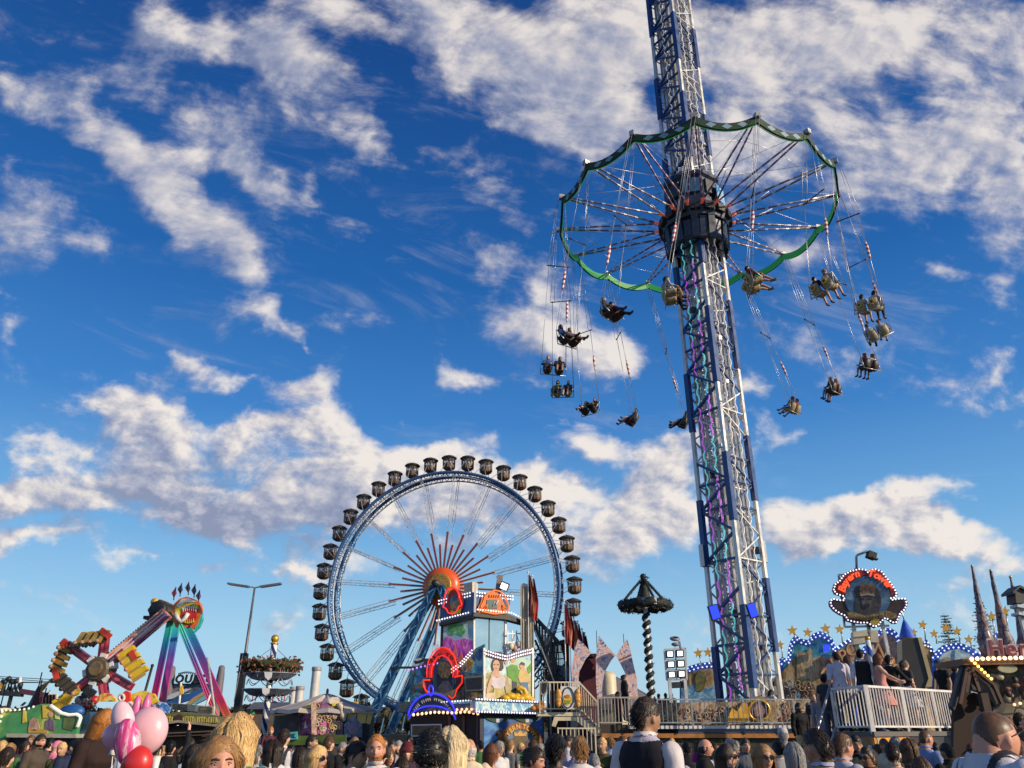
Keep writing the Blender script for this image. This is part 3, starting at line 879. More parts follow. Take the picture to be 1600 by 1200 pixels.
def skirt_mesh():
	if 'skirt' in ACC: return ACC['skirt']
	mb = MB(); n = 48; vs = []; prof = [(.142, 1.08), (.165, 1.02), (.205, .93), (.25, .80), (.30, .66), (.33, .56)]
	for i, (r, z) in enumerate(prof):
		for k in range(n):
			a = 2 * pi * k / n; q = r * (1 + .035 * i / 5 * sin(a * 11 + .6 * sin(a * 3))); vs.append((q * cos(a), q * .85 * sin(a) + .005, z))
	mb.add(vs, [(i * n + k, i * n + (k + 1) % n, (i + 1) * n + (k + 1) % n, (i + 1) * n + k) for i in range(5) for k in range(n)], 0, True)
	o = mb.build('x', M_CLOTH); me = o.data; bpy.data.objects.remove(o); ACC['skirt'] = me
	return me
BODIES = {}
def body(key):
	if key not in BODIES: BODIES[key] = make_body(key, .0085 if key not in ('sit', 'sit2') else .012)
	return BODIES[key]
SKIN = dict(fair=(.62, .36, .25), mid=(.50, .28, .18), tan=(.38, .20, .12), dark=(.10, .05, .035), red=(.60, .29, .20))
HCOL = dict(black=(.012, .010, .010), dark=(.035, .022, .015), brown=(.12, .06, .03), light=(.34, .18, .07), ginger=(.50, .19, .04), auburn=(.20, .07, .03), blond=(.72, .46, .19), platinum=(.80, .62, .36), grey=(.30, .29, .28), white=(.62, .60, .57))
def child(name, me, parent, col=None, rot=None, loc=None):
	o = bpy.data.objects.new(name, me); COL.objects.link(o); o.parent = parent
	if col is not None: o.color = (*col, 1)
	if loc is not None: o.location = loc
	if rot is not None: o.rotation_euler = rot.to_euler()
	return o
def person(loc, rz, H, label, pose='stand', skin='fair', hair='short', hcol='brown', wear=(('shirt', (.6, .6, .62)), ('trousers', (.03, .03, .05)), ('shoe_left', None), ('shoe_right', None)), acc=(), group=None, yaw=0.0, lean=0.0):
	"""yaw: extra turn of the head, added by turning the whole head pose"""
	key = pose
	if abs(yaw) > .05 or abs(lean) > .05:
		key = '%s_%d_%d' % (pose, round(math.degrees(yaw) / 20), round(math.degrees(lean) / 15))
		if key not in POSES:
			POSES[key] = dict(POSES[pose], head=(radians(round(math.degrees(yaw) / 20) * 20), radians(round(math.degrees(lean) / 15) * 15)))
	B = body(key)
	o = bpy.data.objects.new('person', B['me']); COL.objects.link(o)
	o.location = loc; o.rotation_euler = (0, 0, rz); s = H / 1.765; o.scale = (s, s, s)
	o.color = (*SKIN[skin], 1)
	tag(o, label, 'person', group)
	if hair: child('hair', make_hair(hair), o, HCOL[hcol], B['HR'], NECK + B['HO'])
	for w in wear:
		kind, c = w[0], w[1]
		if kind == 'skirt': child('skirt', skirt_mesh(), o, c); continue
		if kind == 'beard': child('beard', garment(B, 'beard'), o, HCOL[c]); continue
		nm = dict(shoe_left='shoe', shoe_right='shoe', tee='t_shirt', rolled='shirt', straps='suspenders', dress='dress_bodice').get(kind, kind)
		child(nm, garment(B, kind), o, c or (.03, .03, .03))
	for a in acc:
		kind, c = (a if isinstance(a, tuple) else (a, None))
		child(kind, accessory(kind), o, c or (.03, .03, .03), B['HR'], NECK + B['HO'])
	return o
def build_ground():
	m = bpy.data.materials.new('asphalt'); m.use_nodes = True
	g = NG(m.node_tree); b = g.n['Principled BSDF']
	tc = g.node('ShaderNodeTexCoord').outputs['Object']
	n1 = g.noise(tc, .6, 6, .65).outputs[0]; n2 = g.noise(tc, 60, 3, .6).outputs[0]
	g.l.new(g.mix(g.math('ADD', g.math('MULTIPLY', n1, .6), g.math('MULTIPLY', n2, .4)), (.035, .034, .033, 1), (.10, .095, .09, 1)), b.inputs['Base Color'])
	b.inputs['Roughness'].default_value = .9
	mb = MB(); n = 24; S = 2500
	vs = [(-S + 2 * S * i / n, -S + 2 * S * j / n, 0) for j in range(n + 1) for i in range(n + 1)]
	fs = [(j * (n + 1) + i, j * (n + 1) + i + 1, (j + 1) * (n + 1) + i + 1, (j + 1) * (n + 1) + i) for j in range(n) for i in range(n)]
	mb.add(vs, fs)
	tag(mb.build('ground', m), kind='structure')
build_ground()
TX, TY = 10.33, 36.0
TC = Vector((TX, TY, 0))
M_PURPLE = em('purple_light', (.50, .09, .66), .62); M_CYAN = em('cyan_light', (.12, .60, .64), .55); M_LWHITE = em('white_light', (.95, .9, .92), .25, (.72, .70, .68))
M_REDL = em('red_light', (.9, .16, .08), .22, (.5, .12, .08))
def zpx(y, x=1110, Y=34.8): return at(x, y, Y).z
def build_tower():
	t = thing('swing_ride_tower', (TX, TY, 0), 'tall white and blue lattice mast of the chain swing ride, higher than the picture', 'ride tower')
	O = (TX, TY, 0)
	R = 1.29
	az = dict(mid=radians(-98), left=radians(-188), right=radians(-8), back=radians(82))
	cp = {k: TC + Vector((cos(a) * R, sin(a) * R, 0)) for k, a in az.items()}
	def P(k, z, k2=None, f=0.0, inn=0.0):
		p = cp[k] if k2 is None else cp[k].lerp(cp[k2], f)
		p = TC + (p - TC) * (1 - inn)
		return Vector((p.x, p.y, z))
	TOP = 64.0
	blue = dict(mid=[(-700, -600), (-520, -420), (-330, -250), (-160, -90), (22, 94), (146, 245), (360, 412), (480, 597), (707, 813), (945, 1075)],
				left=[(-620, -500), (-420, -300), (-250, -130), (-60, 30), (97, 161), (225, 290), (397, 455), (567, 660), (770, 877), (1006, 1100)],
				right=[(-640, -520), (-400, -320), (-200, -110), (26, 86), (161, 225), (300, 330), (455, 563), (670, 773), (897, 1015)])
	blue['back'] = blue['mid']
	zz = {k: [(zpx(b), zpx(a)) for a, b in v if zpx(a) < TOP + 4] for k, v in blue.items()}
	for k in cp:
		mb = MB(O)
		segs = sorted((max(a, 1.3), min(b, TOP)) for a, b in zz[k] if a < TOP)
		z = 1.2
		for a, b in segs + [(TOP, TOP)]:
			if a - z > .05: mb.bar(P(k, z), P(k, a), .17, .17, 0, up=(cos(az[k] + .78), sin(az[k] + .78), 0))
			if b > a: mb.bar(P(k, a), P(k, b), .28 if k == 'mid' else .25, .28 if k == 'mid' else .25, 1, up=(cos(az[k] + .78), sin(az[k] + .78), 0))
			z = b
		mb.build('corner_post', [M_SILVER, M_BLUE], t)

	faces = [('left', 'mid'), ('mid', 'right'), ('right', 'back'), ('back', 'left')]
	def isblue(k, z): return any(a <= z <= b for a, b in zz[k])
	for fi, (k1, k2) in enumerate(faces):
		lat = MB(O); bl = MB(O)
		z = 1.4; i = 0; st = 1.22
		while z < TOP - st:
			b1 = isblue(k1, z + .3) or isblue(k2, z + .3)
			if not b1 and bl.v: bl.build('blue_lattice', M_BLUE, t); bl = MB(O)
			if b1 and len(lat.v) > 900: lat.build('lattice', M_SILVER, t); lat = MB(O)
			tgt, w, mi = (bl, .115, 0) if (b1 and fi == 0) else ((bl, .075, 0) if (b1 and fi == 1) else (lat, .062, 0))
			a, b = (k1, k2) if i % 2 == 0 else (k2, k1)
			tgt.bar(P(a, z), P(b, z + st), w, w, mi)
			if i % 2 == 0 or b1 and i % 3 == 0: tgt.bar(P(k1, z), P(k2, z), w * .9, w * .9, mi)
			z += st; i += 1
		if lat.v: lat.build('lattice', M_SILVER, t)
		if bl.v: bl.build('blue_lattice', M_BLUE, t)

	inn = MB(O); rng = random.Random(3)
	rails = []
	for k1, k2 in faces:
		for f in (.22, .42, .62, .82):
			p = P(k1, 0, k2, f, .16); rails.append(p)
			inn.bar((p.x, p.y, 1.2), (p.x, p.y, TOP), rng.choice((.07, .10, .13)), None, rng.choice((0, 0, 1)))
	for k in cp:
		p = P(k, 0, inn=.52); q = P(k, TOP, inn=.52)
		inn.bar(p + Vector((0, 0, 1.2)), q, .20, .20, 1)
	z = 1.5
	ks = ['left', 'mid', 'right', 'back']
	while z < TOP - 1:
		for j in range(4):
			k1, k2 = ks[j], ks[(j + 1) % 4]
			inn.bar(P(k1, z, inn=.52), P(k2, z + .55, inn=.52), .055, None, 0)
			inn.bar(P(k2, z + .55, inn=.52), P(k1, z + 1.1, inn=.52), .055, None, 0)
			inn.bar(P(k1, z + .02, inn=.52), P(k2, z + .02, inn=.52), .05, None, 1)
			if rng.random() < .55: inn.bar(P(k1, z + rng.random(), k2, .2, .16), P(k1, z + rng.random(), k2, .82, .16), .05, None, 0)
			if rng.random() < .45: inn.bar(P(k1, z + .2, k2, rng.random(), .16), P(k1, z + .2 + rng.random(), k2, rng.random(), .5), .05, None, 0)
			if rng.random() < .5:
				c = P(k1, z + rng.random(), k2, rng.random(), rng.uniform(.05, .3)); inn.box(c, (rng.uniform(.12, .3), rng.uniform(.12, .3), rng.uniform(.1, .35)), Matrix.Rotation(rng.random() * 3, 3, 'Z'), rng.choice((0, 1, 2)))
		z += 1.1
	inn.build('inner_mast', [M_STEEL, M_SILVER, M_DARK], t)

	for (k1, k2, f, pal, ztop) in (('left', 'mid', .33, (0, 1), 26.2), ('left', 'mid', .66, (1, 0), 26.2), ('mid', 'right', .34, (2, 2), TOP), ('mid', 'right', .68, (2, 2), TOP), ('left', 'mid', .5, (2, 2), TOP)):
		mb = MB(O); z0 = 1.6 if f != .5 else 30.5; i = 0; rg = random.Random(int(f * 100))
		while z0 < ztop:
			z1 = min(z0 + rg.uniform(1.5, 2.4), ztop)
			pts = []; nn = max(3, int((z1 - z0) / .17))
			for j in range(nn + 1):
				zq = z0 + (z1 - z0) * j / nn
				p = P(k1, zq, k2, f + .032 * (1 if int(zq / .34) % 2 else -1) * .9, -.03)
				pts.append(p)
			mb.tube(pts, .024 if pal[0] == 2 else .030, 6, pal[i % 2])
			z0 = z1; i += 1
		mb.build('light_strip', [M_PURPLE, M_CYAN, M_LWHITE], t)

	for (x, y, w) in ((1116, 957, .42), (1175, 954, .36)):
		c = at(x, y, TY - 1.9); mb = MB(O)
		Rm = Matrix.Rotation(radians(-16), 3, 'Y') @ Matrix.Rotation(radians(12), 3, 'X')
		mb.box(c, (w, .18, .62), Rm, 0); mb.box(c + Vector((0, -.10, 0)), (w * .84, .03, .54), Rm, 1)
		mb.bar(c + Vector((0, .05, -.1)), c + Vector((.1, .8, -.1)), .06, None, 0)
		mb.build('flood_lamp', [M_DARK, em('blue_flood', (.02, .05, 1.0), 1.2)], t)

	mb = MB(O)
	for (x, y) in ((1096, 868), (1194, 862)):
		c = at(x, y, TY); mb.box(c, (.16, .2, 1.0), None, 0)
	for k in cp: mb.box(P(k, 1.35), (.6, .6, .3), None, 1)
	mb.box((TX, TY, 1.0), (3.6, 3.6, .4), None, 1)
	mb.build('base_plate', [M_WHITE, M_DARK], t)
	mb = MB(O)
	mb.lathe([(1.7, TOP), (1.7, TOP + .5), (1.1, TOP + .9), (.2, TOP + 3), (0, TOP + 3.1)], (TX, TY, 0), 16)
	mb.build('crown', M_BLUE, t)
build_tower()
RING_H, RING_R = 28.5, 7.72
NAVY = pm('navy_panel', (.012, .022, .055), .4, .1, .4, 2.5, coat=.2)
def ring_pt(a, r=RING_R, h=RING_H): return Vector((TX + r * cos(radians(a)), TY + r * sin(radians(a)), h))
PH0 = -79.5
ANG = [PH0 + 22.5 * i for i in range(16)]
def build_carriage():
	t = thing('swing_carriage', (TX, TY, RING_H), 'round lifting carriage with sixteen arms and a green garland rim circling the lattice mast', 'swing carriage')
	O = (TX, TY, RING_H)
	mb = MB(O)
	oc = Matrix.Rotation(radians(11), 3, 'Z')
	mb.lathe([(1.6, 28.15), (1.6, 28.6), (1.5, 28.7), (1.5, 29.9), (1.66, 30.05), (1.66, 30.3), (1.4, 30.35), (1.4, 28.15)], (TX, TY, 0), 8, 0, False, M=oc)
	for i in range(8):
		a = radians(i * 45 + 33); c = Vector((TX + 1.46 * cos(a), TY + 1.46 * sin(a), 29.3))
		mb.box(c, (.14, .9, .9), Matrix.Rotation(a, 3, 'Z'), i % 2 + 1)
	mb.build('machine_drum', [NAVY, M_DARK, pm('drum_window', (.05, .11, .2), .2)], t)
	mb = MB(O)
	mb.lathe([(1.4, 27.1), (1.80, 27.15), (1.90, 27.5), (1.85, 28.0), (1.4, 28.1)], (TX, TY, 0), 16, 0, False)
	for i in range(16):
		a = radians(ANG[i]); c = Vector((TX + 1.86 * cos(a), TY + 1.86 * sin(a), 27.62))
		mb.box(c, (.34, .5, .46), Matrix.Rotation(a, 3, 'Z'), 1)
	mb.build('arm_ring', [NAVY, M_DARK], t)
	rg = random.Random(5)
	mb = MB(O)
	for i in range(24):
		a = radians(i * 15); r = 1.62 + (.1 if i % 2 else 0)
		c = Vector((TX + r * cos(a), TY + r * sin(a), 26.5 - rg.random() * .2))
		mb.box(c, (.08, .38, 1.15 + rg.random() * .35), Matrix.Rotation(a, 3, 'Z') @ Matrix.Rotation(.08, 3, 'Y'), rg.choice((0, 0, 1)))
	mb.lathe([(1.60, 25.7), (1.67, 25.75), (1.67, 25.95), (1.60, 26.0)], (TX, TY, 0), 24, 1)
	mb.build('skirt', [NAVY, M_DARK, M_STEEL], t)
	mb = MB(O); a = radians(-40); c = Vector((TX + 1.7 * cos(a), TY + 1.7 * sin(a), 28.9))
	mb.box(c, (.05, .9, 1.0), Matrix.Rotation(a, 3, 'Z'), 0); mb.build('poster_panel', [mural('poster_blue', [(0, (.02, .12, .35)), (.5, (.1, .4, .7)), (1, (.7, .75, .8))], 2)], t)

	M_ARM = stripes('arm_tube', (.78, .74, .74), (.22, .18, .24), 1.55, 'X', .4, .72, .1)
	M_ARMW = stripes('arm_tube_violet', (.74, .66, .74), (.30, .18, .36), 1.9, 'Y', .4, .68, .1)
	for i, A in enumerate(ANG):
		a = radians(A); tang = Vector((-sin(a), cos(a), 0)); rad = Vector((cos(a), sin(a), 0))
		mb = MB(O); tip = ring_pt(A)
		for s in (-1, 1):
			r0 = Vector((TX, TY, 27.75)) + rad * 1.75 + tang * s * .40
			e = tip - rad * .15 + tang * s * .07
			r1 = r0.lerp(e, .09)
			mb.tube([r0, r1], .055, 8, 1); mb.tube([r1, e], .052, 8, 0)
		mb.tube([Vector((TX, TY, 27.2)) + rad * 1.95, Vector((TX, TY, 27.2)).lerp(tip, .55) + Vector((0, 0, .2))], .02, 5, 2)
		mb.box(tip, (.30, .24, .26), Matrix.Rotation(a, 3, 'Z'), 2)
		mb.build('arm', [M_ARM if abs(cos(a)) > .6 else M_ARMW, M_REDL, M_STEEL], t)
	mb = MB(O)
	for i, A in enumerate(ANG):
		a = radians(A); B = ANG[(i + 1) % 16]
		for q in (.55, .8):
			mb.tube([ring_pt(A, RING_R * q, 27.7 + .8 * q), ring_pt(B, RING_R * q, 27.7 + .8 * q)], .012, 4, 0)
		mb.tube([ring_pt(A, 1.6, 30.2), ring_pt(A)], .014, 4, 0)
		mb.tube([ring_pt(A, 2.1, 27.6), ring_pt(B)], .010, 4, 0)
	mb.build('stay_cable', M_STEEL, t)

	M_GOUT = pm('garland_cloth', (.015, .045, .022), .7, 0, .3, 6); M_LOZ = pm('lozenge', (.22, .34, .42), .6); M_GIN = em('green_light', (.012, .24, .04), .30, (.02, .22, .05)); M_GROPE = em('green_rope', (.03, .40, .08), .25)
	for i, A in enumerate(ANG):
		p0, p1 = ring_pt(A), ring_pt(ANG[(i + 1) % 16])
		mb = MB(O); n = 14; prev = None
		mid_in = (Vector((TX, TY, RING_H)) - p0.lerp(p1, .5)).normalized()
		def sw(f, inner, top):
			sag = 1 - (2 * f - 1) ** 2
			p = p0.lerp(p1, f) + Vector((0, 0, -.50 * sag + (.05 if top else -.40 + .06 * sag))) + mid_in * (.10 if inner else 0) - mid_in * .02 * sag
			return p
		for j in range(n):
			f0, f1 = j / n, (j + 1) / n
			q = [sw(f0, 0, 1), sw(f1, 0, 1), sw(f1, 0, 0), sw(f0, 0, 0)]; r = [sw(f0, 1, 1), sw(f1, 1, 1), sw(f1, 1, 0), sw(f0, 1, 0)]
			mb.add(q + r, [(0, 1, 2, 3)], 0); b = len(mb.v) - 8
			mb.f += [(b + 7, b + 6, b + 5, b + 4), (b + 4, b + 5, b + 1, b), (b + 3, b + 2, b + 6, b + 7)]; mb.m += [1, 0, 0]; mb.sm += [False] * 3
		for f in (.25, .5, .75):
			c = (sw(f, 0, 1) + sw(f, 0, 0)) / 2 - mid_in * .012
			d = (p1 - p0).normalized()
			mb.prism([c + d * .26, c + Vector((0, 0, .17)), c - d * .26, c - Vector((0, 0, .17))], .01, mid_in, 2)
		mb.tube([sw(j / 20, 1, 0) + mid_in * .03 for j in range(21)], .022, 5, 3)
		mb.build('garland', [M_GOUT, M_GIN, M_LOZ, M_GROPE], t)
build_carriage()
M_SHELL = pm('cream_shell', (.34, .27, .15), .5, 0, .25, 4); M_SHELLD = pm('brown_shell', (.05, .03, .022), .5, 0, .3, 4)
M_FLOW = pm('flower_petal', (.62, .36, .05), .5); M_FLOWC = pm('flower_centre', (.06, .025, .01), .6)
M_FENDER = stripes('fender', (.5, .06, .05), (.75, .72, .7), 4.0, 'Z', .5)
SEATS = [
 (0, 1178, 440, 'nearest swing right of the mast', 1),
 (1, 1288, 447, 'yellow flowered swing at upper right', 0),
 (2, 1357, 478, 'third swing right of the mast', 0),
 (3, 1374, 520, 'tipped outermost swing at right', 1),
 (4, 1357, 570, 'swing below the tipped one', 0),
 (5, 1302, 607, 'second lowest swing at right', 0),
 (6, 1237, 637, 'lowest swing right of the mast', 1),
 (8, 1066, 660, 'swing half hidden behind the mast', 1),
 (9, 986, 655, 'lowest swing left of the mast', 1),
 (10, 920, 637, 'second lowest swing at left', 1),
 (11, 878, 610, 'third lowest swing at left', 0),
 (12, 864, 573, 'outermost swing at left', 0),
 (13, 890, 528, 'swing above the outermost left one', 1),
 (14, 957, 487, 'upper left swing with a red rider', 1),
 (15, 1046, 458, 'swing crossing the left mast edge', 0),
]
def build_swings():
	rg = random.Random(11)
	skins = ['fair', 'mid', 'tan', 'fair']
	cols = [(.05, .045, .05), (.02, .02, .03), (.22, .04, .04), (.42, .42, .45), (.05, .09, .24), (.16, .12, .08), (.05, .05, .05), (.10, .18, .09)]
	for k, u, v, desc, kick in SEATS:
		A = ANG[k]; V0 = ring_pt(A) + Vector((0, 0, -.1))
		r = ray(u, v)

		best = None
		for i in range(800):
			Y = 24 + i * .03
			p = at(u, v, Y)
			ang = math.degrees(atan2(p.y - TY, p.x - TX)); da = (ang - A + 180) % 360 - 180
			rad = hypot(p.x - TX, p.y - TY)
			cst = ((rad - 9.0) / 1.0) ** 2 + (da / 14.0) ** 2
			if best is None or cst < best[0]: best = (cst, p, ang, rad)
		S = best[1]; ang = radians(best[2])
		hd = Vector((-sin(ang), cos(ang), 0))
		hx = rg.uniform(-.25, .25)
		rz = atan2(hd.y, hd.x) + pi / 2 + hx
		tilt = radians(16 if kick else 6) + rg.uniform(-.05, .08)
		roll = rg.uniform(-.15, .15) + (.5 if k == 3 else 0)
		Rm = Matrix.Rotation(rz, 4, 'Z') @ Matrix.Rotation(-tilt, 4, 'X') @ Matrix.Rotation(roll, 4, 'Y')
		W = Matrix.Translation(S + Vector((0, 0, -.25))) @ Rm; Wi = W.inverted()
		t = thing('double_swing', (0, 0, 0), 'two-seat chain swing with riders, the ' + desc, 'double swing', 'double swings hanging from the carriage')
		t.matrix_world = W
		flower = k in (1, 2, 14, 0)
		shell = M_SHELL if k in (0, 1, 2, 3, 6, 11, 15) else M_SHELLD
		for s in (-1, 1):
			mb = MB(); cx = s * .29

			prof = [(-.27, -.03), (-.20, -.01), (0, -.05), (.14, -.03), (.21, .08), (.25, .26), (.28, .46)]
			nx = 8; vs = []
			for y, z in prof:
				wy = .22 if z < .3 else .17
				for j in range(nx + 1):
					q = 2 * j / nx - 1
					vs.append((cx + wy * q, y - .10 * abs(q) ** 3 * (1 if y > .1 else .2), z + .13 * abs(q) ** 4 * (1 if y < .18 else .25)))
			m0 = len(vs); vs2 = [(x, y + .03, z - .045) for x, y, z in vs]
			fs = []; W1 = nx + 1
			for i in range(len(prof) - 1):
				for j in range(nx):
					k_ = i * W1 + j; fs.append((k_, k_ + 1, k_ + W1 + 1, k_ + W1)); fs.append((m0 + k_ + W1, m0 + k_ + W1 + 1, m0 + k_ + 1, m0 + k_))
			last = (len(prof) - 1) * W1
			for j in range(nx): fs.append((j + 1, j, m0 + j, m0 + j + 1)); fs.append((last + j, last + j + 1, m0 + last + j + 1, m0 + last + j))
			for i in range(len(prof) - 1): fs.append((i * W1, (i + 1) * W1, m0 + (i + 1) * W1, m0 + i * W1)); fs.append(((i + 1) * W1 + nx, i * W1 + nx, m0 + i * W1 + nx, m0 + (i + 1) * W1 + nx))
			mb.add(vs + vs2, fs, 0, True)
			if flower:
				c = Vector((cx, .31, .28)); pet = []
				for i in range(16):
					a = 2 * pi * i / 16; rr = .15 if i % 2 else .11
					pet.append(c + Vector((rr * cos(a), rr * sin(a) * .12, rr * sin(a))))
				mb.prism(pet, .03, (0, 1, -.1), 1); mb.prism([c + Vector((.055 * cos(a), .032, .055 * sin(a))) for a in [2 * pi * i / 10 for i in range(10)]], .012, (0, 1, 0), 2)
			mb.build('seat_shell', [shell, M_FLOW, M_FLOWC], t)
		mb = MB()
		mb.tube([(-.60, .12, .18), (-.60, -.28, .20), (.60, -.28, .20), (.60, .12, .18)], .022, 6, 0)
		mb.build('lap_bar', M_DARK, t)
		mb = MB()
		for s in (-1, 1):
			mb.tube([(s * .60, .2, -.05), (s * .60, .05, .62), (s * .60, -.2, -.05)], .022, 6)
		mb.tube([(-.62, .2, -.07), (.62, .2, -.07)], .025, 6)
		mb.build('frame', M_STEEL, t)

		top = Wi @ V0
		f = rg.uniform(.42, .55)
		sp = top.lerp(Vector((0, .05, .62)), f) + Vector((0, 0, -.1))
		mb = MB()
		for s in (-1, 1):
			e = sp + Vector((s * .5, 0, 0)); hk = Vector((s * .60, .05, .62))
			for o in (-.09, .09):
				tp = top + Vector((s * .18, o, 0))
				mb.tube([tp, e + Vector((o, o, 0))], .012, 4)
			mb.tube([e, hk], .011, 4); mb.tube([e + Vector((0, .05, 0)), hk + Vector((0, .14, -.6))], .009, 4)
		mb.build('chain', M_STEEL, t)
		mb = MB(); mb.tube([sp - Vector((.62, 0, 0)), sp + Vector((.62, 0, 0))], .028, 6)
		for s in (-1, 1): mb.sphere(sp + Vector((s * .5, 0, 0)), .05, 8, 6)
		mb.build('spreader_bar', M_DARK, t)
		mb = MB(); s = rg.choice((-1, 1)); e = sp + Vector((s * .5, 0, 0)); hk = Vector((s * .60, .05, .62))
		p = e.lerp(hk, .35); q = e.lerp(hk, .60)
		mb.tube([p, p.lerp(q, .3), p.lerp(q, .8), q], [.02, .075, .055, .012], 8)
		mb.build('fender', M_FENDER, t)
		for s in (-1, 1):
			loc = W @ Vector((s * .29, .02, -.82))
			top_c = (.20, .03, .03) if (k == 14 and s == 1) else (.5, .5, .52) if (k == 0 and s == 1) else rg.choice(cols)
			low = rg.choice((('shorts', rg.choice(cols[:2])), ('trousers', rg.choice(cols[:2]))))
			if k == 0: low = ('shorts', (.05, .05, .06))
			ck = int(max(top_c) * 100)
			nm = 'dark' if max(top_c) < .1 else 'red' if top_c[0] > top_c[1] * 2 else 'pale' if top_c[0] > .2 else 'blue' if top_c[2] > top_c[0] else 'green' if top_c[1] > top_c[0] else 'brown'
			p = person(loc, rz, rg.uniform(1.66, 1.8), 'rider in %s top, %s seat of the %s' % (nm, 'inner' if s == -1 else 'outer', desc),
					   'sit2' if kick else 'sit', rg.choice(skins), rg.choice(['short', 'crop', 'pony', 'bob']), rg.choice(['dark', 'brown', 'black', 'light']),
					   ((rg.choice(['tee', 'shirt', 'jacket']), top_c), low, ('shoe_left', None), ('shoe_right', None)), group='riders on the chain swings')
			sc = p.scale.x
			p.matrix_world = W @ Matrix.Translation((s * .29, .02, -.82 * sc)) @ Matrix.Scale(sc, 4)
build_swings()
def build_wheel():
	C = at(693, 919, 128); Y0 = 128
	yaw = radians(11)
	n = Vector((-sin(yaw), -cos(yaw), 0)); U = Vector((cos(yaw), -sin(yaw), 0)); Z = Vector((0, 0, 1))
	R = 19.2
	t = thing('ferris_wheel', (C.x, C.y, 0), 'big blue rimmed ferris wheel with an orange sun hub standing behind the painted fun house', 'ferris wheel')
	O = (C.x, C.y, 0)
	def W(r, a, d=0.0): return C + U * (r * cos(a)) + Z * (r * sin(a)) + n * d
	M_RB = pm('rim_blue', (.05, .12, .27), .4, .2, .2, .6); M_RL = pm('rim_light', (.42, .45, .50), .4, .3, .2, .6)
	N = 120
	for d in (1.45, -1.45):
		mb = MB(O)
		mb.tube([W(R, 2 * pi * i / N, d) for i in range(N)], .28, 8, 0, closed=True)
		mb.tube([W(R - .75, 2 * pi * i / N, d) for i in range(N)], .12, 6, 1, closed=True)
		for i in range(N):
			a = 2 * pi * i / N; b = 2 * pi * (i + .5) / N
			mb.bar(W(R, a, d), W(R - .75, b, d), .10, None, 0); mb.bar(W(R - .75, b, d), W(R, 2 * pi * (i + 1) / N, d), .10, None, 0)
		mb.build('rim', [M_RB, M_RL], t)
	mb = MB(O)
	for i in range(60):
		a = 2 * pi * i / 60
		mb.bar(W(R, a, 1.45), W(R, a, -1.45), .12, None, 0)
		mb.bar(W(R, a, 1.45), W(R, a + 2 * pi / 60, -1.45), .08, None, 0)
	mb.build('rim_bracing', M_RB, t)
	M_RAY = pm('ray_red', (.24, .05, .03), .5, 0, .2, 1); M_RAYW = pm('ray_white', (.72, .68, .62), .45)
	a0 = radians(85)
	for k in range(20):
		a = a0 + radians(18) * k; mb = MB(O)
		pe = Vector((-sin(a), 0, cos(a)))
		side = U * (-sin(a)) + Z * cos(a)
		for d0, d1 in ((1.0, 1.45), (-1.0, -1.45)):
			for s in (-1, 1):
				mb.bar(W(8.6, a, d0 + (d1 - d0) * .4) + side * s * .26, W(R - .4, a, d1) + side * s * .16, .085, None, 0)
			for j in range(12):
				r0 = 8.6 + (R - 9) * j / 12; r1 = 8.6 + (R - 9) * (j + 1) / 12; s = 1 if j % 2 else -1
				mb.bar(W(r0, a, d0 * 1.2) + side * s * .22, W(r1, a, d1) - side * s * .2, .04, None, 0)
		mb.bar(W(13, a, 1.3), W(13, a, -1.3), .07, None, 0)
		mb.build('spoke', M_SILVER, t)
	for k in range(40):
		a = a0 + radians(9) * k; main = k % 2 == 0
		r1 = 9.0 if main else 6.9
		side = U * (-sin(a)) + Z * cos(a)
		mb = MB(O)
		mb.bar(W(2.6, a, 1.15), W(r1, a, 1.25), .22, .24, 0, up=n)
		mb.bar(W(2.8, a, 1.15) + side * .17, W(r1, a, 1.25) + side * .17, .12, .12, 1, up=n)
		mb.build('light_ray', [M_RAY, M_RAYW], t)

	RM = Matrix((U, Z, n)).transposed()
	mb = MB(O)
	mb.lathe([(0, 1.2), (2.9, 1.25), (3.1, 1.5), (2.98, 1.8), (2.5, 2.25), (1.9, 2.5)], C, 40, 0, True, M=RM)
	mb.lathe([(3.1, -1.5), (3.1, 1.5)], C, 40, 0, True, M=RM)
	for k in range(10):
		a = 2 * pi * k / 10; mb.bar(W(1.9, a, 2.5), W(3.02, a, 1.8), .05, None, 1)
	mb.build('hub', [pm('hub_orange', (.72, .10, .012), .38, 0, .12, .8, coat=.4), M_RAY], t)
	mb = MB(O)
	mb.lathe([(1.98, 2.45), (1.98, 2.62), (1.8, 2.68), (0, 2.70)], C, 40, 0, True, M=RM)
	for k in range(16):
		a = 2 * pi * k / 16; mb.sphere(W(1.6, a, 2.70), .07, 8, 5, 0)
	mb.build('hub_plate', pm('hub_gold', (.42, .23, .05), .42, .35, .25, 2.5, bump=.5, bscale=6), t)
	mb = MB(O); mb.tube([W(0, 0, 5.2), W(0, 0, -5.2)], .5, 14)
	mb.build('axle', M_DARK, t)

	M_LEG = pm('leg_blue', (.02, .085, .20), .4, .1, .2, .8); M_LEGL = pm('leg_light_blue', (.09, .30, .55), .4, .1, .2, .8)
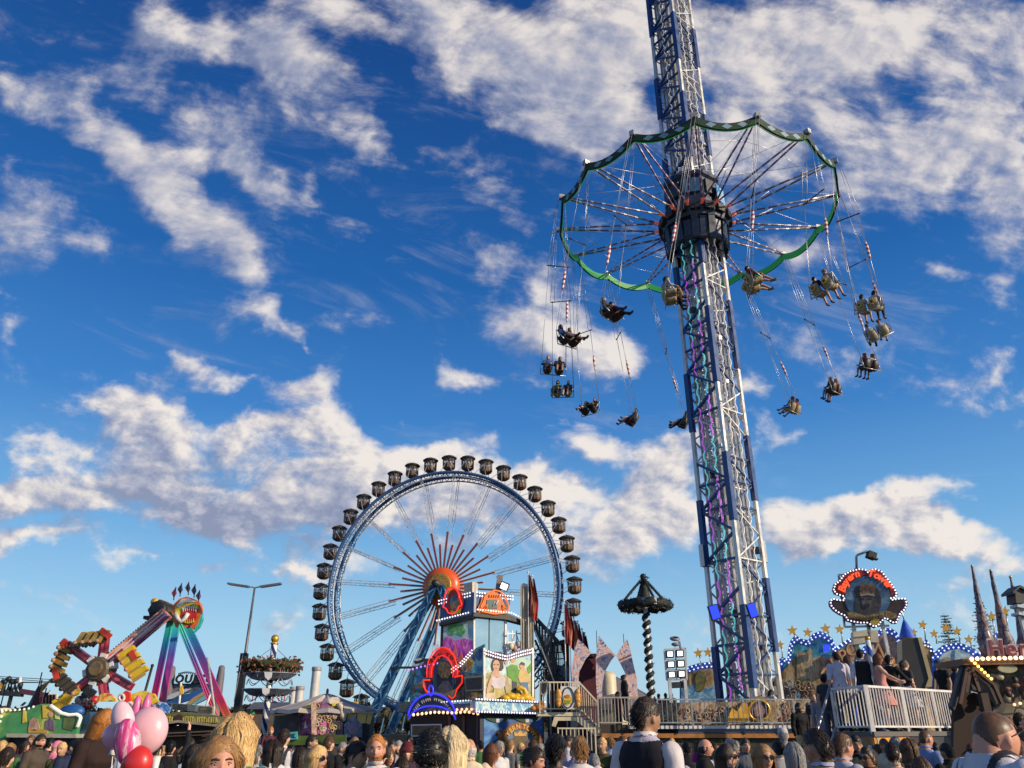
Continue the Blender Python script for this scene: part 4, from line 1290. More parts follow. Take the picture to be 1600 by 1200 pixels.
	for d in (3.4, -3.6):
		for s in (-1, 1):
			top = W(.3, radians(-90), d) + U * s * .5
			ft = Vector((C.x, C.y, 0)) + U * s * 10.3 + n * (d * 1.7)
			mb = MB(O); ax = (ft - top).normalized(); w = ax.cross(n).normalized(); n2 = ax.cross(w)
			for i in (-1, 1):
				for j in (-1, 1): mb.bar(top + w * i * .45 + n2 * j * .4, ft + w * i * .55 + n2 * j * .5, .24, None, 0)
			M = 16
			for q in range(M):
				p0 = top.lerp(ft, q / M); p1 = top.lerp(ft, (q + 1) / M); i = 1 if q % 2 else -1
				for j in (-1, 1): mb.bar(p0 + w * i * .48 + n2 * j * .42, p1 - w * i * .48 + n2 * j * .42, .13, None, 1)
				for j in (-1, 1): mb.bar(p0 + n2 * i * .45 + w * j * .45, p1 - n2 * i * .45 + w * j * .45, .13, None, 1)
			mb.bar(top, ft, .62, .6, 0)
			mb.build('support_leg', [M_LEG, M_LEGL] if d > 0 else [M_LEGL, M_LEG], t)
	mb = MB(O)
	for s in (-1, 1):
		mb.bar(Vector((C.x, C.y, 10.2)) + U * -6.4 + n * 5.2 * s, Vector((C.x, C.y, 10.2)) + U * 6.4 + n * 5.2 * s, .4, .3, 0)
	mb.box((C.x, C.y + 0, .5), (24, 11, 1.0), Matrix.Rotation(-yaw, 3, 'Z'), 0)
	rg = random.Random(2)
	for i in range(26):
		x = rg.uniform(-11, 11); mb.bar(Vector((C.x, C.y, 1)) + U * x + n * 5, Vector((C.x, C.y, rg.uniform(2, 3.6))) + U * (x + rg.uniform(-1, 1)) + n * 5, .14, None, rg.choice((0, 1)))
	mb.build('boarding_platform', [M_DARK, M_LEGL], t)
	mb = MB(O); p = Vector((C.x, C.y, 0)) + U * -10.9 + n * 7
	mb.bar(p, p + Z * 5.4, .8, None, 0); mb.build('yellow_column', M_YELLOW, t)

	M_CAB = pm('gondola_wood', (.10, .05, .028), .5, 0, .3, 2, bump=.3, bscale=9); M_CAB2 = pm('gondola_trim', (.30, .22, .14), .5)
	M_ROOF = pm('gondola_roof', (.05, .04, .035), .6, 0, .3, 2)
	g = thing('gondola', (0, 0, 0), 'x', 'gondola', 'gondolas round the ferris wheel')
	mb = MB(); mb.lathe([(0, -1.35), (.62, -1.3), (.98, -1.05), (1.12, -.75), (1.16, -.3), (1.16, -.12), (1.06, -.12), (1.05, -1.0), (0, -1.1)], (0, 0, 0), 12, 0, False)
	for k in range(12):
		a = 2 * pi * k / 12; mb.box((1.14 * cos(a), 1.14 * sin(a), -.6), (.05, .07, .75), Matrix.Rotation(a, 3, 'Z'), 1)
	mb.build('cabin', [M_CAB, M_CAB2], g)
	mb = MB()
	for k in range(12):
		a = 2 * pi * (k + .5) / 12; mb.bar((1.1 * cos(a), 1.1 * sin(a), -.2), (1.1 * cos(a), 1.1 * sin(a), .98), .10, None, 0)
		b = a + 2 * pi / 12
		mb.bar((1.1 * cos(a), 1.1 * sin(a), .92), (1.1 * cos(b), 1.1 * sin(b), .92), .08, .16, 1); mb.bar((1.1 * cos(a), 1.1 * sin(a), .30), (1.1 * cos(b), 1.1 * sin(b), .30), .05, None, 0)
	mb.lathe([(.16, -1.0), (.16, .9)], (0, 0, 0), 8, 0)
	mb.lathe([(.9, -.75), (.9, -.62), (.55, -.62), (.55, -.75)], (0, 0, 0), 12, 0)
	mb.build('window_frame', [M_CAB, M_CAB2], g)
	mb = MB(); mb.lathe([(1.42, .92), (1.45, 1.02), (1.1, 1.28), (.5, 1.5), (.12, 1.58), (0, 1.75)], (0, 0, 0), 12, 0, False)
	mb.lathe([(0, .96), (1.4, .94)], (0, 0, 0), 12, 0, False)
	mb.build('roof', M_ROOF, g)
	mb = MB(); pl_ = [(.86 * cos(t), .86 * sin(t)) for t in [2 * pi * i / 12 for i in range(12)]]
	mb.lathe([(1.02, -.14), (1.02, .88)], (0, 0, 0), 12, 0, False); mb.build('window_pane', gl_mat(), g)
	tr = tree_of(g)
	order = []
	for k in range(40):
		a = radians(85 + 4.5 + 9 * k)
		deg = (math.degrees(a) + 360) % 360
		if 246 < deg < 322: continue
		order.append((((90 - deg) % 360), a))
	order.sort()
	ordn = ['topmost', 'first', 'second', 'third', 'fourth', 'fifth', 'sixth', 'seventh', 'eighth', 'ninth', 'tenth', 'eleventh', 'twelfth', 'thirteenth', 'fourteenth', 'fifteenth', 'sixteenth', 'seventeenth', 'eighteenth', 'nineteenth', 'twentieth']
	right = [o for o in order if o[0] < 180]; left = [o for o in order if o[0] >= 180][::-1]
	first = True
	M_ARMS = M_STEEL
	for side, lst in (('right', right), ('left', left)):
		for i, (cw, a) in enumerate(lst):
			if first: o = g; first = False
			else: o = dup(g, tr)
			p = W(R + 2.2, a, 0)
			o.scale = (.95, .95, .95)
			o.location = p + Vector((0, 0, -.15)); o.rotation_euler = (0, 0, random.uniform(-.4, .4))
			o['label'] = 'dark wooden ferris wheel gondola, %s down the %s side of the wheel from its top' % (ordn[i + 1], side)
			mb = MB(O)
			for d in (1.45, -1.45):
				mb.bar(W(R, a - .06, d), p + n * d * .9, .08, None, 0); mb.bar(W(R, a + .06, d), p + n * d * .9, .08, None, 0)
			mb.bar(p + n * 1.4, p - n * 1.4, .12, None, 0)
			mb.build('gondola_bracket', M_RL, t)
def gl_mat():
	if 'gondola_glass' in MATS: return MATS['gondola_glass']
	m = bpy.data.materials.new('gondola_glass'); m.use_nodes = True
	g = NG(m.node_tree); b = g.n['Principled BSDF']
	b.inputs['Base Color'].default_value = (.35, .38, .42, 1); b.inputs['Roughness'].default_value = .08
	tr = g.node('ShaderNodeBsdfTransparent'); mx = g.node('ShaderNodeMixShader'); mx.inputs[0].default_value = .3
	g.l.new(tr.outputs[0], mx.inputs[1]); g.l.new(b.outputs[0], mx.inputs[2]); g.l.new(mx.outputs[0], g.n['Material Output'].inputs[0])
	MATS['gondola_glass'] = m
	return m
build_wheel()
def poly_walk(pts, step):
	"""points every step along a 3d polyline"""
	out = []; d = 0.0
	for a, b in zip(pts, pts[1:]):
		L = (b - a).length
		while d <= L and L > 0:
			out.append(a.lerp(b, d / L)); d += step
		d -= L
	return out
def bulbs(mb, pix, P0, n, step=.16, r=.05, mi=0, off=.06, closed=False):
	n = Vector(n).normalized()
	pts = [hit(u, v, P0, n) + n * off for u, v in pix]
	if closed: pts.append(pts[0])
	for p in poly_walk(pts, step): mb.sphere(p, r, 7, 5, mi)
def neon(mb, pix, P0, n, r=.03, mi=0, off=.07, closed=False):
	n = Vector(n).normalized()
	mb.tube([hit(u, v, P0, n) + n * off for u, v in pix], r, 6, mi, closed=closed)
def fence(name, p0, p1, h, label, cat='fence', nbar=None, post=None, mats=None, gap=.12, group=None, w=.028, parent=None):
	p0, p1 = Vector(p0), Vector(p1); L = (p1 - p0).length
	t = parent or thing(name, p0, label, cat, group)
	org = p0 if parent is None else parent.location
	Zv = Vector((0, 0, 1)); mats = mats or [M_WHITE]
	def P(f, z): return p0.lerp(p1, f) + Zv * z
	mb = MB(org)
	mb.bar(P(0, h), P(1, h), .055, .05); mb.build('rail', mats, t)
	mb = MB(org); mb.bar(P(0, .10), P(1, .10), .045, .04); mb.build('rail', mats, t)
	mb = MB(org); n = int(L / gap)
	for i in range(1, n): mb.bar(P(i / n, .12), P(i / n, h - .02), w)
	mb.build('bars', mats, t)
	k = post or max(1, int(L / 1.6))
	for i in range(k + 1):
		mb = MB(org); mb.bar(P(i / k, -.05), P(i / k, h + .03), .05); mb.build('post', mats, t)
	return t
def flag_furled(px0, py0, py1, Y, w, label, mats, group='furled flags beside the fun house'):
	"""pole with a limp flag hanging along it"""
	b = at(px0, py1, Y); z1 = at(px0, py0, Y).z
	t = thing('flag', (b.x, b.y, 0), label, 'flag', group)
	mb = MB((b.x, b.y, 0)); mb.tube([(b.x, b.y, 0), (b.x, b.y, z1)], [.04, .02], 6); mb.sphere((b.x, b.y, z1 + .03), .05, 8, 6); mb.build('pole', M_WHITE, t)
	mb = MB((b.x, b.y, 0)); H = (z1 - b.z) * .62; n = 14; rg = random.Random(px0)
	vs = []
	for i in range(n + 1):
		f = i / n; ww = w * (.25 + .75 * min(1, f * 2.2)) * (1 - .55 * max(0, f - .6))
		for j in range(6):
			s = j / 5
			vs.append((b.x + .03 + s * ww * .8, b.y + .10 * sin(j * 2.1 + f * 3), z1 - .05 - H * f - s * ww * .9))
	fs = [(i * 6 + j, i * 6 + j + 1, (i + 1) * 6 + j + 1, (i + 1) * 6 + j) for i in range(n) for j in range(5)]
	k = len(mats)
	for q, f in enumerate(fs): pass
	b0 = len(mb.v); mb.add(vs, fs, 0, True)
	for q in range(len(fs)): mb.m[q] = min(k - 1, int((q % 5) / 5 * k))
	mb.build('flag_cloth', mats, t)
	return t
M_NEONR = em('red_neon', (1.0, .035, .015), 1.0, (.5, .02, .02)); M_NEONB = em('blue_neon', (.05, .045, .95), .9, (.03, .03, .5)); M_NEONO = em('orange_neon', (1.0, .22, .03), .55, (.6, .15, .02))
M_WARMB = em('warm_bulb', (1.0, .52, .24), 1.7, (.9, .7, .5))
M_MIRROR = pm('mirror_glass', (.62, .70, .70), .03, .95, .05, 1)
SKYP = mural('mural_sky', [(0, (.28, .48, .62)), (.5, (.50, .70, .70)), (1, (.70, .78, .66))], .9)
TEALP = mural('mural_teal', [(0, (.02, .07, .12)), (.35, (.03, .20, .26)), (.6, (.06, .32, .38)), (.8, (.26, .34, .16)), (1, (.44, .30, .10))], 1.1, stretch=(1, 1, .6))
NIGHTP = mural('mural_night', [(0, (.02, .05, .14)), (.4, (.04, .13, .32)), (.65, (.18, .15, .10)), (1, (.42, .29, .10))], 1.3, stretch=(1.2, 1, .7))
GREENP = mural('mural_green', [(0, (.06, .28, .08)), (.5, (.18, .52, .18)), (1, (.42, .68, .36))], 3)
MAGP = mural('mural_magenta', [(0, (.30, .04, .36)), (.45, (.72, .08, .62)), (.8, (.85, .25, .62)), (1, (.88, .50, .50))], 2.2, stretch=(2, 1, .7))
PINKP = pm('flame_pink', (.80, .22, .20), .5, 0, .3, 4)
TILEP = mural('mural_marble', [(0, (.06, .25, .52)), (.45, (.22, .50, .66)), (.7, (.60, .72, .74)), (1, (.75, .78, .74))], 3.2, stretch=(1.2, 1, .8))
BLUEP = mural('poster_deep_blue', [(0, (.008, .05, .22)), (.55, (.02, .13, .42)), (1, (.10, .30, .58))], .9, stretch=(.6, 1, 1))
LANDP = mural('mural_land', [(0, (.20, .22, .07)), (.5, (.42, .40, .16)), (1, (.60, .55, .36))], 2.5)
def build_funhouse():
	Y = 36.0
	base = at(742, 1100, Y)
	t = thing('fun_house', (base.x, base.y, 0), 'narrow two-storey fun house front covered in airbrushed murals, neon arches and mirror panels', 'fun house')
	O = (base.x, base.y, 0)
	nl, nr = Vector((-.30, -.954, 0)).normalized(), Vector((.42, -.91, 0)).normalized()
	PU = at(740, 970, Y + .6)
	PL = at(757, 1050, Y - .6)
	def B(): return MB(O)

	mb = B()
	c = at(738, 1000, Y + 2.2); zt = at(740, 958, Y + .6).z; zm = at(757, 1024, Y - .6).z
	mb.lathe([(1.55, zm - .3), (1.55, zt)], (c.x - .05, c.y + .25, 0), 8, 0, False, M=Matrix.Rotation(radians(22.5), 3, 'Z'))
	mb.box((at(720, 1080, Y + 2.2).x, Y + 2.1, zm / 2), (3.9, 2.2, zm), None, 0)
	mb.build('core', M_DARK, t)

	mb = B(); mb.pl([(690, 973), (739.5, 962), (739.5, 1046), (690, 1052)], PU, nl, .12, 0)
	mb.pl([(702, 975), (712, 972), (724, 976), (728, 986), (722, 994), (714, 990), (704, 994), (699, 985)], PU, nl, .02, 1, off=.015)
	mb.pl([(692, 1000), (700, 994), (712, 1001), (726, 997), (738, 1001), (738, 1040), (692, 1044)], PU, nl, .02, 2, off=.02)
	mb.pl([(695, 1040), (701, 1012), (706, 1028), (711, 1006), (716, 1030), (721, 1018), (726, 1040)], PU, nl, .02, 3, off=.035)
	mb.build('mural_panel', [SKYP, GREENP, MAGP, PINKP], t)
	mb = B(); mb.pl([(741, 963), (790, 967), (788.5, 1019), (741, 1017)], PU, nr, .10, 0); mb.build('mirror_panel', M_MIRROR, t)
	mb = B()
	for x0, x1 in ((740, 742.5), (789, 792)): mb.pl([(x0, 955), (x1, 955), (x1, 1024), (x0, 1024)], PU, nr, .12, 0, off=.05)
	mb.pl([(764, 965), (765.5, 965), (765, 1018), (763.5, 1018)], PU, nr, .02, 1, off=.02)
	mb.pl([(690, 972), (692, 972), (692, 1050), (690, 1050)], PU, nl, .10, 1, off=.04)
	mb.build('corner_trim', [M_WHITE, M_DARK], t)
	mb = B(); mb.pl([(741, 1019), (755, 1012), (762, 1018), (788, 1020), (788, 1028), (742, 1026)], PU, nr, .2, 0, off=.1)
	mb.pl([(690, 1046), (740, 1038), (740, 1050), (690, 1056)], PU, nl, .2, 0, off=.1); mb.build('storey_band', pm('band_purple', (.05, .05, .16), .45), t)

	mb = B(); mb.pl([(688, 938), (739.5, 925), (739.5, 960), (688, 973)], PU, nl, .25, 0, off=.22)
	mb.pl([(741, 925), (799, 931), (794, 960), (741, 956)], PU, nr, .25, 0, off=.22)
	mb.build('crown_panel', pm('crown_blue', (.015, .06, .20), .35, 0, .25, 2, coat=.3), t)
	mb = B()
	mb.pl([(686, 973), (740, 960), (740, 965), (686, 978)], PU, nl, .5, 0, off=.3); mb.pl([(740, 956), (796, 960), (822, 972), (822, 976), (792, 968), (740, 963)], PU, nr, .5, 0, off=.3)
	mb.build('cornice', M_DARK, t)
	mb = B()
	for dv in (0, 5): bulbs(mb, [(689, 940 + dv), (739, 927 + dv)], PU, nl, .13, .04, 0, .26); bulbs(mb, [(742, 927 + dv), (798, 933 + dv)], PU, nr, .13, .04, 0, .26)
	bulbs(mb, [(687, 971), (739, 958)], PU, nl, .13, .04, 0, .34); bulbs(mb, [(742, 954), (795, 959), (822, 973)], PU, nr, .13, .04, 0, .34)
	for dv in (0, 5): bulbs(mb, [(700, 1056 - dv), (722, 1040 - dv), (740, 1020 - dv)], PL, nl, .12, .035, 0, .12)
	mb.build('bulb_row', M_BULBW, t)

	mb = B()
	out = [(748, 957), (747, 948), (751, 942), (753, 934), (760, 927), (768, 924), (777, 926), (784, 933), (787, 941), (790, 949), (788, 959), (768, 961)]
	mb.pl(out, PU, nr, .08, 0, off=.32); neon(mb, out, PU, nr, .035, 1, .36, True)
	mb.pl([(761, 937), (776, 937), (777, 951), (760, 951)], PU, nr, .02, 2, off=.35)
	for sx in (-1, 1): neon(mb, [(768.5 + sx * x, y) for x, y in ((17, 952), (12, 946), (13, 953), (18, 955), (10, 957))], PU, nr, .025, 1, .38)
	for i in range(5): neon(mb, [(761 + i * 3.6, 930.5), (761 + i * 3.6, 934.5)], PU, nr, .03, 1, .38)
	neon(mb, [(765, 949), (768, 942), (770, 946), (774, 940)], PU, nr, .02, 3, .38)
	mb.build('orange_sign', [pm('sign_orange', (.55, .13, .02), .45), M_NEONO, pm('sign_dark', (.05, .10, .09), .4), M_WHITE], t)

	mb = B(); o1 = ell(711, 940, 13, 20, 26)
	mb.pl(o1, PU, nl, .06, 0, off=.34); mb.pl(ell(711, 942, 8, 13, 22), PU, nl, .02, 1, off=.37)
	neon(mb, ell(711, 938, 11.5, 18, 22, 180, 360), PU, nl, .04, 2, .38); neon(mb, [(699, 942), (697, 950), (702, 953), (705, 959), (712, 961), (718, 957), (721, 950), (726, 947), (724, 939)], PU, nl, .035, 2, .38)
	mb.pl([(704, 953), (712, 956), (720, 950), (719, 957), (711, 960), (705, 958)], PU, nl, .02, 3, off=.40)
	mb.build('red_oval_sign', [pm('sign_red', (.40, .03, .02), .45), NIGHTP, M_NEONR, M_GOLD], t)

	mb = B(); mb.pl([(640, 1048), (655, 1042), (690, 1036), (712, 1044), (728, 1030), (743, 1013), (757, 1006), (757, 1096), (640, 1104)], PL, nl, .15, 0)
	mb.pl([(716, 1040), (740, 1018), (756, 1010), (756, 1056), (728, 1056)], PL, nl, .02, 1, off=.015)
	for x, w, h in ((648, 5, 40), (660, 7, 30), (722, 5, 34), (731, 8, 26)): mb.pl([(x - w, 1098), (x - w * .6, 1098 - h), (x, 1090 - h), (x + w * .7, 1098 - h), (x + w, 1096)], PL, nl, .02, 2, off=.02)
	for pts in ([(646, 1064), (650, 1052), (656, 1048), (660, 1056), (668, 1060), (666, 1074), (650, 1078)], [(726, 1050), (732, 1036), (738, 1040), (744, 1026), (750, 1032), (755, 1022), (755, 1054)], [(642, 1088), (652, 1080), (662, 1086), (664, 1100), (642, 1102)]): mb.pl(pts, PL, nl, .02, 3, off=.028)
	for pts in ([(730, 1094), (736, 1084), (746, 1080), (755, 1086), (755, 1095)], [(728, 1012 + 26), (735, 1028), (741, 1034), (736, 1048), (729, 1050)], [(650, 1074), (654, 1066), (661, 1068), (660, 1076)]): mb.pl(pts, PL, nl, .02, 4, off=.036)
	mb.build('mural_panel', [TEALP, NIGHTP, mural('mural_brown', [(0, (.03, .02, .02)), (.5, (.12, .09, .05)), (1, (.28, .20, .09))], 3), mural('mural_glow', [(0, (.03, .12, .30)), (.5, (.10, .42, .55)), (1, (.60, .70, .55))], 2.4), mural('mural_amber', [(0, (.18, .07, .02)), (.6, (.55, .30, .05)), (1, (.80, .60, .20))], 3)], t)
	mb = B()
	for i in range(3):
		mb.pl([(644 + i * 2, 1036 - i * 3), (662 - i * 2, 1034 - i * 3), (659 - i * 2, 1039 - i * 3), (647 + i * 2, 1041 - i * 3)], PL, nl, .1, i % 2, off=.1)
	bulbs(mb, [(640, 1048), (655, 1043), (690, 1036)], PL, nl, .2, .05, 2, .1)
	mb.build('chevron_ornament', [M_WHITE, M_DARK, em('violet_bulb', (.45, .25, .9), 1.0)], t)

	mb = B()
	arc = [(693 + 24 * cos(radians(a)), 1052 + 40 * sin(radians(a))) for a in range(170, 371, 10)]; arci = [(693 + 17 * cos(radians(a)), 1054 + 29 * sin(radians(a))) for a in range(370, 169, -10)]
	mb.pl(arc + arci, PL, nl, .07, 0, off=.12)
	neon(mb, arc, PL, nl, .026, 1, .16); neon(mb, arci, PL, nl, .022, 1, .16)
	C0 = hit(693, 1053, PL, nl) + nl * .15; ux = Vector((0, 0, 1)).cross(nl).normalized()
	rr = (hit(693, 1020, PL, nl) - hit(693, 1053, PL, nl)).length
	put_text(mb, 'BAYERN TOWER', C0, ux, (0, 0, 1), nl, .235, 2, 0, .012, .012, arc=(rr * .80, 192, -12))
	mb.pl(ell(693.5, 1062, 17, 31, 26), PL, nl, .04, 3, off=.13); mb.pl(ell(694, 1062, 12, 26, 26), PL, nl, .02, 4, off=.15)
	mb.pl([(685, 1040), (690, 1034), (698, 1034), (704, 1040), (705, 1052), (699, 1060), (690, 1060), (684, 1052)], PL, nl, .02, 5, off=.17)
	mb.pl([(684, 1074), (692, 1064), (700, 1064), (707, 1076), (704, 1086), (688, 1086)], PL, nl, .02, 6, off=.17)
	neon(mb, [(674, 1063), (664, 1063), (664, 1072), (668, 1080), (676, 1086)], PL, nl, .035, 1, .16); neon(mb, [(712, 1058), (724, 1056), (724, 1067), (716, 1077), (713, 1088), (708, 1092), (703, 1087)], PL, nl, .035, 1, .16)
	mb.pl([(664, 1063), (674, 1063), (676, 1084), (667, 1080)], PL, nl, .03, 7, off=.12); mb.pl([(712, 1058), (724, 1056), (723, 1068), (712, 1086)], PL, nl, .03, 7, off=.12)
	mb.pl([(678, 1080), (694, 1084), (712, 1076), (714, 1088), (694, 1094), (680, 1090)], PL, nl, .03, 8, off=.18)
	mb.build('neon_arch_sign', [em('neon_back', (.85, .02, .012), .42, (.5, .02, .02)), M_NEONR, pm('red_letter', (.16, .012, .012), .45), pm('oval_blue', (.05, .10, .16), .4), pm('oval_dark', (.018, .016, .03), .5), mural('crest_gold', [(0, (.04, .02, .015)), (1, (.28, .17, .06))], 5), pm('crest_grey', (.10, .08, .10), .6, 0, .4, 6), pm('wing_dark', (.10, .012, .012), .5), pm('ribbon', (.26, .20, .09), .5, 0, .35, 6)], t)

	mb = B(); mb.pl([(725, 1057), (755, 1055), (755, 1079), (727, 1080)], PL, nl, .12, 0, off=.25); mb.pl([(728, 1060), (753, 1058), (753, 1076), (729, 1077)], PL, nl, .01, 1, off=.27); mb.build('screen', [pm('screen_case', (.22, .21, .17), .5), pm('screen_dark', (.02, .014, .022), .25)], t)

	PB = at(680, 1105, Y - 1.3)
	mb = B()
	oa = [(676 + 38 * cos(radians(a)), 1124 + 40 * sin(radians(a))) for a in range(188, 353, 8)]; ia = [(676 + 37 * cos(radians(a)), 1128 + 25 * sin(radians(a))) for a in range(352, 187, -8)]
	mb.pl(oa + ia, PB, nl, .10, 0)
	neon(mb, oa, PB, nl, .042, 1, .05); neon(mb, ia, PB, nl, .036, 1, .05); neon(mb, ell(674, 1079, 3.5, 8, 16), PB, nl, .034, 1, .05, True)
	for i in range(21):
		if i in (4, 10): continue
		a = radians(210 + 120 * i / 20); r0, r1 = .80, .93
		neon(mb, [(676 + 37 * r0 * cos(a), 1125 + 37 * r0 * sin(a)), (676 + 37 * r1 * cos(a), 1125 + 37 * r1 * sin(a))], PB, nl, .018, 2, .05)
		if i % 3: neon(mb, [(676 + 37 * r0 * cos(a), 1125 + 37 * r0 * sin(a)), (676 + 37 * r1 * cos(a + .07), 1125 + 37 * r1 * sin(a + .07))], PB, nl, .014, 2, .05)
	mb.build('blue_arch_sign', [pm('arch_dark', (.06, .065, .10), .5), M_NEONB, pm('letter_pale', (.55, .52, .45), .5)], t)
	mb = B(); bulbs(mb, [(648, 1117), (680, 1113), (712, 1114), (730, 1112), (752, 1116)], PB, nl, .19, .06, 0, .12)
	bulbs(mb, [(716, 1109), (735, 1108), (752, 1111)], PB, nl, .21, .055, 0, .14); mb.build('warm_lamp_row', M_WARMB, t)
	mb = B(); mb.pl([(618, 1097), (757, 1092), (757, 1112), (618, 1112)], PB, nl, .3, 0, off=-.12); mb.pl([(690, 1096), (757, 1093), (757, 1098), (690, 1101)], PB, nl, .05, 1, off=-.05)
	bulbs(mb, [(690, 1097), (757, 1093)], PB, nl, .12, .03, 2, .02); mb.build('ticket_canopy', [NIGHTP, TILEP, M_BULBW], t)
	mb = B(); mb.pl([(640, 1118), (757, 1115), (757, 1215), (640, 1215)], PB, nl, .2, 0, off=-.6); mb.pl([(642, 1132), (690, 1131), (690, 1150), (642, 1151)], PB, nl, .04, 1, off=-.52); mb.pl([(644, 1134), (688, 1133), (688, 1148), (644, 1149)], PB, nl, .02, 2, off=-.50)
	for x in (700, 722, 744): mb.pl([(x, 1118), (x + 4, 1118), (x + 4, 1215), (x, 1215)], PB, nl, .06, 3, off=-.5)
	mb.build('ticket_booth', [pm('booth_dark', (.035, .018, .016), .6, 0, .4, 3), M_WHITE, pm('booth_brown', (.16, .09, .05), .5, 0, .3, 3), pm('booth_post', (.12, .06, .04), .5)], t)

	mb = B(); mb.pl([(757.5, 1024), (792, 1030), (833, 1020), (833, 1098), (757.5, 1093)], PL, nr, .15, 0)
	mb.pl([(758, 1052), (772, 1048), (786, 1056), (800, 1050), (833, 1060), (833, 1098), (758, 1093)], PL, nr, .012, 1, off=.012)
	mb.pl([(796, 1034), (812, 1028), (832, 1034), (832, 1056), (815, 1060), (800, 1050)], PL, nr, .01, 9, off=.011)
	mb.build('portrait_panel', [SKYP, LANDP] + [SKYP] * 7 + [pm('mint', (.45, .62, .50), .5, 0, .2, 3)], t)
	mb = B()
	L = lambda pts, d, m: mb.pl(pts, PL, nr, .012, m, off=d)
	L([(767, 1040), (770, 1031), (776, 1025), (782, 1027), (786, 1034), (787, 1044), (784, 1048), (769, 1048)], .025, 0)
	L(ell(775.5, 1039.5, 5.4, 8.4, 22), .038, 1)
	L([(772, 1046), (779, 1046), (781, 1053), (788, 1058), (770, 1058), (766, 1056)], .036, 1)
	L([(768, 1056), (776, 1059), (786, 1056), (791, 1062), (789, 1072), (783, 1076), (772, 1075), (767, 1069)], .042, 2)
	L([(766, 1059), (769, 1063), (766, 1078), (761, 1086), (760, 1080), (763, 1068)], .045, 1); L([(790, 1060), (797, 1070), (799, 1085), (792, 1088), (789, 1074)], .045, 3)
	L([(772, 1075), (784, 1076), (788, 1092), (770, 1092)], .04, 4); L([(760, 1084), (772, 1082), (774, 1093), (758, 1092)], .05, 5)
	L([(771.5, 1038), (774, 1037.4), (774, 1038.6), (771.5, 1039)], .052, 0); L([(777, 1037.4), (779.6, 1038), (779.6, 1039), (777, 1038.6)], .052, 0); L([(773.6, 1044), (777.4, 1043.8), (776, 1045)], .052, 6)
	mb.build('painted_woman', [pm('paint_hair', (.03, .018, .014), .5, 0, .3, 6), pm('paint_skin', (.62, .36, .24), .5, 0, .15, 4), pm('paint_pale', (.60, .52, .55), .5, 0, .15, 5), pm('paint_ochre', (.42, .33, .16), .5, 0, .2, 5), pm('paint_gold', (.50, .40, .14), .5, 0, .3, 8), pm('paint_cream', (.62, .50, .32), .5, 0, .2, 4), pm('paint_lip', (.4, .08, .06), .5)], t)
	mb = B()
	L = lambda pts, d, m: mb.pl(pts, PL, nr, .012, m, off=d)
	L([(792, 1042), (800, 1038), (808, 1040), (812, 1050), (808, 1066), (804, 1070), (799, 1060), (793, 1056)], .028, 0); L(ell(791, 1034, 3, 4, 12), .03, 1); L(ell(802, 1031, 4, 4.4, 14), .03, 1); L([(800, 1064), (808, 1066), (806, 1082), (801, 1082)], .03, 3)
	L([(812, 1046), (820, 1044), (828, 1056), (829, 1064), (824, 1066), (812, 1066), (810, 1058)], .034, 2); L(ell(816, 1041, 4, 4.6, 14), .036, 1); L([(812, 1038), (815, 1034), (820, 1036), (820, 1040)], .04, 3); L([(812, 1066), (825, 1066), (826, 1084), (820, 1084), (816, 1074)], .034, 4)
	L([(823, 1044), (833, 1032), (833, 1046), (826, 1054)], .024, 0)
	mb.build('painted_figures', [pm('paint_green', (.10, .30, .03), .5, 0, .3, 6), pm('paint_skin2', (.60, .30, .17), .5), pm('paint_tan', (.58, .40, .14), .5, 0, .2, 5), pm('paint_black', (.03, .035, .06), .5), pm('paint_blue', (.06, .16, .34), .5, 0, .3, 6)], t)
	mb = B()
	Pf = PL + nr * .25
	mb.tube([hit(u, v, Pf, nr) for u, v in ((818, 1092), (822, 1084), (819, 1077), (813, 1074), (809, 1076), (810, 1079))], [.14, .13, .10, .09, .07, .04], 9, 0)
	for u, v, r in ((790, 1091, .16), (797, 1088, .19), (804, 1091, .2), (812, 1092, .2), (820, 1090, .22), (828, 1093, .18), (793, 1094, .15), (808, 1087, .12)): mb.sphere(hit(u, v, Pf, nr), (r * 1.3, r, r * .8), 10, 7, 0)
	mb.build('yellow_ornament', pm('ornament_yellow', (.72, .42, .01), .4, 0, .25, 5, coat=.3), t)
	mb = B()
	for dv in (0, 5): bulbs(mb, [(758, 1017 + dv), (774, 1022 + dv), (790, 1026 + dv), (812, 1019 + dv), (833, 1014 + dv)], PL, nr, .115, .038, 0, .10)
	mb.build('bulb_row', M_BULBW, t)
	mb = B(); mb.pl([(757, 1014), (774, 1019), (790, 1023), (812, 1016), (834, 1011), (834, 1022), (812, 1027), (790, 1033), (774, 1029), (757, 1025)], PL, nr, .2, 0, off=.05); mb.build('bulb_board', pm('bulb_board', (.10, .06, .12), .5), t)
	mb = B()
	for x in (757, 833): mb.pl([(x - 1.5, 1012), (x + 1.5, 1012), (x + 1.5, 1100), (x - 1.5, 1100)], PL, nr, .1, 0, off=.06)
	mb.build('corner_trim', M_WHITE, t)

	PC = at(757, 1100, Y - 2.0)
	mb = B(); mb.pl([(743, 1094), (851, 1099), (851, 1113), (743, 1110)], PC, nr, .9, 0); mb.build('canopy_board', TILEP, t)
	mb = B(); mb.pl([(741, 1091), (853, 1096), (853, 1099), (741, 1094)], PC, nr, 1.0, 0, off=.06); mb.pl([(741, 1110), (853, 1113), (853, 1117), (741, 1114)], PC, nr, 1.0, 0, off=.06)
	bulbs(mb, [(743, 1092.5), (852, 1097.5)], PC, nr, .12, .038, 1, .10); bulbs(mb, [(743, 1112), (852, 1115)], PC, nr, .12, .038, 1, .10)
	mb.build('canopy_trim', [pm('trim_blue', (.03, .05, .25), .4), M_BULBW], t)
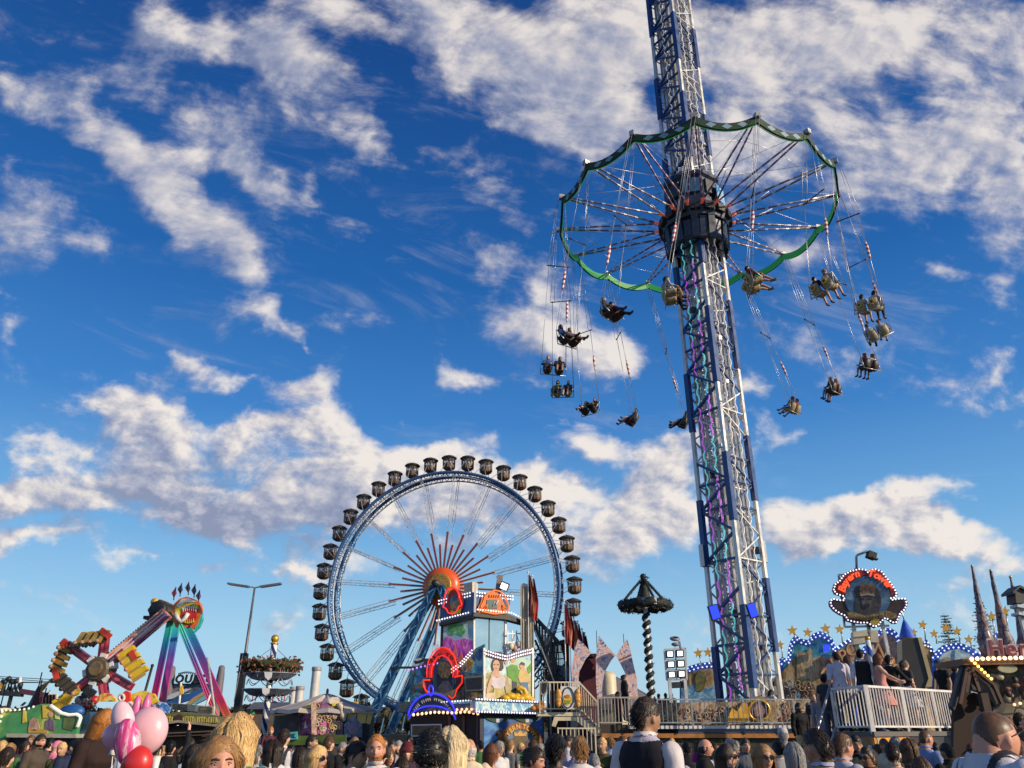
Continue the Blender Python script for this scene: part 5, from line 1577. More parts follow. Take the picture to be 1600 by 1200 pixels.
	mb = B(); mb.sphere(hit(840, 1106, PC, nr) + nr * .2, (.28, .16, .17), 12, 8, 0); mb.sphere(hit(843, 1099, PC, nr) + nr * .24, .11, 10, 7, 0); mb.tube([hit(832, 1106, PC, nr) + nr * .2, hit(826, 1108, PC, nr) + nr * .2], [.10, .06], 8); mb.build('bird_ornament', pm('ornament_orange', (.45, .17, .03), .5, 0, .3, 5), t)
	PP = PC - nr * .35
	mb = B(); mb.pl([(750, 1112), (850, 1115), (850, 1225), (750, 1225)], PP, nr, .2, 0)
	mb.pl([(756, 1122), (848, 1122), (848, 1220), (756, 1220)], PP, nr, .02, 1, off=.012); mb.build('poster_wall', [pm('poster_frame', (.02, .02, .05), .5), BLUEP], t)
	mb = B()
	for x0, x1 in ((756, 800), (800, 848)):
		for i in range(9):
			f0, f1 = i / 9, (i + 1) / 9
			s = lambda f: 1119 + 9 * (1 - (2 * f - 1) ** 2)
			mb.pl([(x0 + (x1 - x0) * f0, s(f0) - 5), (x0 + (x1 - x0) * f1, s(f1) - 5), (x0 + (x1 - x0) * f1, s(f1) + 1), (x0 + (x1 - x0) * f0, s(f0) + 1)], PP, nr, .05, i % 3 if i in (3, 4, 5) else 0, off=.06)
	mb.build('garland', [pm('garland_green', (.03, .07, .03), .7, 0, .4, 8), pm('garland_white', (.5, .55, .55), .6), pm('garland_blue', (.05, .12, .3), .6)], t)
	mb = B()
	ring = [(813 + 37 * cos(radians(a)), 1166 + 37 * sin(radians(a))) for a in range(175, 366, 8)]; ringi = [(813 + 26 * cos(radians(a)), 1166 + 26 * sin(radians(a))) for a in range(365, 174, -8)]
	mb.pl(ring + ringi, PP, nr, .03, 0, off=.04)
	C1 = hit(813, 1166, PP, nr) + nr * .05; ux = Vector((0, 0, 1)).cross(nr).normalized(); r1 = (hit(813, 1138, PP, nr) - hit(813, 1166, PP, nr)).length
	put_text(mb, 'BAYERN TOWER', C1, ux, (0, 0, 1), nr, .25, 1, 0, .012, .01, arc=(r1 * .99, 176, 4))
	mb.pl(ell(813, 1166, 25, 25, 26), PP, nr, .02, 2, off=.03)
	mb.pl([(800, 1158), (805, 1150), (813, 1147), (822, 1150), (827, 1158), (826, 1172), (818, 1184), (808, 1184), (801, 1172)], PP, nr, .015, 3, off=.045)
	mb.pl([(804, 1150), (803, 1143), (808, 1146), (813, 1141), (818, 1146), (823, 1143), (822, 1150)], PP, nr, .015, 1, off=.06)
	for sx in (-1, 1): mb.pl([(813 + sx * 8, 1160), (813 + sx * 14, 1154), (813 + sx * 17, 1166), (813 + sx * 12, 1176)], PP, nr, .012, 4, off=.055)
	mb.pl([(807, 1166), (813, 1163), (819, 1166), (817, 1175), (809, 1175)], PP, nr, .012, 5, off=.06)
	mb.build('poster_emblem', [pm('emblem_brown', (.24, .075, .02), .5, 0, .3, 4), pm('emblem_gold', (.62, .34, .05), .45, 0, .2, 6), pm('emblem_blue', (.10, .16, .26), .5, 0, .4, 4), pm('emblem_lion', (.11, .075, .03), .5, 0, .4, 7), pm('emblem_mane', (.05, .03, .06), .5, 0, .4, 6), pm('emblem_muzzle', (.26, .22, .18), .5)], t)
	mb = B()
	mb.pl(ell(779.5, 1146, 5, 6, 16), PP, nr, .01, 0, off=.03); mb.pl(ell(781, 1148, 3.2, 4.8, 14), PP, nr, .01, 1, off=.042); mb.pl([(774, 1156), (781, 1154), (790, 1162), (793, 1185), (792, 1215), (764, 1215), (763, 1180), (768, 1164)], PP, nr, .01, 2, off=.032); mb.pl([(771, 1164), (777, 1160), (783, 1190), (778, 1215), (770, 1215)], PP, nr, .01, 3, off=.042)
	mb.build('poster_figure', [pm('paint_hair', (.03, .018, .014)), pm('paint_face', (.30, .13, .08), .5), pm('paint_cloak', (.05, .055, .03), .5, 0, .4, 5), pm('paint_sash', (.45, .20, .05), .5, 0, .3, 5)], t)

	PR = at(805, 1000, Y + 1.2)
	mb = B()
	for x in (793, 800, 807, 814, 821, 828): mb.pl([(x, 985), (x + 1, 985), (x + 1, 1020), (x, 1020)], PR, nr, .04, 0)
	for x0, y0, x1, y1 in ((794, 1018, 806, 988), (806, 988, 815, 1018), (812, 1018, 826, 990), (792, 990, 832, 990), (792, 1004, 832, 1002), (800, 1018, 830, 1000)): mb.bar(hit(x0, y0, PR, nr), hit(x1, y1, PR, nr), .05)
	mb.build('balcony_railing', M_SILVER, t)
	mb = B()
	for i in range(7):
		mb.sphere(hit(797 + i * 5.5, 1010 + 4 * sin(i * 2), PR, nr) + nr * .1, (.13, .1, .16), 8, 6, i % 3)
	mb.build('carved_ornament', [M_CREAM, pm('orn_rose', (.40, .22, .20), .5), pm('orn_grey', (.32, .30, .32), .5)], t)
build_funhouse()
def build_beside_funhouse():
	nr = Vector((.42, -.91, 0)).normalized()

	b = at(824, 1010, 37.2); zt = at(817, 912, 37.2).z
	t = thing('fluted_pillar', (b.x, b.y, 0), 'tall cream pillar of narrow upright slats rising behind the fun house balcony', 'pillar')
	mb = MB((b.x, b.y, 0)); rg = random.Random(4)
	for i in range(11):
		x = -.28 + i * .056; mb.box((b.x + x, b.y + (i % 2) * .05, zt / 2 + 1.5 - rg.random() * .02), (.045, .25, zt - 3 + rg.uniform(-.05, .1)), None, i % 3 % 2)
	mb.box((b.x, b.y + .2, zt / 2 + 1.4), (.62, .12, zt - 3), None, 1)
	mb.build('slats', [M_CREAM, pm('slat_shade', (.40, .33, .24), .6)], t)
	M_FR = pm('flag_red', (.40, .03, .03), .8, 0, .2, 5); M_FO = pm('flag_orange', (.62, .20, .10), .8, 0, .2, 5); M_FK = pm('flag_dark', (.10, .012, .02), .8, 0, .2, 5)
	flag_furled(826, 895, 1000, 37, .42, 'orange and dark red flag hanging limp at the top of the cream pillar', [M_FK, M_FO, M_FR])
	flag_furled(833, 901, 1000, 37.4, .30, 'thin dark red flag hanging behind the orange one beside the cream pillar', [M_FK, M_FR])

	b = at(779, 930, 37.4); z1 = at(781, 899, 37.4).z
	t = thing('roof_floodlight', (b.x, b.y, b.z - .3), 'grey roof post carrying one lit floodlight above the orange sign', 'floodlight')
	O = t.location
	mb = MB(O); mb.box((b.x, b.y, (b.z - .3 + z1) / 2), (.28, .28, z1 - b.z + .3), Matrix.Rotation(.12, 3, 'Y')); mb.build('post', pm('post_grey', (.26, .23, .20), .5), t)
	mb = MB(O); c = at(788, 916, 37.1); Rm = Matrix.Rotation(radians(22), 3, 'Y') @ Matrix.Rotation(radians(14), 3, 'X')
	mb.box(c, (.42, .2, .36), Rm, 0); mb.box(c + Rm @ Vector((0, -.11, 0)), (.32, .02, .27), Rm, 1); mb.build('lamp_head', [M_DARK, em('flood_lit', (1, .96, .85), 2.2)], t)
	b = at(731, 935, 37.4)
	t = thing('roof_box', (b.x, b.y, b.z), 'cream ballast box with a white mast on the roof beside the red oval', 'box')
	mb = MB(t.location); mb.pl([(725, 912), (738, 909), (738, 934), (725, 936)], at(731, 920, 37.3), (-.5, -.87, 0), .5, 0); mb.build('case', M_CREAM, t)
	mb = MB(t.location); p = at(742, 957, 36.2); q = at(740, 909, 36.2); mb.bar(p, (p.x, p.y, q.z), .1); mb.build('mast', M_WHITE, t)

	b = at(865, 1060, 40)
	t = thing('scaffold_ramp', (b.x, b.y, 0), 'dark steel ramp scaffold sloping down behind the stair fence beside the cream pillar', 'scaffold')
	O = (b.x, b.y, 0); mb = MB(O); rg = random.Random(8)
	P = lambda u, v, d=40: at(u, v, d)
	for d in (39.2, 40.8):
		mb.bar(P(833, 962, d), P(872, 1003, d), .18); mb.bar(P(833, 975, d), P(868, 1062, d), .16); mb.bar(P(836, 1000, d), P(866, 1066, d), .10)
		for i in range(9):
			f = i / 8; a = P(833 + 38 * f, 962 + 41 * f, d); c = P(834 + 33 * f, 985 + 78 * f, d); mb.bar(a, c, .08); e = P(834 + 33 * min(1, f + .12), 985 + 78 * min(1, f + .12), d); mb.bar(a, e, .06)
	for i in range(60):
		u = rg.uniform(834, 872); v = rg.uniform(1000 + (u - 834) * .9, 1068); a = P(u, v, rg.uniform(39, 41)); mb.bar(a, a + Vector((rg.uniform(-.5, .5), rg.uniform(-.3, .3), rg.uniform(-.5, .5))), .06, None, rg.choice((0, 0, 1)))
	for u in (834, 845, 856, 868): a = P(u, 1062); mb.bar((a.x, a.y, 0), a, .1)
	mb.build('truss', [M_DARK, pm('scaffold_brown', (.13, .09, .07), .5)], t)
	mb = MB(O); mb.bar(P(836, 985, 38.8), P(866, 1066, 38.8), .14, .05); mb.build('chute_rail', M_STEEL, t)
	b = at(880, 1060, 40.5)
	t = thing('maroon_tower', (b.x, b.y, 0), 'maroon ride tower with one crooked window of pale panes beside the dark scaffold', 'tower')
	O = (b.x, b.y, 0); mb = MB(O)
	mb.px([(862, 1003), (889, 1000), (890, 1065), (892, 1150), (862, 1150)], 40.3, 2.2, 0); mb.px([(871, 1003), (880, 999), (891, 1001), (891, 1006), (862, 1008)], 40.0, 2.6, 1); mb.build('wall', [pm('maroon', (.075, .012, .018), .6, 0, .3, 2), M_DARK], t)
	mb = MB(O); fr = [(866, 1010), (876, 1007), (879, 1020), (882, 1036), (878, 1040), (868, 1038), (865, 1024)]; mb.px(fr, 40.2, .06, 0)
	for a, c in (((866, 1020), (879, 1019)), ((866, 1030), (881, 1029)), ((872, 1008), (873, 1039))): mb.bar(at(*a, 40.17), at(*c, 40.17), .05, None, 1)
	mb.build('window', [M_MIRROR, M_DARK], t)
	mb = MB(O); mb.px([(872, 1040), (890, 1040), (890, 1062), (872, 1062)], 40.24, .05, 0); mb.build('lower_panel', NIGHTP, t)

	for i, (x, y0, y1, w) in enumerate(((884, 940, 1040, .40), (892, 955, 1045, .26), (899, 966, 1050, .34), (905, 972, 1050, .24), (912, 984, 1060, .30), (916, 990, 1060, .2))):
		flag_furled(x, y0, y1, 38 + .4 * i, w, '%s limp red flag, %s from left in the row by the maroon tower' % (['broad', 'narrow', 'broad', 'narrow', 'short', 'slim'][i], ['first', 'second', 'third', 'fourth', 'fifth', 'last'][i]), [[M_FR, M_FO], [M_FR], [M_FO, M_FR], [M_FK, M_FR], [M_FR, M_FK], [M_FK]][i], 'red flags in a row beside the ferris wheel rim')

	WB = mural('wing_banner', [(0, (.10, .07, .18)), (.25, (.42, .34, .46)), (.45, (.78, .72, .72)), (.62, (.70, .24, .14)), (.8, (.76, .50, .40)), (1, (.50, .50, .66))], 1.8, .7, 2.6)
	for i, (pts, lab, px_) in enumerate((
		([(893, 1080), (894, 1040), (899, 1012), (903, 998), (912, 1006), (924, 1020), (915, 1030), (905, 1050), (902, 1085)], 'printed wing banner in grey and orange, leftmost, beside the maroon box', 903),
		([(933, 1092), (931, 1060), (932, 1020), (936, 993), (949, 1010), (962, 1024), (955, 1032), (945, 1050), (941, 1070), (941, 1092)], 'printed wing banner whose pointed arm meets its mirror twin in the middle', 936.5),
		([(983, 1092), (981, 1070), (976, 1050), (968, 1034), (963, 1024), (970, 1012), (980, 998), (985, 1015), (989, 1035), (995, 1060), (997, 1092)], 'printed wing banner bending left, right-hand one of the facing pair', 980))):
		Yb = 36 + i * .3; b = at(px_, 1090, Yb)
		t = thing('wing_banner', (b.x, b.y, 0), lab, 'banner', 'printed wing banners by the stair')
		mb = MB((b.x, b.y, 0)); mb.px(pts, Yb, .04, 0); mb.build('banner_cloth', WB, t)
		mb = MB((b.x, b.y, 0)); zt = at(px_, min(p[1] for p in pts) - 8, Yb).z; mb.tube([(b.x, b.y + .06, 0), (b.x, b.y + .06, zt)], [.04, .015], 6); mb.build('pole', M_DARK, t)
	b = at(918, 1060, 37)
	t = thing('curtain_box', (b.x, b.y, 0), 'dark maroon draped box standing between the printed banners', 'box')
	mb = MB((b.x, b.y, 0)); mb.px([(906, 1026), (931, 1024), (933, 1085), (934, 1160), (908, 1160)], 36.8, .9, 0); mb.build('drape', pm('drape_maroon', (.085, .012, .022), .8, 0, .3, 2, bump=.5, bscale=3), t)
	mb = MB((b.x, b.y, 0)); mb.px([(904, 1022), (932, 1021), (932, 1026), (904, 1027)], 36.7, 1.1, 0); mb.build('lid', M_DARK, t)
	b = at(948, 1080, 46); t = thing('tent', (b.x, b.y, 0), 'low grey tent roof seen through the gap under the printed banners', 'tent')
	mb = MB((b.x, b.y, 0)); z = at(940, 1075, 46).z; mb.lathe([(3.4, z - 1.2), (3.3, z - .9), (1.5, z + .1), (0, z + .9)], (b.x, b.y, 0), 8, 0, False); mb.build('roof', pm('tent_grey', (.16, .15, .17), .8, 0, .2, 1), t)
	mb = MB((b.x, b.y, 0)); mb.lathe([(3.2, 0), (3.2, z - 1.1)], (b.x, b.y, 0), 8, 0, False); mb.build('wall', M_CREAM, t)
	b = at(951, 1075, 44); t = thing('beer_column', (b.x, b.y, 0), 'plain cream column standing between the facing printed banners', 'column')
	mb = MB((b.x, b.y, 0)); z1 = at(948, 1050, 44).z; mb.lathe([(.42, 0), (.42, z1 - .2), (.3, z1), (0, z1)], (b.x, b.y, 0), 14, 0); mb.build('shaft', M_CREAM, t)
build_beside_funhouse()
def build_stair():
	Yf = 31.0
	a = at(843, 1066, Yf); b = at(905, 1068, Yf)
	zt = at(870, 1110, Yf).z
	t = fence('stair_railing', (a.x, Yf, at(843, 1112, Yf).z), (b.x, Yf, at(905, 1112, Yf).z), at(870, 1066, Yf).z - at(870, 1112, Yf).z, 'white metal landing and stair railing that carries the oval crest sign', 'railing', mats=[M_CREAM], gap=.13)
	O = t.location
	p = Vector((b.x, Yf, at(905, 1112, Yf).z)); q = at(935, 1140, Yf); h = at(870, 1066, Yf).z - at(870, 1112, Yf).z
	mb = MB(O)
	mb.bar(p + Vector((0, 0, h)), q + Vector((0, 0, h * .92)), .06); mb.bar(p + Vector((0, 0, .1)), q + Vector((0, 0, .1)), .05)
	for i in range(1, 8):
		r = p.lerp(q, i / 8); mb.bar(r + Vector((0, 0, .1)), r + Vector((0, 0, h * .96)), .028)
	mb.bar(q, q + Vector((0, 0, h * .95)), .07); mb.build('sloping_rail', M_CREAM, t)
	mb = MB(O)
	mb.px([(866, 1120), (906, 1120), (938, 1140), (938, 1150), (930, 1150), (900, 1126), (872, 1126), (868, 1136), (862, 1134)], Yf + .05, .10, 0)
	mb.px([(840, 1113), (908, 1113), (908, 1119), (840, 1119)], Yf + .02, 1.5, 0); mb.build('stringer', M_CREAM, t)
	mb = MB(O)
	for i in range(6): c = p.lerp(q, (i + .5) / 6); mb.box((c.x, Yf + .7, c.z - .05), (.3, 1.2, .04), None, 0)
	mb.build('step', M_STEEL, t)
	t2 = fence('lower_railing', (at(872, 1140, 30.6).x, 30.6, .55), (at(930, 1140, 30.6).x, 30.6, .55), 1.15, 'grey white railing standing under the stair landing below the crest sign', 'railing', mats=[M_CREAM], gap=.14)

	Yc = 30.75; c = at(886, 1090, Yc)
	s = thing('crest_sign', (c.x, c.y, c.z), 'white oval crest sign with two golden supporters hung on the landing rail', 'sign')
	mb = MB(c); mb.px([(876, 1072), (900, 1073), (900, 1096), (894, 1106), (888, 1109), (881, 1106), (875, 1096)], Yc, .06, 0); mb.build('board', M_WHITE, s)
	mb = MB(c); mb.tube([at(887.5 + 9 * cos(radians(x)), 1090 + 16 * sin(radians(x)), Yc - .02) for x in range(0, 360, 15)], .02, 6, closed=True); mb.build('oval_border', M_DARK, s)
	mb = MB(c); mb.px([(881, 1090), (887, 1086), (893, 1090), (894, 1098), (887, 1102), (880, 1098)], Yc - .02, .03, 0); mb.px(ell(887, 1088, 4, 3, 12), Yc - .035, .02, 1); mb.px([(882, 1094), (892, 1094), (890, 1099), (884, 1099)], Yc - .035, .02, 2); mb.build('emblem', [M_YELLOW, pm('emblem_orange', (.55, .18, .03)), pm('emblem_leaf', (.25, .32, .05))], s)
	mb = MB(c)
	for sx in (-1, 1):
		u = 887.5 + sx * 14.5
		for dv, r in ((-8, .10), (-3, .13), (4, .12), (10, .09)): mb.sphere(at(u + sx * (dv % 3) * .6, 1090 + dv, Yc), (r, .06, r * 1.3), 9, 7)
	mb.build('supporters', pm('supporter_gold', (.60, .28, .05), .45, 0, .3, 8), s)

	c = at(849, 1085, 30.4); k = thing('loudspeaker', (c.x, c.y, c.z), 'grey wedge loudspeaker fixed at the left end of the landing rail', 'loudspeaker')
	mb = MB(c); mb.px([(846, 1064), (857, 1064), (854, 1082), (850, 1090), (845, 1084)], 30.3, .3, 0); mb.build('case', pm('speaker_grey', (.30, .27, .22), .6), k)
	mb = MB(c); mb.px([(848, 1067), (855, 1067), (853, 1080), (850, 1084), (847, 1080)], 30.28, .02, 0); mb.build('grille', M_DARK, k)
build_stair()
RIDEP = mural('ride_front', [(0, (.08, .05, .03)), (.4, (.24, .15, .08)), (.65, (.40, .28, .16)), (1, (.54, .43, .30))], 2.2, stretch=(1.6, 1, 1))
def build_deck():
	Y = 31.2
	a, b = at(935, 1140, Y), at(1300, 1140, Y)
	t = thing('ride_deck', ((a.x + b.x) / 2, Y, 0), 'long painted ride deck with carved medallion front running round the mast foot', 'ride deck')
	O = t.location
	zf = at(1100, 1133, Y).z; zt = at(1100, 1096, Y).z
	mb = MB(O); mb.box(((a.x + b.x) / 2, Y + 5.2, zf / 2 + .3), (b.x - a.x, 10, zf - .55), None, 0); mb.build('platform', pm('deck_dark', (.05, .04, .035), .7, 0, .3, 2), t)
	mb = MB(O); mb.px([(985, 1099), (1300, 1094), (1300, 1134), (985, 1136)], Y + .5, .1, 0); mb.build('front_panel', RIDEP, t)
	mb = MB(O)
	mb.px([(1160, 1098), (1172, 1090), (1186, 1087), (1200, 1090), (1212, 1098), (1214, 1120), (1204, 1130), (1168, 1130), (1158, 1118)], Y + .38, .10, 0)
	mb.px(ell(1186, 1110, 15, 15, 24), Y + .30, .08, 1)
	mb.tube([at(1186 + 16 * cos(radians(x)), 1110 + 16 * sin(radians(x)), Y + .28) for x in range(0, 360, 15)], .05, 6, 2, closed=True)
	mb.px([(1177, 1106), (1184, 1100), (1192, 1103), (1196, 1112), (1190, 1120), (1180, 1119)], Y + .27, .03, 3); mb.build('medallion', [mural('medallion_gold', [(0, (.10, .06, .02)), (1, (.40, .28, .13))], 5), pm('medallion_dark', (.06, .03, .045), .4), M_GOLD, pm('medallion_figure', (.24, .12, .12), .5, 0, .4, 8)], t)
	mb = MB(O)
	mb.px([(1138, 1120), (1144, 1106), (1152, 1112), (1160, 1098), (1168, 1100), (1172, 1130), (1138, 1132)], Y + .2, .15, 0); mb.build('yellow_ornament', pm('deck_yellow', (.60, .33, .03), .5, 0, .3, 4), t)
	mb = MB(O); rg = random.Random(21)
	for i in range(90):
		u = rg.uniform(988, 1298); v = rg.uniform(1100, 1130)
		if 1150 < u < 1220: continue
		r = rg.uniform(.05, .16)
		pts = [at(u + 5 * cos(x * .9 + i) * (1 - x * .1), v + 5 * sin(x * .9 + i) * (1 - x * .1), Y + .46) for x in range(8)]
		mb.tube(pts, .022, 5, rg.choice((0, 0, 1)))
	mb.build('scrollwork', [pm('scroll_cream', (.42, .34, .22), .5), pm('scroll_red', (.22, .05, .04), .5)], t)
	mb = MB(O)
	mb.px([(985, 1134), (1300, 1133), (1300, 1138), (985, 1139)], Y - .3, .8, 0); mb.px([(1060, 1139), (1300, 1138), (1300, 1144), (1060, 1145)], Y - .28, .6, 1); mb.px([(940, 1146), (1300, 1146), (1300, 1153), (940, 1153)], Y - .3, .6, 2)
	mb.px([(940, 1154), (1300, 1154), (1300, 1260), (940, 1260)], Y - .1, .3, 3)
	mb.build('deck_edge', [M_WHITE, pm('edge_blue', (.10, .11, .17), .5), pm('edge_orange', (.42, .17, .04), .5, 0, .25, 3), mural('skirt_yellow', [(0, (.02, .02, .015)), (.6, (.05, .045, .02)), (1, (.40, .26, .04))], 1.4, line=(.02, .02, .02))], t)
	fence('deck_fence', (at(936, 1140, 30.6).x, 30.6, zf - .02), (at(1000, 1140, 30.6).x, 30.6, zf - .02), at(960, 1089, 30.6).z - zf, 'grey barred fence between the stair foot and the man in the dark vest', gap=.12, mats=[pm('fence_grey', (.40, .36, .30), .5)])
	fence('deck_fence', (at(1030, 1140, 30.6).x, 30.6, zf - .02), (at(1298, 1140, 30.6).x, 30.6, zf - .02), at(1100, 1092, 30.6).z - zf, 'long silver fence in front of the carved ride front and the mast foot', post=5, gap=.17, w=.02, mats=[M_STEEL])
build_deck()
BLUEED = pm('edge_blue_bright', (.045, .13, .60), .4, 0, .2, 3)
BRP = mural('facade_brown', [(0, (.09, .05, .025)), (.4, (.26, .16, .07)), (.7, (.42, .29, .14)), (1, (.60, .46, .26))], 1.3, stretch=(1.4, 1, .5))
TLP = mural('facade_teal', [(0, (.02, .13, .22)), (.5, (.04, .30, .42)), (1, (.22, .52, .60))], 1.2)
ICEP = mural('facade_ice', [(0, (.12, .32, .46)), (.5, (.36, .56, .66)), (1, (.70, .78, .80))], 1.0)
NF = Vector((-.22, -.975, 0)).normalized()
def inset(pix, d, cy=1095):
	"""inner outline of a facade crest: points moved towards the foot centre"""
	cx = sum(p[0] for p in pix) / len(pix)
	out = []
	for u, v in pix:
		L = hypot(u - cx, v - cy) or 1
		out.append((u + (cx - u) / L * d, v + (cy - v) / L * d))
	return out
def crest(name, pix, P0, label_part, inner_mat, t, O, edge=11, skip_last=2):
	"""one cut-out board: blue edge set with bulbs, painted field inside"""
	mb = MB(O); mb.pl(pix, P0, NF, .15, 0); mb.build(name + '_edge', BLUEED, t)
	mb = MB(O); mb.pl(inset(pix, edge), P0, NF, .04, 0, off=.03); mb.build(name, inner_mat, t)
	top = pix[:-skip_last] if skip_last else pix
	mb = MB(O); bulbs(mb, inset(top, 2.2), P0, NF, .24, .042, 0, .04); bulbs(mb, inset(top, 7.5), P0, NF, .24, .042, 0, .04); mb.build('bulb_row', em('blue_white_bulb', (.75, .82, 1.0), 1.1, (.8, .85, .95)), t)
def build_facade():
	Y = 43.0; P0 = at(1340, 1050, Y)
	t = thing('ride_facade', (P0.x, P0.y, 0), 'long cut-out ride front with blue bulb-studded crests, painted castles and curly letters', 'ride front')
	O = (P0.x, P0.y, 0)
	crest('crest', [(1216, 1032), (1222, 1026), (1230, 1030), (1232, 1012), (1236, 999), (1243, 992), (1252, 998), (1263, 1000), (1270, 990), (1281, 986), (1292, 990), (1301, 998), (1306, 1012), (1316, 1004), (1330, 996), (1340, 994), (1340, 1130), (1216, 1130)], P0, '', TLP, t, O)
	crest('crest', [(1336, 1030), (1350, 1010), (1364, 1000), (1368, 988), (1378, 981), (1392, 981), (1402, 988), (1406, 1002), (1409, 1016), (1409, 1130), (1336, 1130)], P0 + NF * .12, '', mural('facade_rose', [(0, (.18, .08, .08)), (.5, (.40, .22, .18)), (1, (.54, .36, .28))], 2), t, O)
	crest('crest', [(1436, 1020), (1440, 1004), (1448, 999), (1455, 1010), (1462, 1019), (1462, 1130), (1436, 1130)], P0 + NF * .1, '', BRP, t, O, 5)
	crest('crest', [(1456, 1026), (1468, 1012), (1480, 1006), (1492, 1004), (1506, 1006), (1518, 1012), (1528, 1020), (1536, 1012), (1560, 985), (1572, 990), (1572, 1130), (1456, 1130)], P0 + NF * .22, '', ICEP, t, O)
	crest('crest', [(1062, 1050), (1076, 1041), (1092, 1036), (1110, 1034), (1124, 1036), (1124, 1130), (1062, 1130)], P0 + NF * .05, '', BRP, t, O)

	for pts, m, o in (
		([(1222, 1050), (1240, 1030), (1250, 1020), (1262, 1018), (1268, 1030), (1282, 1024), (1300, 1030), (1312, 1040), (1312, 1130), (1222, 1130)], 0, .09), ([(1245, 1040), (1245, 1022), (1249, 1016), (1253, 1022), (1253, 1034), (1262, 1034), (1262, 1018), (1266, 1012), (1270, 1018), (1270, 1060), (1245, 1064)], 1, .12),
		([(1224, 1070), (1236, 1062), (1250, 1080), (1252, 1130), (1224, 1130)], 2, .13), ([(1302, 1046), (1312, 1026), (1326, 1012), (1340, 1006), (1346, 1016), (1336, 1036), (1330, 1060), (1330, 1130), (1302, 1130)], 1, .2),
		([(1064, 1060), (1080, 1048), (1096, 1050), (1110, 1046), (1124, 1052), (1124, 1075), (1064, 1078)], 0, .14), ([(1064, 1074), (1084, 1070), (1100, 1076), (1124, 1068), (1124, 1130), (1064, 1130)], 2, .16), ([(1086, 1058), (1092, 1048), (1100, 1050), (1104, 1064), (1098, 1080), (1088, 1080)], 3, .19),
		([(1460, 1050), (1472, 1030), (1482, 1026), (1490, 1040), (1494, 1060), (1494, 1130), (1460, 1130)], 0, .3), ([(1492, 1016), (1500, 1012), (1506, 1040), (1516, 1070), (1490, 1080)], 4, .3), ([(1210, 1060), (1222, 1064), (1240, 1100), (1240, 1130), (1206, 1130)], 5, .26)):
		mb = MB(O); mb.pl(pts, P0, NF, .03, 0, off=o); mb.build('castle_board', [BRP, mural('castle_sand', [(0, (.16, .11, .06)), (.6, (.44, .33, .18)), (1, (.66, .54, .36))], 2.2, stretch=(2, 1, .6)), mural('lake_blue', [(0, (.06, .18, .34)), (.6, (.20, .44, .62)), (1, (.46, .62, .68))], 2), pm('board_olive', (.16, .15, .05), .5, 0, .4, 5), ICEP, pm('board_brown', (.16, .10, .06), .6, 0, .3, 2)][m], t)

	mb = MB(O)
	ux = Vector((0, 0, 1)).cross(NF).normalized()
	for ch, u, v, s, rot in (('C', 1291, 1056, 1.05, 12), ('R', 1304, 1038, .85, 24), ('P', 1316, 1026, .85, 28), ('O', 1329, 1016, .8, 24), ('N', 1374, 1018, .9, -22), ('o', 1388, 1030, 1.0, -32), ('s', 1397, 1042, 1.0, -42)):
		c = hit(u, v, P0, NF) + NF * .38; a = radians(rot)
		x2 = ux * cos(a) + Vector((0, 0, 1)) * sin(a); y2 = Vector((0, 0, 1)) * cos(a) - ux * sin(a)
		put_text(mb, ch, c - y2 * .35 * s - x2 * .0, x2, y2, NF, s * 1.05, 0, .15, .05, .03); put_text(mb, ch, c - y2 * .35 * s + NF * .04, x2, y2, NF, s * 1.05, 1, .15, .0, .03)
	mb.build('letter', [pm('letter_rose', (.40, .10, .08), .45), pm('letter_gold', (.66, .42, .18), .45, 0, .25, 4)], t)
	mb = MB(O); rg = random.Random(12)
	for i in range(46):
		u = rg.uniform(1226, 1400); v = rg.uniform(1060, 1095)
		pts = [hit(u + 6 * cos(x * .8 + i) * (1 - x * .09), v + 6 * sin(x * .8 + i) * (1 - x * .09), P0, NF) + NF * .34 for x in range(9)]
		mb.tube(pts, .035, 5, i % 3)
	mb.build('scrollwork', [pm('scroll_sand', (.30, .22, .12), .5), pm('scroll_brown', (.10, .055, .03), .5), pm('scroll_rose', (.24, .09, .07), .5)], t)

	c = hit(1416, 1000, P0, NF); mb = MB(O); zt = hit(1414, 967, P0, NF).z; zb = hit(1416, 998, P0, NF).z
	mb.lathe([(.44, zb), (.22, zb + (zt - zb) * .55), (.09, zb + (zt - zb) * .85), (0, zt)], (c.x, c.y - .2, 0), 12, 0); mb.lathe([(.42, 1), (.42, zb)], (c.x, c.y - .2, 0), 12, 1)
	mb.tube([(c.x, c.y - .2, zt - .1), (c.x - .02, c.y - .2, zt + .25), (c.x - .25, c.y - .2, zt + .4)], .035, 5, 2); mb.build('turret', [BLUEED, BRP, M_STEEL], t)
	mb = MB(O); mb.pl([(1287, 1008), (1296, 1007), (1296, 1017), (1287, 1018)], P0, NF, .12, 0, off=.5); mb.build('blue_flood', em('blue_flood', (.02, .05, 1.0), 1.2), t)
	mb = MB(O); mb.pl([(1200, 1060), (1575, 1060), (1575, 1180), (1200, 1180)], P0, NF, .2, 0, off=-.35); mb.build('back_wall', pm('facade_back', (.035, .025, .02), .7), t)

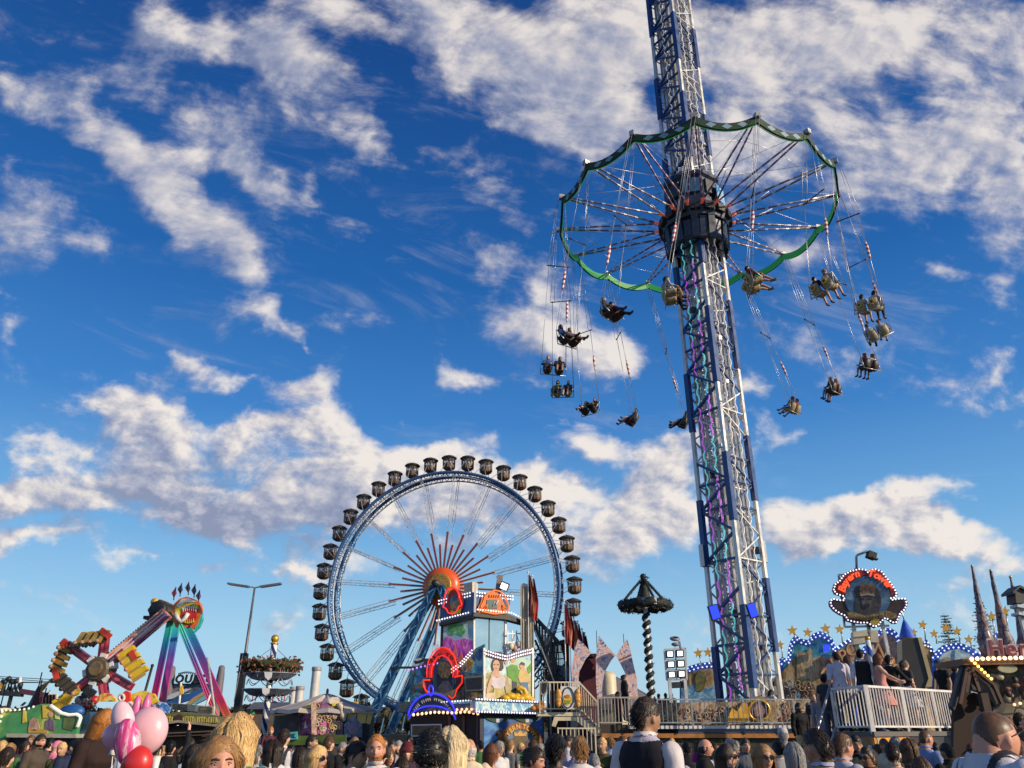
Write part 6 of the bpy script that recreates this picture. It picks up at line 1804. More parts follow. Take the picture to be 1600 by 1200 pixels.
	for i, (u, v, r, h, lab) in enumerate(((1091, 1020, 7, 24, 'left one of the two beside the floodlight rack'), (1106, 1019, 7, 22, 'right one of the two beside the floodlight rack'), (1219, 1007, 6, 22, 'dark one half hidden at the right edge of the mast'),
			(1238, 985, 7.5, 18, 'first star right of the mast, over the first blue crest'), (1262, 988, 7, 14, 'star over the dip between the first two blue crests'), (1290, 982, 7.5, 14, 'star over the second and taller blue crest'), (1312, 983, 7, 22, 'star just left of the big round emblem sign'), (1334, 984, 5, 12, 'star tucked under the lower left of the emblem sign'),
			(1428, 988, 5.5, 14, 'small star beside the pointed blue turret'), (1442, 976, 6.5, 24, 'star on a bent post right of the turret'), (1460, 990, 6, 16, 'star over the small brown crest'), (1478, 981, 7, 26, 'star in front of the little fir tree'), (1496, 986, 6.5, 20, 'star over the top of the pale round crest'), (1514, 999, 6.5, 16, 'lowest star at the right end of the pale round crest'),
			(1550, 963, 7, 40, 'yellow star between the first two painted spires'), (1571, 955, 7, 44, 'yellow star between the second and third painted spires'))):
		Pq = P0 + NF * .3; c = hit(u, v, Pq, NF)
		s = thing('star_lamp', (c.x, c.y, c.z - .8), 'golden star on a post, ' + lab, 'star ornament', 'golden stars along the ride front')
		mb = MB(s.location); mb.pl(star_px(u, v, r * 1.2, -90 + (i * 7) % 16 - 8, .42), Pq, NF, .10, 0, off=.1); mb.build('star', pm('star_gold', (.80, .44, .06), .35, .1, .25, 5), s)
		mb = MB(s.location); e = hit(u + r * .6, v + h, Pq, NF); mid = hit(u + r * .5, v + h * .45, Pq, NF); mb.tube([c - NF * .02, mid, e], .03, 6); mb.build('post', M_STEEL, s)
build_facade()
def build_emblem_sign():
	Y = 28.0; n = Vector((-.22, -.975, 0)).normalized(); P0 = at(1357, 930, Y)
	t = thing('emblem_sign', (P0.x, P0.y, 0), 'round Bayern Tower sign with red lettering, crowned lion and a rim of small lamps', 'sign')
	O = (P0.x, P0.y, 0); Z = lambda pts: [(1290 + x / 9.23, 870 + y / 9.23) for x, y in pts]
	out = Z([(100, 470), (120, 390), (190, 340), (250, 250), (350, 195), (480, 165), (570, 175), (610, 215), (640, 180), (720, 165), (810, 200), (880, 290), (950, 380), (1010, 470), (1040, 550), (1000, 590), (945, 600), (960, 625), (1080, 605), (1160, 605), (1190, 680), (1160, 760), (1090, 820), (1060, 900), (1030, 960), (970, 960), (920, 920), (870, 890), (800, 950), (760, 1000), (710, 1025), (650, 990), (590, 960), (500, 965), (380, 945), (300, 920), (280, 860), (200, 830), (110, 770), (55, 700), (50, 640), (90, 610), (180, 630), (260, 630), (250, 570), (190, 550), (130, 530)])
	cx, cy = 1356, 934
	sh = lambda f: [(cx + (u - cx) * f, cy + (v - cy) * f) for u, v in out]
	mb = MB(O); mb.pl(out, P0, n, .22, 0); mb.build('board', pm('sign_violet', (.05, .018, .12), .45, 0, .25, 3), t)
	mb = MB(O); mb.pl(sh(.90), P0, n, .03, 0, off=.02); mb.build('field', pm('sign_brown', (.045, .022, .020), .5, 0, .35, 4), t)
	mb = MB(O); bulbs(mb, sh(.965), P0, n, .105, .028, 0, .035, True); mb.build('bulb_row', em('sign_bulb', (1, .93, .93), 1.3, (.9, .9, .9)), t)
	mb = MB(O)
	band = Z([(130, 480), (150, 410), (250, 290), (360, 225), (480, 190), (575, 200), (590, 290), (610, 240), (650, 205), (730, 190), (800, 240), (880, 330), (950, 430), (1000, 540), (930, 560)] + [(605 + 345 * cos(radians(a)), 590 + 330 * sin(radians(a))) for a in range(-10, -171, -10)] + [(240, 540), (150, 520)])
	mb.pl(band, P0, n, .03, 0, off=.035); mb.build('red_band', pm('band_red', (.30, .02, .012), .45), t)
	mb = MB(O); C0 = hit(1290 + 605 / 9.23, 870 + 590 / 9.23, P0, n) + n * .07; ux = Vector((0, 0, 1)).cross(n).normalized(); pm_ = px_per_m(1357, 930, Y)
	r = 345 / 9.23 / pm_ * .99
	put_text(mb, 'Bayern', C0, ux, (0, 0, 1), n, .34, 0, .15, .010, .02, arc=(r * .90, 164, 99)); put_text(mb, 'Tower', C0, ux, (0, 0, 1), n, .35, 0, .15, .010, .02, arc=(r * .90, 79, 18)); mb.build('lettering', em('sign_letter', (1.0, .10, .025), .95, (.75, .08, .03)), t)
	mb = MB(O); P = lambda pts, o, m: mb.pl(Z(pts), P0, n, .02, m, off=o)
	P([(605 + 330 * cos(radians(a)), 590 + 315 * sin(radians(a))) for a in range(0, 360, 10)], .045, 0); mb.build('blue_disc', mural('disc_blue', [(0, (.02, .05, .11)), (.6, (.05, .13, .24)), (1, (.20, .32, .42))], 1.5), t)
	mb = MB(O)
	P([(430, 600), (400, 500), (450, 430), (560, 400), (680, 410), (760, 470), (800, 580), (800, 700), (760, 800), (640, 850), (500, 850), (420, 760)], .06, 0)
	P([(500, 560), (560, 540), (650, 545), (690, 590), (670, 660), (650, 740), (580, 760), (530, 720), (520, 640)], .075, 1); P([(545, 690), (590, 670), (640, 690), (630, 730), (600, 745), (560, 735)], .09, 2); P([(505, 600), (555, 595), (560, 612), (515, 618)], .09, 2); P([(620, 596), (672, 600), (662, 618), (622, 612)], .09, 2)
	P([(500, 400), (540, 385), (600, 395), (660, 385), (720, 420), (700, 555), (600, 540), (500, 560), (480, 470)], .095, 3)
	for q in ((520, 460), (600, 450), (680, 465)): P([(q[0] + 34 * cos(radians(a)), q[1] + 45 * sin(radians(a))) for a in range(0, 360, 30)], .105, 4)
	P([(500, 545), (600, 528), (705, 542), (705, 565), (600, 552), (500, 568)], .11, 5); mb.build('crowned_lion', [mural('mane', [(0, (.010, .010, .012)), (1, (.07, .055, .045))], 5), pm('lion_face', (.085, .075, .075), .5, 0, .4, 9), pm('lion_dark', (.014, .012, .014), .4), mural('crown_gold', [(0, (.06, .035, .012)), (1, (.26, .16, .06))], 7), pm('crown_red', (.10, .045, .03), .5, 0, .3, 8), pm('crown_pearl', (.30, .26, .20), .4)], t)
	mb = MB(O); P([(310, 790), (420, 800), (560, 850), (720, 820), (880, 775), (960, 800), (1030, 820), (1020, 880), (930, 900), (860, 860), (740, 900), (560, 920), (420, 890), (330, 880)], .12, 0); P([(640, 930), (700, 890), (780, 900), (760, 960), (710, 990), (650, 960)], .13, 1); mb.build('ribbon', [mural('ribbon_gold', [(0, (.10, .06, .015)), (1, (.40, .27, .09))], 5), M_GOLD], t)
	mb = MB(O)
	for i in range(9):
		a = hit(1290 + (440 + i * 45) / 9.23, 870 + (870 - (abs(i - 3) * 6)) / 9.23, P0, n) + n * .15; mb.bar(a, a + Vector((0, 0, -.14)), .035, .01)
	mb.build('ribbon_lettering', pm('letter_brown', (.12, .06, .02)), t)
	mb = MB(O)
	for u in (1334, 1357, 1380): p = hit(u, 965, P0, n) - n * .3; mb.bar((p.x, p.y, 1.0), p, .10)
	mb.bar(hit(1322, 978, P0, n) - n * .3, hit(1392, 976, P0, n) - n * .3, .07); mb.bar(hit(1312, 896, P0, n) - n * .28, hit(1322, 978, P0, n) - n * .3, .06); mb.bar(hit(1312, 896, P0, n) - n * .28, hit(1330, 896, P0, n) - n * .28, .06); mb.build('mount_frame', M_STEEL, t)
	mb = MB(O); mb.pl([(1333, 987), (1355, 984), (1356, 1004), (1334, 1007)], P0, n, .5, 0, off=.1); mb.pl([(1360, 985), (1372, 984), (1373, 1004), (1361, 1003)], P0, n, .4, 0, off=.1); mb.pl([(1333, 995), (1356, 993), (1356, 995), (1333, 997)], P0, n, .02, 1, off=.12); mb.build('junction_box', [M_CREAM, pm('box_line', (.3, .22, .12))], t)

	a = hit(1341, 893, P0, n) - n * .3; b = hit(1340, 867, P0, n) - n * .3; c = hit(1357, 860, P0, n) - n * .1; d = hit(1362, 867, P0, n) - n * .1
	l = thing('lamp_arm', a, 'bent lamp arm with one dark floodlight reaching over the round emblem sign', 'lamp'); mb = MB(a); mb.tube([a, b, b.lerp(c, .15) + Vector((0, 0, .03)), c], .045, 6); mb.bar(a.lerp(b, .35), hit(1325, 897, P0, n) - n * .3, .025); mb.build('arm', M_STEEL, l)
	mb = MB(a); mb.box(d, (.28, .30, .24), Matrix.Rotation(.4, 3, 'Y')); mb.box(d + Vector((.06, -.08, -.13)), (.20, .2, .05), Matrix.Rotation(.4, 3, 'Y')); mb.build('lamp_head', M_BLACK, l)

	p = at(1358, 1000, 26.5); q = at(1361, 1030, 26.5); l = thing('striped_pole', (q.x, q.y, 1.6), 'short blue and white striped pole under the emblem sign behind the platform visitors', 'pole')
	mb = MB(l.location); mb.tube([(q.x, q.y, 1.6), (q.x, q.y, p.z)], .08, 12); mb.build('shaft', stripes('blue_white_stripe', (.03, .08, .30), (.7, .7, .7), 1.6, 'Z', .4, .5, 0, 2.2), l)
	mb = MB(l.location); mb.sphere((q.x, q.y, p.z + .05), .09, 10, 8); mb.build('finial', M_GOLD, l)

	Yt = 26; b = at(1436, 1070, Yt); l = thing('ticket_tower', (b.x, b.y, 0), 'slanted grey ticket tower with a cream edge standing right of the platform visitors', 'ticket tower')
	nt = Vector((-.25, -.97, 0)).normalized(); mb = MB((b.x, b.y, 0)); mb.pl([(1409, 999), (1434, 996), (1451, 1060), (1446, 1073), (1446, 1180), (1414, 1180)], b, nt, .8, 0, off=.02, side=1); mb.build('panel', [pm('tower_face', (.055, .048, .045), .6, 0, .15, 1.5), pm('tower_side', (.60, .46, .22), .5, 0, .12, 2)], l)
	mb = MB((b.x, b.y, 0)); mb.pl([(1434, 996), (1440, 996), (1457, 1058), (1456, 1073), (1446, 1073), (1451, 1060)], b, nt, .82, 0, off=.05); mb.build('edge_trim', pm('tower_side', (.6, .46, .22)), l)
build_emblem_sign()
def build_rack():
	Y = 33.0; c = at(1056, 1060, Y); t = thing('floodlight_rack', (c.x, c.y, 0), 'rack of six lit square floodlights in two columns standing left of the mast', 'floodlight rack')
	O = t.location; P = lambda u, v, d=Y: at(u, v, d)
	mb = MB(O); q = [(1038, 1015), (1071, 1013), (1073, 1062), (1042, 1063)]
	for i in range(4): mb.bar(P(*q[i]), P(*q[(i + 1) % 4]), .07)
	for f in (.34, .67): mb.bar(P(1038 + 4 * f, 1015 + 48 * f), P(1071 + 2 * f, 1013 + 49 * f), .05)
	mb.bar(P(1055, 1014), P(1057.5, 1063), .05); mb.bar((P(1046, 1066).x, Y, 0), P(1046, 1063), .12); mb.bar((P(1070, 1066).x, Y, 0), P(1070, 1062), .12); mb.bar(P(1055, 1014), P(1055, 1006), .05); mb.build('frame', M_SILVER, t)
	for r in range(3):
		for k in range(2):
			u = 1047 + 15.5 * k + r * 1.3; v = 1022 + 16 * r - (1 if k else 0); mb = MB(O)
			mb.px([(u - 6, v - 5.5), (u + 6, v - 6), (u + 6.3, v + 5.5), (u - 5.7, v + 6)], Y - .12, .22, 0); mb.px([(u - 4, v - 3.6), (u + 4, v - 4), (u + 4.3, v + 3.6), (u - 3.7, v + 4)], Y - .135, .02, 1); mb.build('floodlight', [M_DARK, em('flood_white', (1, .95, .9), 1.6)], t)
	mb = MB(O); a = P(1054.5, 998); mb.lathe([(.16, .06), (.21, .02), (.21, -.02), (.16, -.06), (.16, .06)], a, 18, 0, M=Matrix.Rotation(.35, 3, 'X')); mb.sphere(a + Vector((0, .0, -.22)), (.17, .12, .08), 10, 8, 0); mb.bar(a + Vector((.16, 0, -.1)), a + Vector((.2, 0, -.45)), .08); mb.build('siren_lamp', pm('lamp_grey', (.20, .19, .24), .4), t)
	mb = MB(O); mb.px([(1048, 1066), (1070, 1065), (1070, 1074), (1048, 1075)], Y, .4, 0); mb.build('ballast_box', M_DARK, t)
build_rack()
M_FIR = pm('fir_garland', (.012, .016, .016), .7, 0, .5, 9)
def tufts(mb, pts, r, per, s, rg, mi=0):
	for a, b in zip(pts, pts[1:]):
		for _ in range(per):
			p = a.lerp(b, rg.random()); d = Vector((rg.gauss(0, 1), rg.gauss(0, 1), rg.gauss(0, 1))).normalized(); q = p + d * r * rg.uniform(.7, 1.15); e = d.orthogonal().normalized() * s; f = d.cross(e)
			mb.add([q - e * .5, q + e * .5 + f * .3, q + d * s * 1.2 + f * .2], [(0, 1, 2)], mi)
def build_garland_pole():
	Y = 45.0; b = at(1018, 1092, Y); zt = at(998, 901, Y).z
	t = thing('garland_pole', (b.x, b.y, 0), 'tall pole wound with dark fir garland carrying a hanging wreath against the sky', 'garland pole')
	O = t.location; rg = random.Random(9)
	mb = MB(O); mb.tube([(b.x, b.y, 0), (b.x, b.y, zt)], .13, 10); mb.build('pole', M_WHITE, t)
	zw = at(1003, 946, Y).z
	mb = MB(O); pts = []; z = .5
	while z < zw - .2: pts.append(Vector((b.x + .13 * cos(z * 14), b.y + .13 * sin(z * 14), z))); z += .05
	mb.tube(pts, [.135 + .02 * sin(i * 1.9) for i in range(len(pts))], 6); tufts(mb, pts, .13, 5, .05, rg); mb.build('spiral_garland', M_FIR, t)
	mb = MB(O); rw = 1.28; ring = [Vector((b.x + rw * cos(2 * pi * i / 40), b.y + rw * sin(2 * pi * i / 40), zw + .05 * sin(i * 1.7))) for i in range(41)]
	mb.tube(ring, [.26 + .04 * sin(i * 2.3) for i in range(41)], 9); tufts(mb, ring, .27, 40, .075, rg)
	for i in range(14): a = 2 * pi * i / 14; mb.box((b.x + (rw + .2) * cos(a), b.y + (rw + .2) * sin(a), zw + .04), (.06, .16, .34), Matrix.Rotation(a, 3, 'Z'), i % 3 if i % 3 < 2 else 2)
	mb.build('wreath', [M_FIR, pm('ribbon_blue', (.04, .12, .36), .6), pm('ribbon_pale', (.45, .5, .58), .6)], t)
	for i in range(4):
		a = i * pi / 2 + .25; mb = MB(O); p = [Vector((b.x + rw * f * cos(a), b.y + rw * f * sin(a), zt - .1 - (zt - zw - .3) * f ** 1.1)) for f in [k / 10 for k in range(11)]]; mb.tube(p, .075, 6); tufts(mb, p, .08, 10, .05, rg); mb.build('suspension_garland', M_FIR, t)
	mb = MB(O); p = [Vector((b.x, b.y, zw + (zt - zw) * k / 10)) for k in range(11)]; mb.tube(p, [.42 - .03 * k for k in range(11)], 10); tufts(mb, p, .30, 30, .075, rg); mb.sphere((b.x, b.y, zt), .18, 10, 8); mb.build('fir_cone', M_FIR, t)
build_garland_pole()
def build_spires():
	SP = mural('spire_paint', [(0, (.03, .03, .05)), (.35, (.16, .13, .17)), (.55, (.28, .27, .33)), (.75, (.30, .10, .08)), (1, (.40, .24, .18))], 2.0, .6, 2.0, (1.5, 1.5, .5), line=(.03, .025, .03))
	for i, (u0, v0, u1, lab) in enumerate(((1519, 886, 1538, 'leftmost and clearest of the three'), (1548, 893, 1571, 'middle one of the three'), (1579, 903, 1600, 'rightmost, before the gable box'))):
		Y = 33; b = at(u1, 1012, Y); tip = at(u0, v0, Y); H = tip.z
		t = thing('painted_spire', (b.x, b.y, 0), 'slender tapering painted spire behind the sweets stall, ' + lab, 'spire', 'painted spires on the right'); O = t.location
		mb = MB(O); rg = random.Random(i); prof = []
		ax = Vector((b.x, b.y, 0)); zb = b.z - 2
		n = 26; vs = []; fs = []; sg = 12
		for k in range(n + 1):
			f = k / n; z = zb + (H - zb) * f; r = .05 + .40 * (1 - f) ** 1.25 + (.05 if .42 < f < .5 else 0) + (.04 if .15 < f < .2 else 0); r += .03 * mnoise.noise(Vector((f * 14, i * 3.1, 0)))
			x = b.x + (tip.x - b.x) * f;
			for j in range(sg): a = 2 * pi * j / sg; rr = r * (1 + .18 * mnoise.noise(Vector((cos(a) * 2, sin(a) * 2, z * 1.3 + i * 7)))); vs.append((x + rr * cos(a), b.y + rr * sin(a), z))
		for k in range(n):
			for j in range(sg): j2 = (j + 1) % sg; fs.append((k * sg + j, k * sg + j2, (k + 1) * sg + j2, (k + 1) * sg + j))
		mb.add(vs, fs, 0, True); mb.build('shaft', SP, t)
		mb = MB(O); mb.sphere((tip.x, b.y, H + .04), .06, 8, 6); mb.build('finial', M_GOLD, t)
		mb = MB(O); mb.bar((b.x, b.y, 0), (b.x, b.y, zb + .2), .3); mb.build('post', M_DARK, t)
	def fir(u, v0, v1, Y, lab, hw):
		b = at(u, v1, Y); zt = at(u, v0, Y).z; t = thing('fir_tree', (b.x, b.y, 0), lab, 'fir tree'); O = t.location; rg = random.Random(u)
		mb = MB(O); mb.tube([(b.x, b.y, 0), (b.x, b.y, zt)], [.12, .01], 7); mb.build('trunk', M_WOOD, t)
		mb = MB(O); z = b.z - 1.5
		while z < zt - .1:
			f = (zt - z) / (zt - b.z + 1.5)
			for k in range(7):
				a = rg.uniform(0, 6.28); L = hw * f * rg.uniform(.5, 1.1) + .08; d = Vector((cos(a), sin(a), -.12 + .25 * (1 - f)))
				p0 = Vector((b.x, b.y, z))
				for j in range(int(10 * f) + 6):
					p = p0 + d * L * rg.uniform(.15, 1); q = Vector((rg.gauss(0, .09), rg.gauss(0, .09), rg.uniform(-.10, .05))); mb.add([p, p + q + Vector((.03, .03, 0)), p + q * .6 + Vector((0, 0, -.05))], [(0, 1, 2)], 0)
				mb.tube([p0, p0 + d * L], [.012, .004], 3, 1)
			z += .16
		mb.build('crown', [pm('fir_needles', (.025, .045, .022), .7, 0, .5, 6), M_WOOD], t)
	fir(1486, 958, 1010, 47, 'small dark fir tree behind the star and the pale round crest', 1.3)
	fir(1545, 930, 1010, 45, 'thin fir tree between the first two painted spires', 1.2)
	b = at(1596, 935, 30); t = thing('gable_box', (b.x, b.y, 0), 'little dark gabled wooden house on a pole at the right edge of the picture', 'gabled house'); O = t.location
	mb = MB(O); mb.px([(1586, 922), (1594, 915), (1604, 920), (1604, 942), (1588, 942)], 30, .6, 0); mb.build('wall', pm('gable_wood', (.06, .05, .05), .6, 0, .3, 4), t)
	mb = MB(O); mb.px([(1583, 924), (1594, 914), (1608, 921), (1608, 924), (1594, 918), (1584, 928)], 29.9, .8, 0); mb.build('roof', M_DARK, t)
	mb = MB(O); mb.px([(1590, 944), (1612, 948), (1612, 952), (1590, 948)], 30, .5, 0); mb.px([(1592, 956), (1612, 960), (1612, 964), (1592, 960)], 30, .5, 0); mb.bar((b.x, b.y + .3, 0), (b.x, b.y + .3, b.z), .15); mb.build('bracket', M_STEEL, t)
build_spires()
def build_platform():
	zf = 1.62; A = Vector((at(1362, 1140, 18.4).x, 18.4, zf)); L = Vector((at(1308, 1140, 19.8).x, 19.8, zf)); R = Vector((at(1512, 1138, 21.4).x, 21.4, zf))
	t = thing('visitor_platform', (A.x, A.y, 0), 'raised visitor platform with an orange fascia under its white railing', 'platform'); O = t.location
	back = Vector((1.6, 5.0, 0)); mb = MB(O)
	top = [L + Vector((-.1, 0, 0)), A + Vector((0, -.1, 0)), R + Vector((.1, 0, 0)), R + back, L + back]
	mb.prism([p + Vector((0, 0, 0)) for p in top], .10, (0, 0, -1)); mb.build('floor', pm('platform_floor', (.12, .11, .10), .7), t)
	mb = MB(O); dn = Vector((0, 0, -.02)); h = .26
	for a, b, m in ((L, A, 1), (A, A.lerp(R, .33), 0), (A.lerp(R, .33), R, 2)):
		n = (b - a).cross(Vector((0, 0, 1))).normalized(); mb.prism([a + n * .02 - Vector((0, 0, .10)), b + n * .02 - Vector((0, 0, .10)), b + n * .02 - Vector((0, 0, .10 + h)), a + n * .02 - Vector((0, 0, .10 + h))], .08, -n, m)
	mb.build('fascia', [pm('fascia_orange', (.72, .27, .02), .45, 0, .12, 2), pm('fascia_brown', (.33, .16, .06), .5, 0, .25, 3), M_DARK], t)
	mb = MB(O)
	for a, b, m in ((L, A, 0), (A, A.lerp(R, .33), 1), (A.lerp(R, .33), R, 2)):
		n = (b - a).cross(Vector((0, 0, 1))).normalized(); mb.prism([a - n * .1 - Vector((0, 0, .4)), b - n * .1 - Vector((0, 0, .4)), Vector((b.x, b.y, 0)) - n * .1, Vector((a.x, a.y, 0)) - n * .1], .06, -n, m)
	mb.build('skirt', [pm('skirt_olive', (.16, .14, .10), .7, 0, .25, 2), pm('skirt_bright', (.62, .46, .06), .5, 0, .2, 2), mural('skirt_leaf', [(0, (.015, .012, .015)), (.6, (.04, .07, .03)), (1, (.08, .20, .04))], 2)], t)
	mb = MB(O); p = Vector((A.x + .05, A.y - .12, 0)); mb.bar(p, p + Vector((0, 0, 1.5)), .05); mb.build('support_post', M_CREAM, t)
	mb = MB(O); q = p + Vector((-.12, .05, 0)); mb.box((q.x, q.y, .9), (.22, .02, .9)); mb.build('blue_cloth', pm('cloth_blue', (.05, .14, .34), .8), t)
	h = .92
	fence('platform_railing', L, A, h, 'left run of white platform railing, in shade, before the man in the white shirt', 'railing', post=1, gap=.14, mats=[pm('rail_white', (.70, .66, .64), .42, 0, .1, 3)], w=.024)
	fence('platform_railing', A + Vector((.06, .02, 0)), R, h, 'right run of white platform railing, sunlit, below the woman in pink', 'railing', post=3, gap=.125, mats=[pm('rail_white', (.70, .66, .64), .42)], w=.022)

	mb = MB(O); a = L + Vector((0, 0, 1.0)); b = Vector((at(1262, 1135, 19.8).x, 19.6, 1.35)); mb.tube([a, b, b + Vector((-.1, 0, -.5))], .03, 6); mb.tube([L + Vector((0, .0, .1)), b + Vector((0, 0, -.8))], .04, 6); mb.build('stair_handrail', M_STEEL, t)
	return zf
PLAT_Z = build_platform()
def build_stall_right():
	Y = 13.5; b = at(1500, 1100, Y); n = Vector((-.05, -1, 0)).normalized()
	t = thing('sweets_stall', (b.x + 1, b.y, 0), 'brown market stall with glowing bulb rows and pink roof letters at the right edge', 'stall'); O = t.location
	P0 = at(1560, 1060, Y)
	mb = MB(O); mb.pl([(1508, 1032), (1720, 1029), (1720, 1120), (1548, 1120), (1546, 1068)], P0, n, .12, 0, off=-.5); mb.build('front_wall', mural('stall_wall', [(0, (.04, .03, .022)), (.5, (.12, .09, .06)), (.8, (.20, .16, .10)), (1, (.30, .26, .18))], 1.6, line=(.025, .018, .014)), t)

	mb = MB(O)
	mb.pl([(1507, 1036), (1514, 1046), (1545, 1070), (1552, 1078), (1560, 1098), (1556, 1104), (1545, 1090), (1534, 1082), (1522, 1078), (1510, 1080), (1502, 1086), (1496, 1098), (1492, 1110), (1487, 1104), (1494, 1078), (1500, 1055)], P0, n, .14, 0, off=.02); mb.build('gable', mural('gable_wood', [(0, (.12, .06, .03)), (.6, (.30, .16, .065)), (1, (.48, .28, .12))], 3, stretch=(.5, .5, 2)), t)
	mb = MB(O)
	for a, c in (((1509, 1036), (1496, 1100)), ((1512, 1044), (1506, 1082)), ((1514, 1044), (1526, 1080)), ((1509, 1036), (1549, 1070)), ((1549, 1070), (1562, 1100))): mb.bar(hit(*a, P0, n) + n * .08, hit(*c, P0, n) + n * .08, .05, .05)
	mb.build('timber', pm('timber_dark', (.07, .03, .02), .6, 0, .3, 4), t)
	mb = MB(O); mb.pl([(1491, 1104), (1499, 1092), (1508, 1084), (1522, 1082), (1540, 1088), (1552, 1102), (1556, 1240), (1488, 1240)], P0, n, .1, 0, off=-.3); mb.build('curtain', pm('curtain_dark', (.04, .022, .016), .8, 0, .3, 3), t)
	mb = MB(O); mb.pl([(1504, 1029), (1730, 1024), (1730, 1036), (1506, 1039)], P0, n, .9, 0, off=.14); mb.build('eaves_board', pm('eaves_brown', (.16, .07, .03), .5, 0, .3, 3), t)
	mb = MB(O); bulbs(mb, [(1510, 1031), (1600, 1029), (1720, 1026)], P0, n, .088, .030, 0, .18); mb.build('bulb_row', em('stall_bulb', (1.0, .66, .30), 3.4, (.9, .7, .45)), t)
	mb = MB(O); bulbs(mb, [(1511, 1033), (1546, 1066)], P0, n, .062, .024, 0, .16); mb.build('bulb_row', em('stall_bulb_gold', (1.0, .60, .12), 3.0, (.9, .6, .2)), t)
	mb = MB(O); mb.pl([(1530, 1012), (1540, 1006), (1548, 1000), (1562, 1000), (1566, 1008), (1640, 1006), (1640, 1026), (1548, 1028), (1538, 1022)], P0, n, .06, 0, off=-.02)
	mb.build('sign_board', pm('sign_rose', (.34, .20, .20), .5, 0, .15, 3), t)
	mb = MB(O); ux = Vector((0, 0, 1)).cross(n).normalized(); p = hit(1541, 1025, P0, n); put_text(mb, 'Herz', p + n * .05, ux, (0, 0, 1), n, .36, 0, .12, .022, .02, center=False); put_text(mb, 'Herz', p + n * .075 + ux * .01, ux, (0, 0, 1), n, .355, 1, .12, .004, .008, center=False); mb.build('sign_lettering', [pm('letter_outline', (.55, .42, .40), .5), pm('letter_wine', (.17, .02, .035), .4)], t)
	mb = MB(O); rg = random.Random(6)
	for i in range(28):
		u = rg.uniform(1556, 1640); v = rg.uniform(1050, 1092); c = hit(u, v, P0, n) + n * rg.uniform(-.36, .05)
		mb.sphere(c, (rg.uniform(.03, .09), .04, rg.uniform(.03, .08)), 8, 6, i % 4)
	mb.build('hanging_wares', [pm('ware_brown', (.20, .09, .04)), pm('ware_rose', (.30, .10, .08)), pm('ware_dark', (.03, .02, .02)), pm('ware_pale', (.45, .38, .26))], t)
	mb = MB(O); c = hit(1569, 1045, P0, n); mb.prism([c + Vector((.16 * cos(a), -.1, .07 * sin(a))) for a in [2 * pi * i / 14 for i in range(14)]], .04, (0, 1, 0)); mb.tube([hit(1566, 1034, P0, n) - Vector((0, .08, 0)), c + Vector((0, -.08, .05))], .012, 5); mb.build('hanging_lamp', pm('lamp_olive', (.34, .33, .18), .5), t)
	mb = MB(O); mb.bar((b.x + .4, b.y, 0), (b.x + .4, b.y, 2.2), .12); mb.bar((b.x + 2.6, b.y + .4, 0), (b.x + 2.6, b.y + .4, 2.2), .12); mb.box((b.x + 2.3, b.y + .75, .8), (2.6, .6, 1.5), None, 0); mb.build('counter', pm('counter_dark', (.05, .03, .02), .7), t)

	for i, (u, v) in enumerate(((1585, 1101), (1594, 1099))):
		c = at(u, v, Y - .3); s = thing('lantern', (c.x, c.y, c.z), 'small glowing lantern hanging under the stall roof at the right edge, ' + ('left one' if i == 0 else 'right one'), 'lantern', 'lanterns under the stall roof')
		mb = MB(c); mb.sphere(c, .022, 10, 8); mb.build('globe', M_WARMB, s); mb = MB(c); mb.tube([c + Vector((0, 0, .04)), c + Vector((0, 0, .3))], .006, 4); mb.build('cord', M_DARK, s)
build_stall_right()
YV = Vector((0, -1, 0))
def street_lamp():
	Y = 60.0; b = at(373, 1092, Y); tp = at(398, 918, Y)
	t = thing('street_lamp', (b.x, b.y, 0), 'tall slender street lamp with two flat lamp heads and a black sleeve round its foot', 'street lamp'); O = t.location
	mb = MB(O); mb.tube([(b.x, Y, 0), (b.x + (tp.x - b.x) * .5, Y, tp.z * .5), (tp.x, Y, tp.z)], [.16, .12, .07], 10); mb.build('pole', pm('lamp_pole', (.16, .16, .17), .45, .4), t)
	for s, u0, u1, v0 in ((-1, 397, 357, 912), (1, 399, 439, 912)):
		mb = MB(O); p = at(u0, 918, Y); q = at(u1, v0, Y); d = (q - p)
		mb.bar(p, p + d * .25, .08); a = p + d * .12; mb.box(a.lerp(q, .55), (abs(q.x - a.x) * .95, .42, .13), Matrix.Rotation(atan2(d.z, abs(d.x)) * -s, 3, 'Y'), 0)
		mb.build('lamp_head', pm('lamp_head_grey', (.14, .14, .16), .45), t)
		mb = MB(O); mb.box(a.lerp(q, .55) - Vector((0, 0, .08)), (abs(q.x - a.x) * .8, .30, .03), Matrix.Rotation(atan2(d.z, abs(d.x)) * -s, 3, 'Y'), 0); mb.build('lens', pm('lamp_lens', (.5, .5, .5), .3), t)
	mb = MB(O); p = at(377, 1092, Y - .1); q = at(382.5, 1021, Y - .1); mb.bar((p.x - .12, Y - .15, 0), (q.x, Y - .15, q.z), .50, .46); mb.build('black_sleeve', M_BLACK, t)
	mb = MB(O); mb.bar((q.x - .2, Y - .4, q.z - 3.3), (q.x - .02, Y - .4, q.z - .1), .06); mb.build('conduit', M_STEEL, t)
street_lamp()
